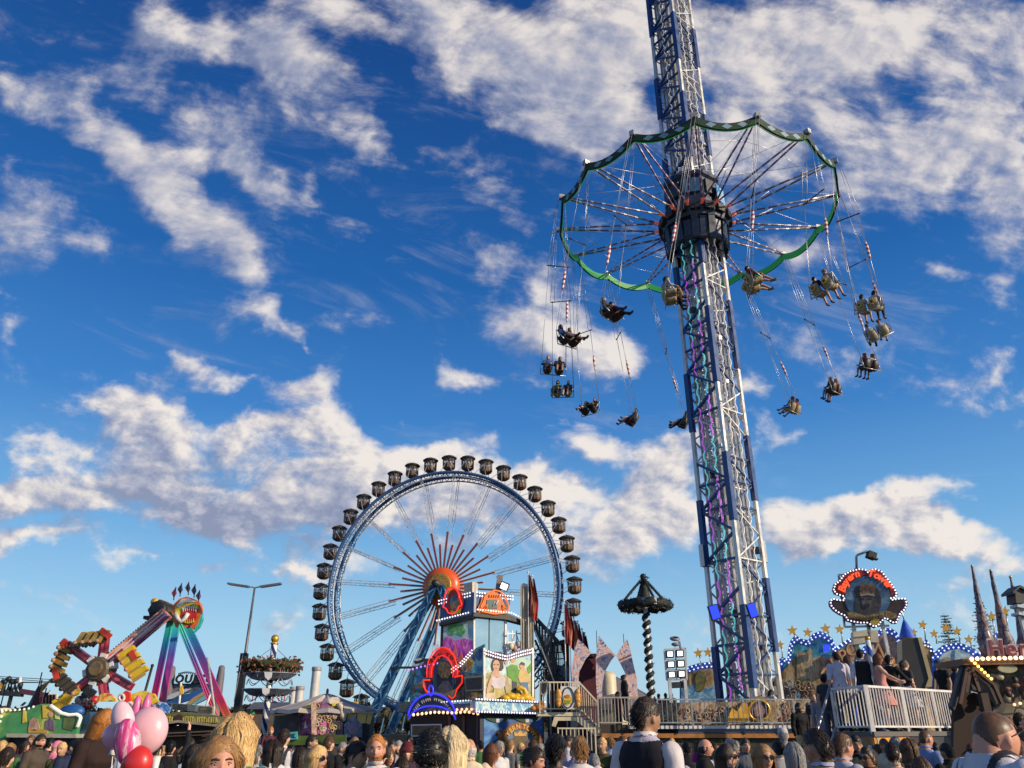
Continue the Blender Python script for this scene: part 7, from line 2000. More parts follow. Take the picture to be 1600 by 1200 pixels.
def flower_maypole():
	Y = 45.0; b = at(409, 1150, Y); tp = at(437, 995, Y); bx = at(418, 1095, Y).x
	t = thing('flower_pole', (bx, Y, 0), 'blue and white spiral pole with a brown flower wreath and two grey trays', 'flower pole'); O = t.location; rg = random.Random(31)
	ax = lambda v: at(437 - (v - 995) * .225, v, Y)
	zt = tp.z; x0 = bx
	mb = MB(O); mb.tube([(x0, Y, 0), (x0, Y, zt - .3)], .17, 12); m = stripes('spiral_stripe', (.02, .035, .12), (.72, .72, .72), 1.35, 'Z', .4, .5, 0, 3.0); mb.build('pole', m, t)
	mb = MB(O); mb.sphere((x0, Y, zt - .1), .22, 14, 10); mb.lathe([(.2, zt - .4), (.24, zt - .36), (.15, zt - .28)], (x0, Y, 0), 14); mb.build('gold_ball', M_GOLD, t)
	zw = at(432, 1040, Y).z; r = 1.32
	mb = MB(O); ring = [Vector((x0 + r * cos(2 * pi * i / 44), Y + r * sin(2 * pi * i / 44), zw)) for i in range(45)]
	mb.tube(ring, .22, 8, 1)
	for i in range(1500):
		a = rg.uniform(0, 6.283); rr = r + rg.gauss(0, .16); p = Vector((x0 + rr * cos(a), Y + rr * sin(a), zw + rg.gauss(0, .16))); d = Vector((rg.gauss(0, 1), rg.gauss(0, 1), rg.gauss(0, 1))).normalized() * .09; e = d.orthogonal().normalized() * .07
		mb.add([p - e, p + d, p + e, p - d], [(0, 1, 2, 3)], rg.choice((0, 0, 1, 2)))
	for i in range(54):
		a = 2 * pi * i / 54; L = rg.uniform(.2, .5); p = Vector((x0 + r * cos(a), Y + r * sin(a), zw - .15)); mb.tube([p, p + Vector((rg.gauss(0, .05), rg.gauss(0, .05), -L))], [.03, .012], 4, rg.choice((1, 3)))
	mb.build('flower_wreath', [pm('dried_brown', (.13, .04, .02), .8, 0, .4, 6), pm('dried_green', (.035, .045, .015), .8, 0, .4, 6), pm('dried_rust', (.26, .085, .02), .8, 0, .4, 6), pm('dried_pale', (.4, .4, .38), .8)], t)
	for v in (1058, 1083):
		z = at(425, v, Y).z; mb = MB(O); mb.lathe([(.75, z - .16), (1.0, z - .10), (1.32, z + .12), (1.40, z + .16), (1.40, z + .20), (1.28, z + .18), (.2, z - .02)], (x0, Y, 0), 20, 0, False); mb.build('tray', pm('tray_grey', (.20, .22, .28), .45, .2, .3, 2), t)
		mb = MB(O)
		for i in range(8):
			a = 2 * pi * i / 8; p = [Vector((x0 + 1.2 * cos(a + k * .1), Y + 1.2 * sin(a + k * .1), z - .12 - .28 * (1 - (2 * k / 7 - 1) ** 2))) for k in range(8)]; mb.tube(p, .022, 4)
		mb.build('festoon', M_STEEL, t)
		mb = MB(O); mb.px([(413 - (v - 1058) * .15, v - 8), (425 - (v - 1058) * .15, v - 8), (424 - (v - 1058) * .15, v), (419 - (v - 1058) * .15, v + 5), (414 - (v - 1058) * .15, v)], Y - 1.45, .05); mb.build('shield', M_WHITE, t)
	mb = MB(O); mb.tube([(x0, Y, zt - .5), (x0 - 1.3, Y, zw)], .012, 4); mb.tube([(x0, Y, zt - .5), (x0 + 1.25, Y, zw)], .012, 4); mb.build('stay', M_DARK, t)
flower_maypole()
def columns_left():
	for i, (u, v, Y, r, lab) in enumerate(((490, 1042, 62, .34, 'tall grey white column behind the carousel tent'), (457, 1073, 62, .28, 'short pale column left of the carousel tent, left of its twin'), (467, 1072, 62, .30, 'short pale column left of the carousel tent, right of its twin'))):
		b = at(u, 1095, Y); zt = at(u, v, Y).z; t = thing('column', (b.x, Y, 0), lab, 'column'); O = t.location
		mb = MB(O); mb.lathe([(r * 1.06, 0), (r * 1.02, zt * .5), (r * .94, zt - .3)], (b.x, Y, 0), 18); mb.build('shaft', pm('column_white', (.58, .57, .56), .5, 0, .15, 1.5), t)
		mb = MB(O); mb.lathe([(r, zt - .3), (r * 1.08, zt - .24), (r * 1.08, zt - .02), (r, zt), (0, zt)], (b.x, Y, 0), 18); mb.build('cap', pm('column_grey', (.30, .29, .30), .5), t)
columns_left()
def carousel():
	Y = 38.0; b = at(500, 1150, Y)
	t = thing('carousel', (b.x, Y, 0), 'little carousel with a cream peaked canopy and magenta and gold carved rounding boards', 'carousel'); O = t.location
	P = lambda u, v, d=Y: at(u, v, d)
	cx, cy = P(493, 1100).x, Y + 2.2
	zt = P(493, 1083, cy).z; ze = P(470, 1108, cy).z
	mb = MB(O); n = 24; vs = [(cx, cy, zt)]; rg = random.Random(3)
	prof = [(.35, zt - .12), (1.0, ze + (zt - ze) * .50), (1.8, ze + (zt - ze) * .18), (2.5, ze - .05), (2.55, ze - .22)]
	for r, z in prof:
		for k in range(n): a = 2 * pi * k / n; rr = r * (1 + (.02 if k % 2 else -.02)); vs.append((cx + rr * cos(a), cy + rr * sin(a), z + (.03 if k % 2 else -.03)))
	fs = [(0, 1 + (k + 1) % n, 1 + k) for k in range(n)]; mi = [k // 2 % 2 for k in range(n)]
	for i in range(len(prof) - 1):
		for k in range(n): k2 = (k + 1) % n; fs.append((1 + i * n + k, 1 + i * n + k2, 1 + (i + 1) * n + k2, 1 + (i + 1) * n + k)); mi.append(k // 2 % 2)
	b0 = len(mb.m); mb.add(vs, fs, 0); mb.m[b0:] = mi; mb.build('canopy', [pm('canopy_cream', (.60, .50, .40), .8, 0, .12, 2), pm('canopy_grey', (.32, .29, .31), .8, 0, .12, 2)], t)
	mb = MB(O); mb.sphere((cx, cy, zt + .08), (.07, .07, .14), 8, 6); mb.build('finial', M_RED, t)
	mb = MB(O); nA = Vector((-.45, -.9, 0)).normalized(); nB = Vector((.35, -.94, 0)).normalized(); PA = P(486, 1125, Y - .3)
	mb.pl([(446, 1114), (486, 1103), (487, 1147), (447, 1150)], PA, nA, .1, 0); mb.pl([(444, 1112), (487, 1100), (487, 1105), (444, 1117)], PA, nA, .12, 1, off=.03)
	for u, w in ((462, 6), (472, 5)): mb.tube([hit(u + w * cos(x / 3.2), 1122 + w * sin(x / 3.2), PA, nA) + nA * .03 for x in range(18)], .03, 5, 2); mb.pl([(u + 5, 1126), (u + 7.5, 1137), (u + 3, 1138)], PA, nA, .02, 3, off=.02)
	mb.build('rounding_board', [mural('board_magenta', [(0, (.09, .012, .05)), (.5, (.28, .035, .14)), (1, (.42, .10, .26))], 1.2), pm('board_yellow', (.60, .46, .10), .5), pm('board_wine', (.10, .012, .03), .5), M_CREAM], t)
	mb = MB(O)
	mb.pl([(487, 1100), (503, 1096), (520, 1100), (527, 1096), (536, 1106), (536, 1148), (487, 1148)], PA, nB, .1, 0); rg = random.Random(5)
	mb.pl([(500, 1130), (512, 1124), (516, 1140), (512, 1147), (496, 1147)], PA, nB, .02, 1, off=.015); mb.pl([(512, 1112), (524, 1108), (524, 1116), (514, 1122)], PA, nB, .02, 5, off=.015)
	for i in range(40):
		u = rg.uniform(488, 535); v = rg.uniform(1102, 1146); mb.tube([hit(u + 4.5 * cos(x * .9 + i) * (1 - x * .1), v + 4.5 * sin(x * .9 + i) * (1 - x * .1), PA, nB) + nB * .03 for x in range(8)], .028, 5, rg.choice((2, 3, 2)))
	mb.pl([(486, 1098), (494, 1096), (495, 1148), (487, 1148)], PA, nB, .06, 4, off=.06); mb.build('carved_front', [mural('board_purple', [(0, (.05, .012, .05)), (.5, (.17, .05, .15)), (1, (.34, .12, .28))], 1.6), pm('board_pink', (.50, .10, .32), .5, 0, .2, 3), pm('scroll_gold', (.40, .26, .12), .45, 0, .3, 5), pm('scroll_ivory', (.50, .42, .34), .5), mural('pilaster', [(0, (.20, .09, .05)), (1, (.62, .44, .32))], 3), pm('board_indigo', (.05, .05, .16), .5)], t)
	mb = MB(O); mb.pl([(513, 1093), (519, 1089), (528, 1089), (533, 1094), (536, 1106), (533, 1108), (527, 1100), (516, 1100)], PA, nB, .1, 0, off=.08); mb.pl([(519, 1099), (527, 1098), (527, 1103), (519, 1103)], PA, nB, .03, 1, off=.1); mb.tube([hit(530 + x * .7, 1098 + x * 2.6, PA, nB) + nB * .12 for x in range(12)], [.12 + .05 * sin(x) for x in range(12)], 7, 0); mb.build('rococo_crest', [pm('crest_ivory', (.62, .52, .40), .5, 0, .25, 5), pm('crest_lime', (.5, .45, .03), .5)], t)

	mb = MB(O)
	for pts in ([(535, 1113), (556, 1114), (556, 1128), (536, 1130)], [(558, 1114), (573, 1114), (571, 1130), (558, 1131)], [(575, 1115), (583, 1116), (578, 1132), (572, 1130)]): mb.pl(pts, PA, nB, .08, 0, off=-.1)
	mb.pl([(533, 1110), (584, 1113), (584, 1116), (533, 1114)], PA, nB, .3, 1, off=-.05); mb.build('awning_board', [pm('awning_yellow', (.66, .46, .13), .55, 0, .2, 2), pm('awning_trim', (.45, .36, .22), .5)], t)
	mb = MB(O); c = hit(551, 1140, PA, nB) + nB * .1
	mb.pl([(538, 1152), (538, 1132), (543, 1126), (550, 1120), (557, 1122), (561, 1128), (566, 1131), (566, 1152)], PA, nB, .1, 0, off=.05)
	for i in range(9): a = radians(-160 + 17.5 * i); mb.tube([c + Vector((0, 0, -.3)), hit(551 + 11 * cos(a), 1141 + 15 * sin(a), PA, nB) + nB * .14], .03, 5, 1)
	mb.build('shell_panel', [mural('shell_blue', [(0, (.05, .08, .15)), (.6, (.13, .20, .34)), (1, (.34, .42, .52))], 2.5), pm('shell_rose', (.36, .27, .36), .5)], t)
	mb = MB(O); mb.pl([(445, 1150), (540, 1148), (540, 1162), (445, 1165)], PA, Vector((-.03, -1, 0)), .2, 0, off=.2); mb.pl([(452, 1144), (464, 1143), (465, 1155), (453, 1156)], PA, Vector((-.03, -1, 0)), .1, 1, off=.34); mb.pl([(455, 1147), (462, 1146), (459, 1150), (463, 1153), (456, 1153)], PA, Vector((-.03, -1, 0)), .02, 2, off=.36); mb.build('green_fascia', [pm('fascia_green', (.075, .12, .02), .5, 0, .3, 2), pm('plate_turquoise', (.08, .42, .45), .45), pm('plate_dark', (.02, .05, .08), .5)], t)
	mb = MB(O); mb.lathe([(2.35, 0), (2.35, ze - .3)], (cx, cy, 0), 24, 0, False); mb.build('drum', pm('carousel_dark', (.035, .03, .03), .7, 0, .3, 2), t)
	mb = MB(O); mb.tube([hit(495 + k * 8, 1160 - 6 * sin(pi * k / 6), PA, nB) + nB * .3 for k in range(7)], .05, 6); mb.tube([hit(521 + 10 * cos(radians(a)), 1158 + 8 * sin(radians(a)), PA, nB) + nB * .34 for a in range(180, 361, 15)], .05, 6); mb.build('arch_trim', pm('trim_stone', (.36, .34, .28), .5, 0, .3, 4), t)
carousel()
def left_frames():

	Y = 75; a = at(386, 1096, Y); b = at(478, 1096, Y); t = thing('low_hall', ((a.x + b.x) / 2, Y, 0), 'long low grey hall roof behind the flower pole', 'hall'); O = t.location
	mb = MB(O); zt = at(430, 1096, Y).z; zb = at(430, 1108, Y).z
	mb.prism([(a.x, Y, zb), (b.x + 2, Y, zb), (b.x, Y + 2, zt), (a.x, Y + 2, zt)], .3, (0, 1, -.5)); mb.build('roof', pm('hall_roof', (.10, .11, .14), .6, 0, .25, .8), t)
	mb = MB(O); mb.box(((a.x + b.x) / 2, Y + 4, zb / 2), (b.x - a.x + 1, 7, zb)); mb.build('wall', pm('hall_wall', (.13, .10, .08), .7, 0, .3, .8), t)
	mb = MB(O); rg = random.Random(2)
	for i in range(14): u = rg.uniform(392, 470); p = at(u, 1096, Y + 1.5); mb.bar(p, p + Vector((rg.uniform(-.1, .1), 0, rg.uniform(.3, .9))), .08, None, 0)
	mb.build('roof_vent', M_RED, t)
left_frames()
def tree_belt():
	rg = random.Random(77); mb = MB(); vs = []
	def clump(x, y, z, r, n):
		for _ in range(n):
			d = Vector((rg.gauss(0, 1), rg.gauss(0, 1), rg.gauss(0, .8))); d = d.normalized() * r * rg.uniform(.5, 1.0); p = Vector((x, y, z)) + d; e = Vector((rg.gauss(0, 1), rg.gauss(0, 1), rg.gauss(0, 1))).normalized() * .75; f = d.cross(e).normalized() * .75 if d.length > 0 else e
			mb.add([p - e * .6, p + f, p + e * .7, p - f * .8], [(0, 1, 2, 3)], rg.choice((0, 0, 1, 2)))
	for i in range(210):
		u = rg.uniform(-160, 620); Y = rg.uniform(150, 185); v = 1096 + 6 * mnoise.noise(Vector((u * .02, 0, 0))) + (6 if 140 < u < 330 else 0); p = at(u, v, Y); h = p.z * rg.uniform(.8, 1.05)
		r = rg.uniform(1.8, 3.0)
		clump(p.x, Y, h - r, r, 46); clump(p.x + rg.uniform(-2, 2), Y, h - 2.2 * r, r * 1.2, 30)
	for i in range(60):
		u = rg.uniform(600, 1700); Y = rg.uniform(150, 185); p = at(u, 1110, Y); clump(p.x, Y, p.z - 2, 2.5, 40)
	tag(mb.build('tree_belt', [pm('belt_dark', (.022, .022, .012), .9), pm('belt_brown', (.07, .045, .025), .9), pm('belt_green', (.04, .05, .02), .9)]), 'far belt of dark trees along the horizon', 'trees', kind='stuff')
tree_belt()
RAINB = [(0, (.75, .55, .03)), (.16, (.80, .26, .03)), (.34, (.62, .03, .10)), (.55, (.36, .03, .26)), (.70, (.10, .07, .36)), (.82, (.02, .22, .52)), (.92, (.03, .50, .46)), (1, (.04, .55, .25))]
def pendulum_ride():
	Y = 65.0; P = lambda u, v, d=Y: at(u, v, d)
	b = P(285, 1110); t = thing('pendulum_ride', (b.x, Y, 0), 'rainbow striped pendulum ride with six seat arms and a toothy mouth sign at its pivot', 'pendulum ride'); O = t.location
	zt = P(285, 950).z
	RB = rainbow('rainbow_leg', RAINB, .3, zt - .8)

	for (u0, v0, u1, d0, d1, w) in ((287, 962, 353, Y, Y - 1.0, .44), (279, 966, 252, Y - .2, Y - 1.6, .42), (268, 966, 237, Y + 2.5, Y + 4.5, .40), (276, 962, 336, Y + 2.8, Y + 5, .32)):
		a = P(u0, v0, d0); c = P(u1, 1112, d1); c = a + (c - a) * (a.z / (a.z - c.z))
		mb = MB(O); mb.bar(a, c, w, w * .8); d = (c - a).normalized(); s = d.cross(Vector((0, 1, 0))).normalized()
		for k in (-1, 1): mb.bar(a + s * k * w * .5 + Vector((0, -w * .42, 0)), c + s * k * w * .5 + Vector((0, -w * .42, 0)), .10, .10)
		mb.build('leg', RB, t)

	mb = MB(O); c = P(262, 958, Y + 1); RM = Matrix.Rotation(pi / 2, 3, 'X')
	mb.lathe([(0, -2.2), (.62, -2.2), (.72, -1.9), (.72, 2.0), (.62, 2.2), (0, 2.2)], c, 20, 0, True, M=RM)
	for i in range(8): a = 2 * pi * i / 8; mb.box(c + Vector((.68 * cos(a), -1.2, .68 * sin(a))), (.25, 1.5, .25), Matrix.Rotation(-a, 3, 'Y'), 1)
	mb.box(P(246, 966, Y), (1.8, 1.2, .25), None, 0); mb.bar(P(228, 966, Y), P(250, 968, Y), .25, None, 0); mb.build('pivot_drive', [M_DARK, pm('drive_brown', (.10, .065, .03), .5, .2)], t)
	mb = MB(O); mb.tube([P(243, 965, Y - .5), P(243, 953, Y - .5), P(244, 945, Y - .5)], [.42, .36, .30], 10, 0); mb.sphere(P(242, 941, Y - .5), .34, 10, 8, 1); mb.box(P(246, 958, Y - .6), (1.0, .5, .8), None, 0); mb.build('counterweight_figure', [pm('figure_brown', (.20, .12, .02), .5, 0, .3, 2), pm('figure_yellow', (.62, .40, .03), .5)], t)

	hub = P(158, 1046, Y - 1.5); top = P(262, 958, Y - 1.0)
	mb = MB(O); d = (hub - top).normalized(); s = d.cross(Vector((0, 1, 0))).normalized()
	mb.bar(top, hub, .78, .7, 0, up=(0, 1, 0))
	for k, m in ((.40, 1), (-.40, 2), (.14, 3), (-.14, 3)): mb.bar(top + s * k + Vector((0, -.37, 0)), hub + s * k + Vector((0, -.37, 0)), .12, .10, m, up=(0, 1, 0))
	mb.build('pendulum_arm', [mural('arm_pink', [(0, (.22, .02, .10)), (.4, (.55, .08, .20)), (.7, (.75, .35, .25)), (1, (.80, .60, .50))], .35, stretch=(.6, 1, .6)), pm('arm_violet', (.12, .03, .16), .4), pm('arm_orange', (.75, .40, .25), .4), pm('arm_white', (.72, .55, .55), .4)], t)
	mb = MB(O)
	for i in range(22): p = top.lerp(hub, .08 + .8 * i / 22) - s * .50 * (1 if s.z < 0 else -1); mb.box(p, (.18, .5, .18))
	mb.build('arm_ladder', M_DARK, t)
	mb = MB(O); mb.lathe([(0, -.9), (.80, -.9), (.92, -.7), (.92, .6), (.78, .8), (0, .8)], hub, 10, 0, False, M=RM); mb.lathe([(.55, 0), (.55, .96), (.46, 1.0), (0, 1.0)], hub, 10, 1, False, M=RM)
	for i in range(6): a = 2 * pi * i / 6 + .3; mb.box(hub + Vector((.98 * cos(a), -.1, .98 * sin(a))), (.36, .9, .5), Matrix.Rotation(-a, 3, 'Y'), 2)
	mb.build('hub', [pm('hub_brown', (.13, .10, .07), .5, .2, .3, 2), pm('hub_bronze', (.26, .17, .08), .4, .3, .3, 3), M_WHITE], t)
	M_ARMR = pm('seat_arm_red', (.38, .025, .05), .4, 0, .25, .7, coat=.2); M_SEATY = pm('seat_yellow', (.75, .50, .02), .45, 0, .15, 1); M_SEATB = pm('seat_back_brown', (.46, .30, .08), .5, 0, .25, 1); M_SEATD = pm('seat_dark', (.03, .025, .02), .6, 0, .3, 2)
	rgx = random.Random(14)
	tips = [(104, 1006), (164, 998), (196, 1018), (206, 1074), (164, 1092), (100, 1092)]
	arms_ends = []
	for i, (u, v) in enumerate(tips):
		e = P(u, v, Y - 1.5); mb = MB(O); d2 = (e - hub).normalized(); mb.bar(hub + d2 * .9, e, .56, .55, 0, up=(0, 1, 0)); mb.bar(hub + d2 * .95 + Vector((0, -.29, 0)), e + Vector((0, -.29, 0)), .18, .05, 1, up=(0, 1, 0)); mb.build('seat_arm', [M_ARMR, pm('seat_arm_pink', (.55, .10, .15), .4)], t); arms_ends.append(e)
	def gondola(c0, c1, back, lab, mats, leg=True):
		"""c0->c1: row of four seats (pixels); back: pixel offset from seat foot to top of its back"""
		a0, a1 = P(*c0, Y - 2.2), P(*c1, Y - 2.2); k = P(c0[0] + back[0], c0[1] + back[1], Y - 2.2) - a0
		mb = MB(O); w = (a1 - a0) / 4
		for q in range(4):
			c = a0 + w * (q + .5); h = w * .36
			pts = [c - h, c + h, c + h * .9 + k, c - h * .9 + k]
			mb.prism(pts, .5, (0, 1, 0), 0); n_ = k.normalized()
			mb.sphere(c + k * .12 + Vector((0, -.25, 0)), .17, 8, 6, 2)
			if leg: mb.tube([c + Vector((.1, -.3, 0)), c + Vector((.1, -.5, 0)) - k * .35], .10, 6, 3); mb.tube([c + Vector((-.18, -.3, 0)), c + Vector((-.15, -.5, 0)) - k * .3], .10, 6, 3)
			mb.bar(c + w * .5 + Vector((0, .1, 0)), c + w * .5 + k * .8 + Vector((0, .1, 0)), .10, .3, 1)
		mb.build(lab, mats, t)
	skinlike = pm('rider_skin', (.45, .24, .14), .6)
	gondola((112, 1008), (158, 1004), (13, -20), 'seat_row', [M_SEATB, M_SEATD, skinlike, M_SEATD])
	gondola((94, 1006), (78, 1046), (16, 8), 'seat_row', [pm('seat_ochre', (.30, .17, .03), .5, 0, .3, 2), M_SEATD, skinlike, M_SEATD], False)
	gondola((180, 1022), (206, 1064), (25, -16), 'seat_row', [M_SEATY, M_SEATB, skinlike, M_SEATD], False)
	gondola((80, 1062), (106, 1088), (16, -12), 'seat_row', [pm('seat_underside', (.06, .05, .04), .6, 0, .3, 2), M_SEATD, M_SEATD, M_SEATD], False)
	gondola((84, 1108), (122, 1082), (-5, -11), 'seat_row', [M_SEATY, M_SEATB, skinlike, M_SEATD], False)
	for u0, v0, u1, v1 in ((104, 1000, 96, 1008), (158, 984, 172, 995), (205, 1018, 212, 1030), (86, 1046, 90, 1062)): mb = MB(O); mb.bar(P(u0, v0, Y - 2.1), P(u1, v1, Y - 2.1), .34, .4); mb.build('arm_cap', pm('cap_red', (.62, .05, .02), .4, 0, .2, 1), t)

	mb = MB(O); Ys = Y - 3.2; out = [(270, 968), (268, 955), (272, 943), (281, 935), (292, 932), (304, 936), (312, 942), (314, 952), (312, 964), (308, 975), (301, 983), (296, 977), (290, 981), (284, 974), (276, 974), (274, 980)]
	mb.px(out, Ys, .5, 0); mb.px([(273, 962), (274, 948), (283, 939), (295, 937), (307, 943), (310, 950), (306, 954), (296, 948), (286, 950), (281, 960), (279, 970)], Ys - .06, .1, 1)
	mb.px([(283, 956), (287, 948), (298, 945), (308, 951), (306, 966), (300, 976), (290, 974), (284, 966)], Ys - .10, .1, 2)
	mb.px([(275, 946), (284, 936), (296, 935), (307, 940), (300, 941), (288, 941), (280, 949)], Ys - .14, .08, 3)
	for i in range(7): u = 286 + i * 3.3; v = 949 - 2.5 * sin(i / 6 * pi); mb.px([(u - 1.5, v), (u + 1.5, v), (u, v + 7)], Ys - .18, .08, 3)
	for i in range(6): u = 286 + i * 3.2; v = 972 + 2 * sin(i / 5 * pi); mb.px([(u - 1.3, v), (u + 1.3, v), (u, v - 6)], Ys - .18, .08, 1)
	mb.tube([P(x, y, Ys - .2) for x, y in ((274, 958), (278, 967), (284, 972), (289, 966), (294, 958))], .16, 6, 3); mb.px([(306, 976), (312, 966), (315, 958), (316, 968), (311, 980), (303, 988)], Ys + .1, .3, 4)
	mb.build('mouth_sign', [pm('mouth_orange', (.70, .16, .02), .4, 0, .2, 2), pm('mouth_yellow', (.80, .60, .03), .4, 0, .15, 2), pm('mouth_red', (.52, .02, .02), .4, 0, .2, 2), pm('mouth_white', (.78, .74, .68), .4), pm('mouth_teal', (.05, .50, .45), .4)], t)
	for i, (u, v0, v1, lean) in enumerate(((271, 917, 938, 4), (281, 911, 932, 3), (294, 909, 930, 1), (303, 913, 934, 2), (310, 922, 942, 2))):
		mb = MB(O); p = P(u, v1, Y - 3); q = P(u + lean, v0, Y - 3); mb.tube([p, q], .04, 5, 0); mb.add([p.lerp(q, .15), p.lerp(q, .55) + Vector((-.28, 0, 0)), q, p.lerp(q, .5) + Vector((.12, .1, 0))], [(0, 1, 2, 3)], 1 if i == 0 else 2); mb.build('pennant', [M_DARK, pm('pennant_red', (.5, .05, .08), .8), pm('pennant_blue', (.06, .05, .14), .8)], t)

	mb = MB(O); mb.box((b.x - 3.2, Y, .5), (18, 9, 1.0)); mb.build('base', M_DARK, t)
	for lab, pts, d, m in (('sunburst_board', ell(165, 1096, 15, 13, 24, 180, 360), Y - 5, [mural('burst', [(0, (.70, .05, .03)), (.5, (.85, .55, .05)), (1, (.85, .80, .70))], .9)]), ('red_letter_board', [(184, 1118), (186, 1098), (190, 1084), (196, 1079), (202, 1082), (203, 1096), (210, 1102), (210, 1124), (204, 1130), (194, 1130)], Y - 6, [pm('letter_red', (.70, .04, .02), .4, 0, .2, 2)]),
						   ('yellow_board', [(206, 1084), (222, 1079), (240, 1084), (247, 1096), (238, 1104), (212, 1104), (205, 1098)], Y - 5.5, [mural('yellow_swirl', [(0, (.55, .12, .03)), (.4, (.82, .56, .03)), (1, (.85, .70, .10))], 1.2)]), ('violet_board', [(206, 1104), (246, 1100), (250, 1110), (246, 1122), (208, 1124)], Y - 5.6, [mural('violet_swirl', [(0, (.06, .03, .20)), (.5, (.55, .55, .65)), (1, (.75, .10, .12))], 1.4)]), ('lozenge_board', [(247, 1096), (258, 1098), (266, 1108), (262, 1114), (250, 1114)], Y - 5.7, [mural('lozenge_cloth', [(0, (.04, .18, .55)), (.5, (.45, .60, .80)), (1, (.80, .82, .85))], 2.0, interp='CONSTANT')])):
		mb = MB(O); mb.px(pts, d, .3); mb.build(lab, m, t)
	mb = MB(O); mb.tube([P(203 + 5.5 * cos(a * .55), 1106 + 8 * sin(a * .55), Y - 6.1) for a in range(20)], .12, 6, 0); mb.tube([P(190 + 4 * cos(a * .5), 1090 + 5 * sin(a * .5), Y - 6.1) for a in range(14)], .09, 6, 0); mb.tube([P(196 + 5 * cos(a * .5), 1124 + 4 * sin(a * .5), Y - 6.1) for a in range(12)], .09, 6, 0); mb.build('scroll_line', pm('scroll_pale', (.75, .60, .55), .4), t)
	mb = MB(O)
	for u0, v0, u1, v1, w in ((84, 1112, 100, 1098, .9), (100, 1100, 108, 1086, .6), (94, 1110, 112, 1106, .7)): mb.bar(P(u0, v0, Y - 4), P(u1, v1, Y - 4), w, .5)
	mb.build('yellow_step', M_YELLOW, t)
pendulum_ride()
def pole_lattice():
	Y = 58.0; p0 = at(337, 1120, Y); p1 = at(324, 1027, Y); t = thing('white_mast', (p0.x, Y, 0), 'thin white mast with a slanting strut in front of the rainbow leg', 'mast'); O = t.location
	mb = MB(O); mb.tube([(p0.x, Y, 0), p0, p1], .075, 8); mb.build('mast', pm('mast_grey', (.50, .48, .46), .5), t); mb = MB(O); mb.tube([at(329, 1085, Y), at(320, 1108, Y), at(317, 1120, Y)], .07, 6); mb.build('strut', M_WHITE, t)
	p = at(218, 1112, 66); q = at(238, 1040, 66); t = thing('guy_pole', (p.x, 66, 0), 'thin dark slanting pole left of the rainbow legs', 'pole'); mb = MB(t.location); mb.tube([(p.x - .3, 66, 0), p, q], .10, 6); mb.build('shaft', M_DARK, t); mb = MB(t.location); mb.sphere(q, .14, 8, 6); mb.build('cap', M_DARK, t)
pole_lattice()
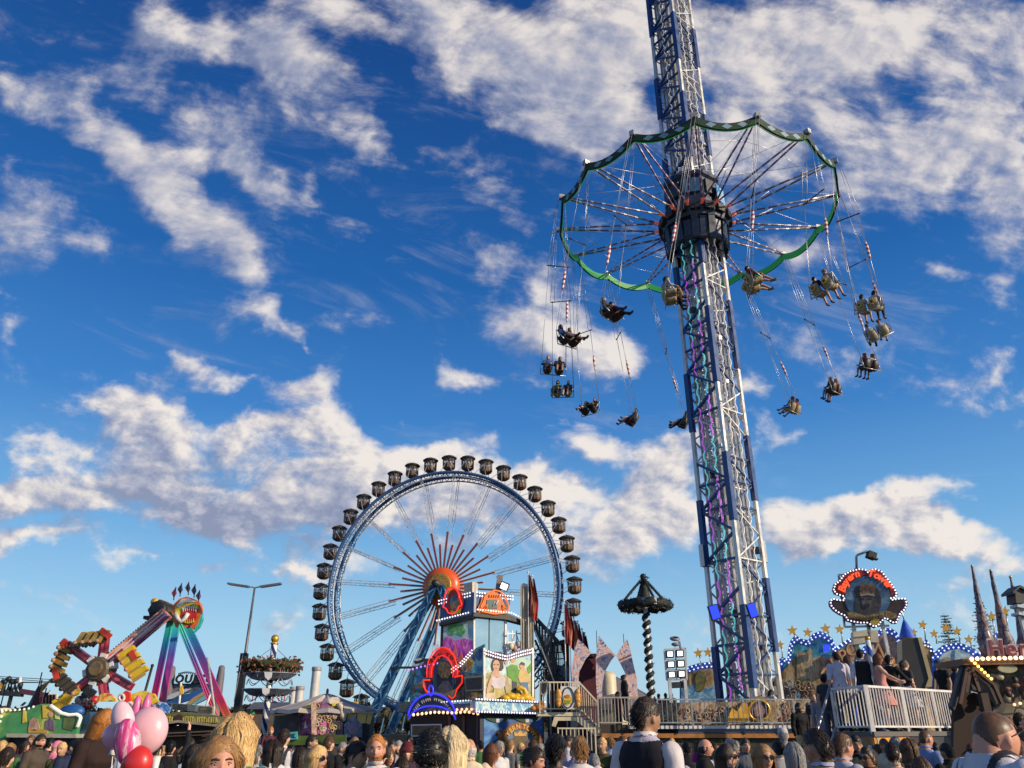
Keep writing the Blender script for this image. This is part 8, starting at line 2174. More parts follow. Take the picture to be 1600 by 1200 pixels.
def slide():
	Y = 100.0; P = lambda u, v, d=Y: at(u, v, d); b = P(305, 1100); t = thing('giant_slide', (b.x, Y, 0), 'blue fairground slide with black letters on its ridge between two pointed towers', 'slide'); O = t.location
	for u, v, w in ((270, 1041, 8), (347, 1040, 7)):
		mb = MB(O); p = P(u, v); zb = 0; mb.lathe([(.62, zb), (.46, p.z - 1.2), (.38, p.z - .5), (.38, p.z - .2), (.24, p.z), (0, p.z + .05)], (p.x, Y, 0), 12); mb.build('tower', [pm('tower_grey', (.13, .12, .14), .6, 0, .3, .8)], t)
	mb = MB(O); p = P(310, 1047); q = P(310, 1068); mb.lathe([(.7, q.z), (.25, p.z - .8), (.02, p.z)], (p.x, Y, 0), 8, 0, False); mb.build('spire', M_DARK, t)
	mb = MB(O); put_text(mb, 'QUESC', P(303, 1066.5, Y - .5), (1, 0, 0), (0, 0, 1), (0, -1, 0), 1.25, 0, .1, .05, .1); mb.build('lettering', M_BLACK, t)
	mb = MB(O); rg = random.Random(4)
	for i in range(9): u = 279 + i * 3.1; mb.bar(P(u, 1055 - 2.5 * sin(i / 8 * pi), Y - .4), P(u + 1.2, 1051.5 - 2.5 * sin(i / 8 * pi), Y - .4), .12, None, 0); mb.bar(P(u, 1052 - 2 * sin(i / 8 * pi), Y - .4), P(u + 2.2, 1052 - 2 * sin(i / 8 * pi), Y - .4), .10, None, 0)
	mb.build('upper_lettering', M_DARK, t)
	mb = MB(O); mb.px([(272, 1068), (333, 1068), (336, 1074), (318, 1080), (290, 1082), (262, 1092), (252, 1094), (262, 1078)], Y, 1.0, 0); mb.px([(280, 1069), (330, 1069), (330, 1072), (280, 1073)], Y - .1, .1, 1); mb.build('ridge_wall', [mural('slide_dark', [(0, (.02, .02, .05)), (.5, (.06, .06, .10)), (1, (.20, .16, .16))], .5), pm('slide_teal', (.02, .10, .15), .5)], t)
	for i, (pts, m) in enumerate((([(250, 1100), (270, 1090), (300, 1082), (318, 1074), (336, 1072), (338, 1078), (318, 1084), (296, 1094), (276, 1100)], 0), ([(252, 1094), (268, 1084), (290, 1076), (300, 1076), (284, 1084), (268, 1092)], 1), ([(296, 1098), (314, 1088), (332, 1080), (338, 1084), (318, 1094), (304, 1101)], 2), ([(290, 1100), (302, 1090), (322, 1078), (326, 1080), (308, 1092), (297, 1101)], 3))):
		mb = MB(O); mb.px(pts, Y - 2 - i * .6, .6); mb.build('slide_lane', [pm('lane_blue', (.02, .09, .30), .35, 0, .25, .6), pm('lane_pale', (.45, .48, .52), .4), pm('lane_light_blue', (.14, .40, .60), .35), pm('lane_tan', (.40, .26, .12), .45)][m], t)
	mb = MB(O); p = P(283, 1066, Y - 8); q = P(285, 1100, Y - 8); mb.tube([(q.x, q.y, 0), p], .12, 6, 1); mb.px([(281, 1073), (285, 1071), (286, 1084), (282, 1086)], Y - 8.2, .2, 0); mb.build('yellow_flag', [M_YELLOW, M_WHITE], t)

	Y2 = 52; a = at(268, 1108, Y2); t2 = thing('cream_board', (at(300, 1110, Y2).x, Y2, 0), 'long cream sign board with framed lettering panels above the olive stall roof', 'sign board'); O = t2.location
	mb = MB(O); mb.px([(266, 1098), (334, 1104), (334, 1117), (310, 1115), (309, 1112), (268, 1109)], Y2, .15); mb.build('board', M_CREAM, t2)
	mb = MB(O); rg = random.Random(5)
	for u0, u1 in ((271, 279), (281, 291), (312, 331)):
		f = [(u0, 1100 + (u0 - 266) * .088), (u1, 1100 + (u1 - 266) * .088), (u1, 1108 + (u1 - 266) * .088), (u0, 1107 + (u0 - 266) * .088)]
		for k in range(4): mb.bar(at(*f[k], Y2 - .03), at(*f[(k + 1) % 4], Y2 - .03), .06)
		u = u0 + 1.5
		while u < u1 - 1: v = 1102.5 + (u - 266) * .088; mb.bar(at(u, v, Y2 - .05), at(u, v + 3.2, Y2 - .05), .07); mb.bar(at(u, v + rg.uniform(0, 3), Y2 - .05), at(u + 1.2, v + rg.uniform(0, 3), Y2 - .05), .05); u += 1.9
	mb.build('panel_frame', pm('panel_brown', (.28, .20, .12), .6), t2)
	mb = MB(O)
	for u in (270, 300, 330): p = at(u, 1112, Y2 + .1); mb.bar((p.x, Y2 + .1, 0), p, .1)
	mb.build('post', M_CREAM, t2)
slide()
def stalls_left():
	Y = 34; P = lambda u, v, d=Y: at(u, v, d); b = P(285, 1140)
	t = thing('olive_stall', (b.x, Y, 0), 'food stall with an olive roof set with tall standing letters in the left middle', 'stall'); O = t.location
	mb = MB(O); mb.px([(228, 1119), (262, 1115), (278, 1112), (292, 1115), (340, 1121), (342, 1134), (300, 1130), (278, 1126), (255, 1130), (230, 1134)], Y, 2.5); mb.build('roof', pm('roof_olive', (.12, .11, .03), .7, 0, .3, 1.5, bump=.4, bscale=6), t)
	mb = MB(O); rg = random.Random(8)
	for i in range(30):
		u = 233 + i * 3.6
		if 272 < u < 285: continue
		v = 1131 - (6 - abs(u - 280) * .06 if abs(u - 280) < 60 else 0) * .6; h = 8.5 if i % 5 else 7; mb.bar(P(u, v, Y - .08), P(u + rg.uniform(-.3, .3), v - h, Y - .08), .085, .05)
		if i % 2: mb.bar(P(u, v - h * rg.choice((.5, .95, .08)), Y - .08), P(u + 2.6, v - h * rg.choice((.5, .95, .08)), Y - .08), .06, .04)
	mb.build('standing_letter', pm('letter_ochre', (.40, .34, .09), .5), t)
	mb = MB(O); mb.px([(272, 1123), (276, 1117), (281, 1116), (285, 1120), (286, 1128), (272, 1128)], Y - .1, .1); mb.build('gable_carving', pm('carving_dark', (.05, .025, .02), .6), t)
	mb = MB(O); mb.px([(230, 1132), (278, 1125), (342, 1132), (342, 1136), (278, 1129), (230, 1136)], Y - .15, .3); mb.build('eaves', pm('eaves_grey', (.26, .22, .17), .6, 0, .3, 3), t)
	mb = MB(O); mb.px([(232, 1134), (340, 1134), (340, 1240), (232, 1240)], Y + .6, 1.8); mb.build('stall_wall', pm('stall_dark', (.05, .032, .028), .7, 0, .4, 1.5), t)
	mb = MB(O); mb.px([(232, 1146), (338, 1141), (338, 1143), (232, 1148)], Y, .3); mb.px([(232, 1151), (338, 1147), (338, 1148), (232, 1152)], Y, .3); mb.build('shelf', pm('shelf_brown', (.12, .08, .06), .6), t)

	Y = 26; b = at(60, 1160, Y); t = thing('green_ride_front', (b.x, Y, 0), 'green painted ride front with a wavy white lit edge at the far left', 'ride front'); O = t.location
	top = [(-60, 1110), (4, 1108), (18, 1109), (30, 1111), (44, 1107), (60, 1101), (70, 1100), (79, 1102), (86, 1107), (96, 1114), (108, 1117), (120, 1116), (125, 1119)]
	mb = MB(O); mb.px(top + [(122, 1130), (118, 1148), (12, 1146), (8, 1158), (-2, 1172), (-60, 1172)], Y, .2); mb.build('painted_board', mural('jungle_green', [(0, (.03, .22, .11)), (.35, (.09, .30, .08)), (.6, (.28, .38, .06)), (.8, (.60, .58, .16)), (1, (.70, .60, .25))], .55, dist=1.0), t)
	mb = MB(O)
	for pts, m in (([(66, 1101), (79, 1103), (80, 1121), (67, 1122)], 0), ([(36, 1111), (40, 1110), (41, 1128), (35, 1130)], 0), ([(44, 1140), (46, 1126), (52, 1121), (58, 1124), (62, 1138), (56, 1142)], 1), ([(70, 1140), (72, 1126), (78, 1122), (84, 1128), (85, 1142)], 2), ([(44, 1141), (62, 1138), (74, 1141), (74, 1145), (44, 1145)], 3), ([(85, 1110), (94, 1114), (92, 1124), (86, 1123)], 4), ([(100, 1118), (118, 1120), (114, 1142), (98, 1138)], 5)): mb.px(pts, Y - .03, .03, m)
	mb.px(ell(79, 1116, 3.5, 4.5, 14), Y - .05, .03, 6); mb.build('painted_scene', [pm('scene_gold', (.62, .44, .06), .5, 0, .25, 2), mural('scene_pink', [(0, (.30, .16, .10)), (1, (.62, .42, .32))], 2), mural('scene_violet', [(0, (.06, .03, .08)), (1, (.22, .14, .24))], 2), pm('scene_ochre', (.42, .26, .05), .5, 0, .3, 2), pm('scene_lime', (.62, .66, .28), .5, 0, .2, 2), pm('scene_moss', (.10, .14, .05), .5, 0, .4, 2), pm('scene_face', (.60, .34, .20), .5)], t)
	mb = MB(O); mb.tube([at(u, v, Y - .06) for u, v in top[7:]] + [at(126, 1122, Y - .06), at(121, 1136, Y - .06)], .05, 6); bulbs(mb, [(4, 1109), (18, 1110), (44, 1108), (60, 1102)], P0=(0, Y, 0), n=(0, -1, 0), step=.14, r=.035, off=.05); bulbs(mb, [(5, 1112), (0, 1135)], P0=(0, Y, 0), n=(0, -1, 0), step=.14, r=.04, off=.05); mb.build('lit_edge', em('edge_lit', (.9, .85, .70), .5, (.75, .7, .6)), t)
	mb = MB(O); mb.px([(10, 1146), (118, 1147), (119, 1153), (10, 1152)], Y - .3, .8, 0); mb.px([(-60, 1152), (122, 1153), (122, 1250), (-60, 1250)], Y + .3, .3, 1); mb.px([(-60, 1106), (5, 1106), (5, 1109), (-60, 1109)], Y - .05, .4, 2); mb.build('counter', [pm('counter_grey', (.36, .34, .28), .6), M_DARK, M_CREAM], t)
	mb = MB(O); mb.px([(122, 1124), (140, 1112), (141, 1150), (116, 1150)], Y + .3, .5); mb.build('side_board', mural('side_navy', [(0, (.01, .02, .05)), (.6, (.02, .06, .13)), (1, (.05, .20, .22))], .7, stretch=(.4, 1, 2)), t)
	mb = MB(O); mb.sphere(at(112, 1112, Y + .5), (.42, .2, .22), 12, 8); mb.build('blue_dome', pm('dome_blue', (.015, .10, .32), .4), t)

	Y = 90; P = lambda u, v, d=Y: at(u, v, d)
	b = P(16, 1100); t = thing('distant_ride', (b.x, Y, 0), 'small distant ride of thin bars and dark beams against the sky at the far left', 'distant ride'); O = t.location; rg = random.Random(15); mb = MB(O)
	mb.bar(P(2, 1083), P(34, 1085), .9, .5, 0); mb.bar(P(33, 1080), P(70, 1086), .6, .5, 1)
	for i in range(22): u = rg.uniform(6, 34); mb.bar(P(u, 1083), P(u + rg.uniform(-6, 6), rg.uniform(1060, 1076)), .10, None, 0)
	for v0, v1 in ((1056, 1062), (1058, 1066), (1064, 1067), (1066, 1067)): mb.tube([P(-20, v0), P(86, v1)], .035, 4, 0)
	for i in range(5): mb.sphere(P(8 + i * 6, 1068 + rg.uniform(-9, 4)), .3, 7, 5, 0)
	mb.tube([P(32, 1058), P(31, 1072), P(27, 1074)], .18, 6, 2); mb.bar((P(18, 1085).x, Y, 0), P(18, 1085), .3, None, 0); mb.bar((P(60, 1085).x, Y, 0), P(60, 1086), .3, None, 0); mb.build('frame', [M_DARK, pm('beam_wine', (.10, .03, .05), .5), M_WHITE], t)
	mb = MB(O)
	for i in range(16): u = 62 + i * 1.7; mb.bar(P(u, 1100), P(u + .3, 1084 + (i % 3)), .22, None, i % 3)
	mb.build('upright', [M_CREAM, M_DARK, pm('beam_wine', (.10, .03, .05))], t)
	b = at(54, 1100, 70); t = thing('striped_tent', (b.x, 70, 0), 'slim maroon and teal pointed tent at the far left beneath the yellow banner', 'tent'); O = t.location; mb = MB(O); zt = at(54, 1068, 70).z
	mb.lathe([(1.4, 0), (1.0, zt * .35), (.45, zt * .7), (.12, zt * .93), (0, zt)], (b.x, 70, 0), 8, 0, False); mb.m = [(0, 0, 1, 0, 1, 1, 0, 0)[i % 8] for i in range(len(mb.f))]; mb.build('cloth', [pm('tent_maroon', (.13, .02, .03), .8), pm('tent_teal', (.02, .17, .17), .8)], t); mb = MB(O); mb.tube([(b.x, 70, zt - .2), (b.x, 70, zt + .9)], .05, 5); mb.build('tip', M_DARK, t)
	for i, (u, v, lab) in enumerate(((3, 1065, 'yellow banner waving at the left edge of the picture'), (58, 1062, 'yellow banner waving above the striped tent'), (68, 1075, 'tiny dark pennant right of the striped tent'))):
		Yb = 68; b = at(u, 1095, Yb); t = thing('banner_flag', (b.x, Yb, 0), lab, 'flag'); O = t.location; z = at(u, v, Yb).z
		s = .5 if i == 2 else 1
		mb = MB(O); mb.tube([(b.x, Yb, 0), (b.x, Yb, z)], .05, 5); mb.build('pole', M_DARK, t); mb = MB(O); vs = [(b.x + .9 * s * k / 5 * (1 if i else -1), Yb + .15 * sin(k), z - .75 * s * (1 - k / 6) * j / 3 + .55 * s * k / 5 - .4) for k in range(6) for j in range(4)]; mb.add(vs, [(k * 4 + j, k * 4 + j + 1, k * 4 + j + 5, k * 4 + j + 4) for k in range(5) for j in range(3)], 0, True); mb.build('flag_cloth', pm('banner_ochre', (.50, .28, .05), .8, 0, .35, 3) if i < 2 else M_DARK, t)
	Y = 74; P = lambda u, v, d=Y: at(u, v, d); b = P(140, 1095); t = thing('distant_swing_boat', (b.x, Y, 0), 'dark distant ride arms slanting behind the lower seat arms of the pendulum ride', 'distant ride'); O = t.location; mb = MB(O)
	for u0, v0, u1, v1, w in ((132, 1088, 142, 1076, .7), (138, 1090, 147, 1078, .5), (124, 1076, 142, 1074, .6), (126, 1094, 138, 1086, .6), (141, 1092, 142, 1108, .3), (128, 1092, 128, 1108, .3)): mb.bar(P(u0, v0), P(u1, v1), w, .5)
	mb.bar((P(135, 1090).x, Y, 0), P(135, 1090), .4); mb.build('frame', M_DARK, t)
	mb = MB(O)
	for i in range(10): mb.sphere(P(124 + i * 2.6, 1094 + (i * 7) % 9), .4, 7, 5, i % 2)
	mb.build('figure', [pm('figure_pale', (.40, .34, .26), .6), M_RED], t)
	p = at(391, 1116, 20); t = thing('pinwheel', (p.x, 20, p.z), 'green and orange foil pinwheel held up beside the long blond hair', 'pinwheel'); mb = MB(t.location)
	for k in range(6): a = k * pi / 3; mb.add([p, p + Vector((.13 * cos(a), -.02, .13 * sin(a))), p + Vector((.10 * cos(a + .7), .03, .10 * sin(a + .7)))], [(0, 1, 2)], k % 2)
	mb.build('vane', [pm('vane_green', (.05, .42, .15), .3), pm('vane_orange', (.72, .28, .06), .3)], t); mb = MB(t.location); mb.tube([p, p - Vector((0, 0, .5))], .008, 5); mb.build('stick', M_WHITE, t)
stalls_left()
def balloons():
	def balloon(u, v, Y, r, col, lab, squash=(1, .8, 1), mat=None, tilt=0.0):
		c = at(u, v, Y); t = thing('balloon', (c.x, c.y, c.z - r * squash[2] - .05), lab, 'balloon', 'balloons above the left crowd'); mb = MB(t.location)
		vs = []; fs = []; sg, rn = 28, 20; Rm = Matrix.Rotation(tilt, 3, 'Y')
		for i in range(rn + 1):
			ph = pi * i / rn
			for k in range(sg):
				a = 2 * pi * k / sg; s = sin(ph) * (1 - .10 * max(0, cos(ph)) ** 2); cr = 1 + .018 * sin(a * 14) * (sin(ph) ** 8)
				vs.append(c + Rm @ Vector((r * s * cos(a) * squash[0] * cr, r * s * sin(a) * squash[1] * cr, -r * cos(pi - ph) * squash[2] * -1)))
		for i in range(rn):
			for k in range(sg): k2 = (k + 1) % sg; fs.append((i * sg + k, (i + 1) * sg + k, (i + 1) * sg + k2, i * sg + k2))
		mb.add(vs, fs, 0, True); mb.build('skin', mat or pm('balloon_' + lab.split()[1], col, .36, 0, .10, 3, coat=.1), t)
		mb = MB(t.location); b = c - Vector((0, 0, r * squash[2])); mb.lathe([(.012, .02), (.03, -.03), (0, -.03)], b, 10); mb.tube([b, b + Vector((.03, .02, -.35)), b + Vector((0, .04, -.9))], .004, 4); mb.build('string', M_WHITE, t)
	balloon(229, 1143, 6.2, .150, (.80, .46, .52), 'plain pink round foil balloon, the largest of the bunch', (1.0, .75, 1.12), None, .15)
	balloon(192, 1124, 6.0, .085, (.82, .55, .62), 'a pale rose oblong balloon at the top of the bunch', (.9, .8, 1.5), None, -.4)
	balloon(199, 1160, 5.9, .105, (.70, .06, .22), 'tall striped magenta balloon hanging left of the big pink one', (.85, .7, 1.5), mural('balloon_stripe', [(0, (.60, .03, .18)), (.45, (.72, .10, .30)), (.6, (.85, .55, .65)), (1, (.80, .40, .50))], 5, .3, .8, (2.2, 1, .5)), -.25)
	balloon(214, 1193, 5.9, .105, (.62, .03, .03), 'shiny red balloon lowest in the bunch', (1.0, .8, 1.1))
	balloon(181, 1150, 6.1, .085, (.80, .40, .50), 'small rosy balloon behind the white knit cap', (1.1, .9, 1.1))
	balloon(213, 1108, 6.3, .045, (.75, .15, .35), 'thin magenta finger balloon, left one above the big pink balloon', (.7, .7, 2.2)); balloon(228, 1107, 6.3, .045, (.76, .16, .36), 'thin crimson finger balloon, right one above the big pink balloon', (.7, .7, 2.2))
balloons()
PLACED = []
W_ = (.62, .60, .62)
def crowd(u, top, hp, deg, label, **kw):
	r = ray(u, top); tt = r.z / r.y; k = .137 * F_PX * r.y
	Y = k * CAM_Z / (hp - k * tt); H = CAM_Z + Y * tt
	z0 = 0.0
	Hc = min(max(H, 1.42), 2.0)
	p = at(u, top, Y)
	pose = kw.get('pose', 'stand'); lean = kw.get('lean', 0); yaw = kw.get('yaw', 0)
	kw.pop('lean', 0); kw.pop('yaw', 0)
	o = person((p.x, p.y, p.z - Hc + .014), radians(deg), Hc, label, lean=radians(lean), yaw=radians(yaw), **kw)
	PLACED.append((u, top, hp))
	return o
def wear(top, c, low='trousers', cl=(.03, .03, .05), extra=()): return ((top, c),) + tuple(extra) + ((low, cl), ('shoe_left', None), ('shoe_right', None))
BLK = (.018, .018, .02); NAVY_C = (.025, .035, .08)
def build_crowd():
	C = crowd
	C(13, 1166, 32, 190, 'person in a brown coat seen from behind in the bottom left corner', hair='short', hcol='dark', wear=wear('jacket', (.10, .055, .035)))
	C(41, 1157, 17, 60, 'small pale face looking right, left of the bearded man in grey', hair='bob', hcol='dark', skin='fair', wear=wear('jacket', (.05, .04, .05)))
	C(64, 1146, 21, 75, 'dark haired man in a dull grey jacket under the green ride front', hair='short', hcol='dark', skin='red', wear=wear('jacket', (.09, .07, .055), extra=(('beard', 'dark'),)))
	C(90, 1157, 19, 150, 'child in a bright pink hooded jacket beside the man in navy', hair=None, skin='fair', acc=(('beanie', (.70, .22, .34)),), wear=wear('jacket', (.70, .22, .34)))
	C(117, 1152, 24, 70, 'dark haired man in a navy jacket looking down to the right', hair='short', hcol='black', skin='mid', lean=18, wear=wear('jacket', NAVY_C))
	C(160, 1104, 40, 80, 'tall person with shiny ginger bobbed hair and a dark brown coat left of the balloons', pose='woman', hair='bob', hcol='ginger', lean=18, wear=wear('jacket', (.035, .02, .018)))
	C(172, 1141, 34, 172, 'person in a white knit cap and pale blue jacket seen from behind', hair='crop', hcol='dark', acc=(('beanie', (.66, .58, .55)),), wear=wear('jacket', (.42, .46, .60)))
	C(243, 1160, 25, 70, 'dark haired woman holding a pale cup right of the big pink balloon', pose='woman', hair='bob', hcol='black', wear=wear('jacket', BLK))
	C(268, 1156, 21, 185, 'person in black raising one arm high before the olive stall', pose='raise', hair='short', hcol='black', wear=wear('shirt', BLK))
	C(304, 1162, 33, 55, 'brown haired woman in dark clothes left of the long haired woman in front', pose='woman', hair='bob', hcol='dark', skin='mid', wear=wear('shirt', (.04, .035, .05)))
	C(346, 1144, 80, 30, 'nearest woman with long auburn blond hair, frowning into the sun', pose='woman', hair='long', hcol='light', skin='red', wear=wear('shirt', (.20, .16, .14)))
	C(372, 1110, 68, 172, 'woman with long wavy blond hair seen from behind in a green and white jacket', pose='woman', hair='wavy', hcol='blond', wear=wear('jacket', (.06, .22, .05), extra=(('vest', (.5, .52, .48)),)))
	C(429, 1153, 32, 200, 'person with long dark hair in a white top beside the man with braces', pose='woman', hair='long', hcol='dark', wear=wear('shirt', W_))
	C(444, 1137, 28, 172, 'man in a white shirt with black braces seen from behind', hair='short', hcol='dark', wear=wear('shirt', W_, extra=(('straps', None),)))
	C(470, 1166, 27, 190, 'dark haired person in grey seen from behind, right of the man with braces', hair='bob', hcol='dark', wear=wear('shirt', (.25, .25, .28)))
	C(487, 1147, 21, 80, 'short haired man in profile under the green carousel fascia', hair='short', hcol='dark', skin='mid', wear=wear('jacket', (.05, .045, .04)))
	C(514, 1148, 25, 165, 'man in a black jacket with cropped brown hair seen from behind', hair='crop', hcol='brown', wear=wear('jacket', BLK))
	C(496, 1162, 37, 62, 'woman with long blond hair, dark glasses and a yellow scarf', pose='woman', hair='long', hcol='blond', acc=('sunglasses', ('scarf', (.62, .42, .05))), wear=wear('jacket', (.45, .34, .18)))
	C(556, 1157, 40, 70, 'young man with dark tousled hair turned right, in a lilac shirt', hair='tousled', hcol='black', skin='mid', wear=wear('shirt', (.30, .24, .34)))
	C(589, 1145, 42, 8, 'ginger bearded man in a green waistcoat facing the camera', hair='receding', hcol='ginger', skin='red', wear=wear('shirt', W_, extra=(('vest', (.10, .14, .035)), ('beard', 'ginger'))))
	C(607, 1168, 25, 35, 'sunlit round face just right of the ginger bearded man', hair='bob', hcol='brown', pose='hairtouch', wear=wear('shirt', (.3, .26, .25)))
	C(613, 1155, 20, 15, 'young dark haired face behind the ginger man, left of a taller one', hair='short', hcol='dark', skin='mid', wear=wear('shirt', (.35, .30, .3)))
	C(624, 1156, 18, -20, 'small grey haired face left of the woman in the maroon cap', hair='short', hcol='grey', wear=wear('jacket', (.12, .10, .1)))
	C(637, 1158, 28, 5, 'woman in a maroon knit cap smiling towards the camera', pose='woman', hair='bob', hcol='auburn', acc=(('beanie', (.12, .02, .03)),), wear=wear('jacket', (.06, .03, .06)))
	C(629, 1182, 28, 185, 'dark brown head from behind in front of the maroon knit cap', hair='bob', hcol='dark', wear=wear('shirt', (.06, .05, .05)))
	C(674, 1141, 58, 182, 'person with a big mass of black curly hair seen from behind', pose='woman', hair='curly', hcol='black', skin='tan', wear=wear('jacket', (.14, .13, .18)))
	C(704, 1130, 58, 178, 'woman with long smooth platinum hair seen from behind', pose='woman', hair='long', hcol='platinum', wear=wear('shirt', (.5, .42, .34)))
	C(734, 1151, 32, 192, 'bald man in a cream shirt seen from behind, right of the platinum hair', hair='bald', hcol='white', skin='red', wear=wear('shirt', (.66, .56, .40)))
	C(766, 1161, 27, 85, 'woman with auburn hair and a white blouse in front of the blue poster', pose='woman', hair='bob', hcol='auburn', wear=(('blouse', W_), ('dress', (.12, .2, .42)), ('skirt', (.12, .2, .42)), ('shoe_left', None), ('shoe_right', None)))
	C(829, 1164, 36, 62, 'laughing woman with dark pinned hair looking down below the poster emblem', pose='woman', hair='bun', hcol='dark', skin='red', lean=14, wear=wear('blouse', W_))
	C(867, 1146, 44, 158, 'person with thick black hair and a red top seen from behind', hair='tousled', hcol='black', skin='dark', wear=wear('tee', (.38, .015, .03)))
	C(905, 1150, 36, 190, 'man with ash brown hair in a white shirt seen from behind below the stair', hair='tousled', hcol='light', wear=wear('shirt', W_))
	C(928, 1176, 26, 180, 'person in a striped pale shirt half hidden right of the ash brown hair', hair='crop', hcol='grey', wear=wear('shirt', (.42, .40, .42), extra=(('straps', None),)))
	C(1004, 1086, 56, 140, 'tall man in a dark waistcoat and white shirt looking away to the right', hair='short', hcol='dark', skin='tan', yaw=-20, wear=wear('shirt', (.66, .60, .62), extra=(('vest', (.022, .020, .028)), ('collar', (.45, .42, .55)))))
	C(1023, 1150, 27, 150, 'dark haired person in a bright blue shirt right of the tall man', hair='short', hcol='dark', wear=wear('shirt', (.06, .14, .42)))
	C(1046, 1153, 34, 205, 'man in a pale lilac shirt with a dark shoulder strap bending left', hair='short', hcol='dark', skin='tan', lean=12, wear=wear('shirt', (.42, .42, .55), extra=(('straps', None),)))
	C(1072, 1158, 20, 180, 'dark head from behind between the lilac shirt and the ruddy man', hair='short', hcol='black', wear=wear('jacket', BLK))
	C(1098, 1152, 27, 75, 'ruddy bald man looking right above a magenta hood', hair='bald', hcol='dark', skin='red', wear=wear('jacket', BLK))
	C(1090, 1176, 24, 185, 'small person in a magenta hood seen from behind', hair=None, acc=(('beanie', (.30, .02, .16)),), wear=wear('jacket', (.30, .02, .16)))
	C(1131, 1160, 36, 55, 'woman with dark hair and sunglasses turned right, hand near her chin', pose='hairtouch', hair='long', hcol='dark', skin='mid', acc=('sunglasses',), wear=wear('shirt', (.10, .08, .10)))
	C(1162, 1152, 22, 10, 'man in a grey jacket standing under the ride deck between two women with sunglasses', hair='short', hcol='dark', skin='mid', wear=wear('jacket', (.10, .11, .13)))
	C(1190, 1160, 38, 8, 'woman with light brown hair and sunglasses facing the camera', pose='woman', hair='long', hcol='light', skin='mid', acc=('sunglasses',), wear=wear('blouse', W_))
	C(1222, 1136, 22, 160, 'person in a pale cap seen from behind under the deck edge', hair='short', hcol='grey', acc=(('cap', (.5, .47, .52)),), wear=wear('shirt', (.30, .27, .27)))
	C(1214, 1156, 24, 200, 'person with black hair and a flower clip left of the grey haired woman', hair='bun', hcol='black', wear=wear('shirt', (.3, .3, .32)))
	C(1239, 1158, 36, 180, 'woman with grey bobbed hair seen from behind', pose='woman', hair='bob', hcol='grey', wear=wear('jacket', (.07, .07, .08)))
	C(1276, 1135, 54, 212, 'big dark haired man with a thinning crown and a jacket slung over a lilac shirt', hair='receding', hcol='dark', skin='tan', wear=wear('shirt', (.40, .40, .55), extra=(('vest', (.02, .022, .04)),)))
	C(1311, 1144, 38, 105, 'brown haired man in sunlight looking right beside the thinning crown', hair='short', hcol='brown', skin='red', wear=wear('shirt', (.42, .42, .48)))
	C(1333, 1147, 29, 15, 'bearded dark haired man with his head tilted, facing the camera', hair='short', hcol='black', skin='tan', yaw=-20, wear=wear('jacket', (.03, .035, .03), extra=(('beard', 'black'),)))
	C(1354, 1165, 31, -55, 'woman with sunglasses turned left, below the platform corner', pose='woman', hair='pony', hcol='dark', skin='tan', acc=('sunglasses',), wear=wear('jacket', (.06, .045, .04)))
	C(1391, 1158, 33, 160, 'short haired man in a beige top seen from behind, right of the yellow box', hair='crop', hcol='dark', wear=wear('shirt', (.42, .36, .24)))
	C(1417, 1152, 28, 185, 'person with loose brown curls seen from behind under the platform', pose='woman', hair='wavy', hcol='brown', wear=wear('shirt', (.09, .06, .05)))
	C(1441, 1138, 27, 105, 'bald man in a pale blue shirt under the platform railing', hair='buzz', hcol='brown', skin='red', wear=wear('shirt', (.22, .28, .48)))
	C(1438, 1182, 34, 190, 'grey brown head from behind in front of the pale blue shirt', hair='bob', hcol='brown', wear=wear('shirt', (.09, .07, .07)))
	C(1496, 1142, 19, 150, 'small grey haired person with a white sleeve left of the close cropped man', hair='short', hcol='grey', wear=wear('shirt', W_))
	drinker = C(1526, 1077, 82, 100, 'near man with cropped hair, glasses and a black brace over a white shirt, drinking', pose='drink', hair='buzz', hcol='brown', skin='red', lean=-15, acc=('glasses',), wear=wear('shirt', (.62, .60, .66), extra=(('straps', None),)))
	for u, tp, h, d, lab, hc, w in ((1568, 1122, 28, 200, 'person with reddish brown hair behind the raised glass', 'auburn', (.14, .08, .05)), (1590, 1112, 26, 150, 'dark haired person at the right edge behind the raised glass', 'dark', (.12, .07, .05)), (1580, 1150, 34, 170, 'person in a brown jacket at the lower right edge', 'brown', (.16, .10, .06)), (1560, 1098, 20, 10, 'stall visitor with dark hair above the raised glass', 'dark', (.2, .12, .08)), (1478, 1160, 26, 195, 'person in black left of the white shirted near man', 'black', BLK)):
		C(u, tp, h, d, lab, hair='short', hcol=hc, skin='tan', wear=wear('jacket', w))

	def stand(u, Y, z, H, deg, lab, **kw):
		p = at(u, 1100, Y); return person((p.x, Y, z + .01), radians(deg), H, lab, **kw)
	z = PLAT_Z
	stand(1318, 19.9, z, 1.80, 176, 'man in a white shirt seen from behind on the raised platform', hair='short', hcol='dark', wear=wear('rolled', (.56, .52, .62), cl=BLK))
	stand(1336, 20.3, z, 1.74, 190, 'person in pale blue half hidden between the white shirt and the black waistcoat', hair='bob', hcol='brown', wear=wear('tee', (.36, .42, .58), cl=NAVY_C))
	stand(1357, 19.5, z, 1.82, 168, 'man in a black waistcoat and white sleeves on the platform corner', hair='short', hcol='black', yaw=radians(-20), wear=wear('rolled', (.6, .56, .64), cl=BLK, extra=(('vest', BLK),)))
	stand(1383, 19.3, z, 1.70, 70, 'woman in a pink dress leaning on the sunlit platform railing', pose='lean', hair='bob', hcol='auburn', wear=(('dress', (.55, .25, .22)), ('skirt', (.55, .25, .22)), ('shoe_left', None), ('shoe_right', None)))
	stand(1401, 20.2, z, 1.74, 120, 'dark haired person in black leaning right on the platform railing', pose='lean', hair='tousled', hcol='black', wear=wear('shirt', BLK, cl=(.35, .32, .3)))
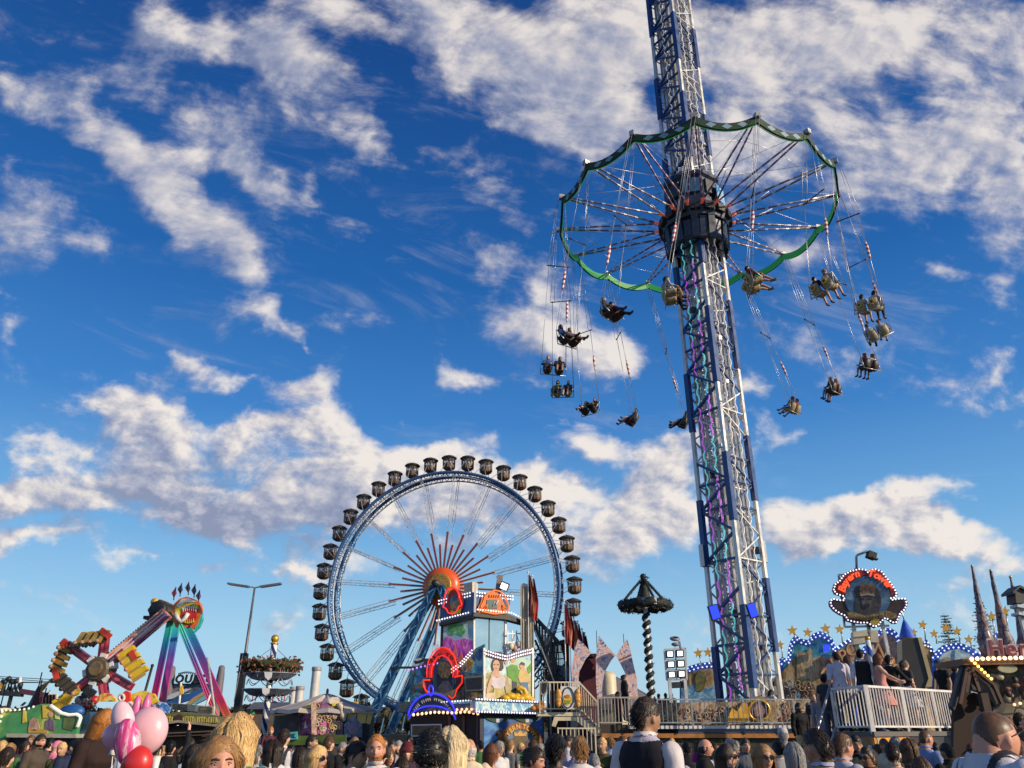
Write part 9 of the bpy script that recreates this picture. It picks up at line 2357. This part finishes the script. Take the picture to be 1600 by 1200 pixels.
	stand(1425, 20.6, z, 1.66, 100, 'person with bare legs in a white skirt behind the platform railing', pose='woman', hair='pony', hcol='dark', wear=(('tee', (.05, .04, .05)), ('skirt', (.6, .55, .55)), ('shoe_left', None), ('shoe_right', None)))
	stand(1481, 21.9, z, 1.78, -80, 'man in a black t-shirt and cap at the far right end of the platform', hair='short', hcol='dark', skin='tan', acc=(('cap', (.05, .07, .12)),), wear=wear('tee', BLK, cl=BLK))
	stand(1503, 23.0, z, 1.72, 150, 'person in dark blue standing behind the gable of the brown stall', hair='short', hcol='dark', wear=wear('jacket', NAVY_C))
	stand(1294, 20.6, z - .35, 1.68, 130, 'dark clothed person coming up the platform stair', hair='tousled', hcol='dark', wear=wear('tee', (.05, .055, .07), cl=(.08, .08, .11)))
	stand(1283, 21.2, z - .75, 1.70, 150, 'person in pale trousers lower on the platform stair', hair='bob', hcol='dark', wear=wear('shirt', (.30, .28, .32), cl=(.28, .27, .33)))
	stand(1246, 22.5, .62, 1.72, 20, 'bearded man in black standing before the ride deck by the stair', hair='short', hcol='black', skin='tan', wear=wear('jacket', BLK, extra=(('beard', 'black'),)))
	stand(1264, 23.0, .62, 1.68, 60, 'dark haired woman beside the bearded man below the stair', pose='woman', hair='long', hcol='dark', skin='tan', wear=wear('shirt', (.08, .05, .06)))
	stand(1271, 25.5, .95, 1.74, 10, 'light haired man facing the camera behind the stair rail', hair='receding', hcol='light', skin='fair', wear=wear('jacket', (.12, .11, .12)))

	zf = at(1100, 1133, 31.2).z - .25
	stand(977, 33.5, zf + .4, 1.76, 100, 'dark figure above the grey fence left of the garland pole', hair='bun', hcol='black', wear=wear('jacket', BLK))
	stand(1205, 33.4, zf - .1, 1.72, 120, 'ride operator with dark violet hair bending at the mast foot', hair='bob', hcol='dark', lean=radians(30), wear=wear('shirt', (.5, .46, .44)))
	for i, (u, lab) in enumerate(((1030, 'leftmost of three dark heads above the fence right of the tall man'), (1041, 'middle one of three dark heads above the fence right of the tall man'), (1050, 'rightmost of three dark heads above the fence right of the tall man'))):
		stand(u, 40.5 + .3 * i, zf - .02 + .04 * i, 1.74, 160 + 20 * i, lab, hair='short', hcol='black', wear=wear('jacket', BLK))
	stand(965, 32.6, zf - .2, 1.68, 40, 'person with a bare arm behind the grey fence beside the stair foot', hair='short', hcol='dark', skin='tan', wear=wear('tee', (.10, .04, .04)))
	stand(352, 24.0, 0, 1.72, 160, 'person with light hair before the low grey hall', hair='bob', hcol='blond', wear=wear('shirt', (.5, .45, .4)))
	stand(428, 26.0, 0, 1.76, 20, 'small ginger haired head above the crowd near the flower pole', hair='short', hcol='ginger', wear=wear('shirt', (.10, .03, .04)))

	rg = random.Random(99)
	cols = [('black', BLK), ('navy', NAVY_C), ('grey', (.16, .16, .17)), ('white', W_), ('brown', (.12, .07, .045)), ('olive', (.08, .08, .03)), ('wine', (.16, .02, .04)), ('pale blue', (.25, .32, .5)), ('beige', (.42, .35, .24)), ('green', (.05, .14, .05)), ('white', W_), ('cream', (.55, .48, .36)), ('red', (.32, .03, .03)), ('lilac', (.36, .30, .45))]
	hs = [('black', 'black'), ('dark', 'dark'), ('brown', 'brown'), ('fair', 'blond'), ('light brown', 'light'), ('grey', 'grey')]
	anchors = [(13, 'the brown coat in the corner'), (64, 'the man in dull grey'), (117, 'the man in navy'), (172, 'the white knit cap'), (243, 'the pale cup'), (304, 'the brown haired woman'), (372, 'the long blond hair'), (444, 'the man with braces'), (514, 'the black jacket'), (589, 'the ginger bearded man'), (637, 'the maroon knit cap'), (734, 'the bald man in cream'), (766, 'the white blouse'), (867, 'the red top'), (928, 'the striped pale shirt'), (1004, 'the tall man in the waistcoat'), (1046, 'the lilac shirt'), (1098, 'the ruddy man'), (1162, 'the man in a grey jacket'), (1222, 'the pale cap'), (1311, 'the sunlit brown haired man'), (1391, 'the beige top'), (1441, 'the pale blue shirt'), (1496, 'the small grey haired person'), (1580, 'the brown jacket')]
	used = set(); n = 0
	for k in range(400):
		if n >= 78: break
		u = rg.uniform(-40, 1560); tp = rg.uniform(1147, 1166); hp = rg.uniform(13, 22)
		if any(abs(u - a) < 9 and abs(hp - h) < 12 for a, b, h in PLACED): continue
		cn, cc = rg.choice(cols); hn, hc = rg.choice(hs); a = min(anchors, key=lambda q: abs(q[0] - u)); side = 'left' if u < a[0] else 'right'
		back = rg.random() < .5
		lab = 'far %s haired figure in %s, %s, %s of %s' % (hn, cn, 'turned away' if back else 'facing this way', side, a[1])
		if lab in used: continue
		used.add(lab); n += 1
		lab = ' '.join(lab.split()[:16])
		C(u, tp, hp, rg.uniform(140, 220) if back else rg.uniform(-60, 90), lab, group='far crowd in front of the stalls', pose=rg.choice(['stand', 'woman']), hair=rg.choice(['short', 'bob', 'long', 'crop', 'pony', 'receding', 'tousled']), hcol=hc, skin=rg.choice(['fair', 'mid', 'tan', 'red']), wear=wear(rg.choice(['jacket', 'shirt', 'tee']), cc))

	def near(u, v, Y): return at(u, v, Y)
	c = at(243, 1193, 8.1); t = thing('cup', (c.x, c.y, c.z - .06), 'pale paper cup held in front of the dark haired woman by the balloons', 'cup'); mb = MB(t.location); mb.lathe([(.028, -.06), (.040, .06), (.037, .06), (.026, -.055), (0, -.055)], c, 16); mb.build('body', M_WHITE, t); mb = MB(t.location); mb.lathe([(.042, .058), (.042, .066), (.0, .068)], c, 16); mb.build('lid', M_CREAM, t)
	c = Matrix.Translation(drinker.location) @ Matrix.Rotation(drinker.rotation_euler.z, 4, 'Z') @ Matrix.Scale(drinker.scale.x, 4) @ Vector((-.035, -.235, 1.575)); t = thing('beer_glass', (c.x, c.y, c.z - .07), 'glass of golden beer raised to the mouth of the near man at the right edge', 'glass'); Rm = Matrix.Rotation(radians(-40), 3, 'Y')
	mb = MB(t.location); mb.lathe([(0, -.05), (.022, -.05), (.026, 0), (.030, .06), (.028, .06), (.021, -.045), (0, -.045)], c, 20, M=Rm); mb.build('glass_body', pm('beer_glass', (.70, .42, .05), .08, 0, .1, 3, coat=.6), t)
	mb = MB(t.location); mb.lathe([(.028, .03), (.029, .05), (.02, .056), (0, .057)], c, 20, M=Rm); mb.build('foam', M_CREAM, t)
build_crowd()
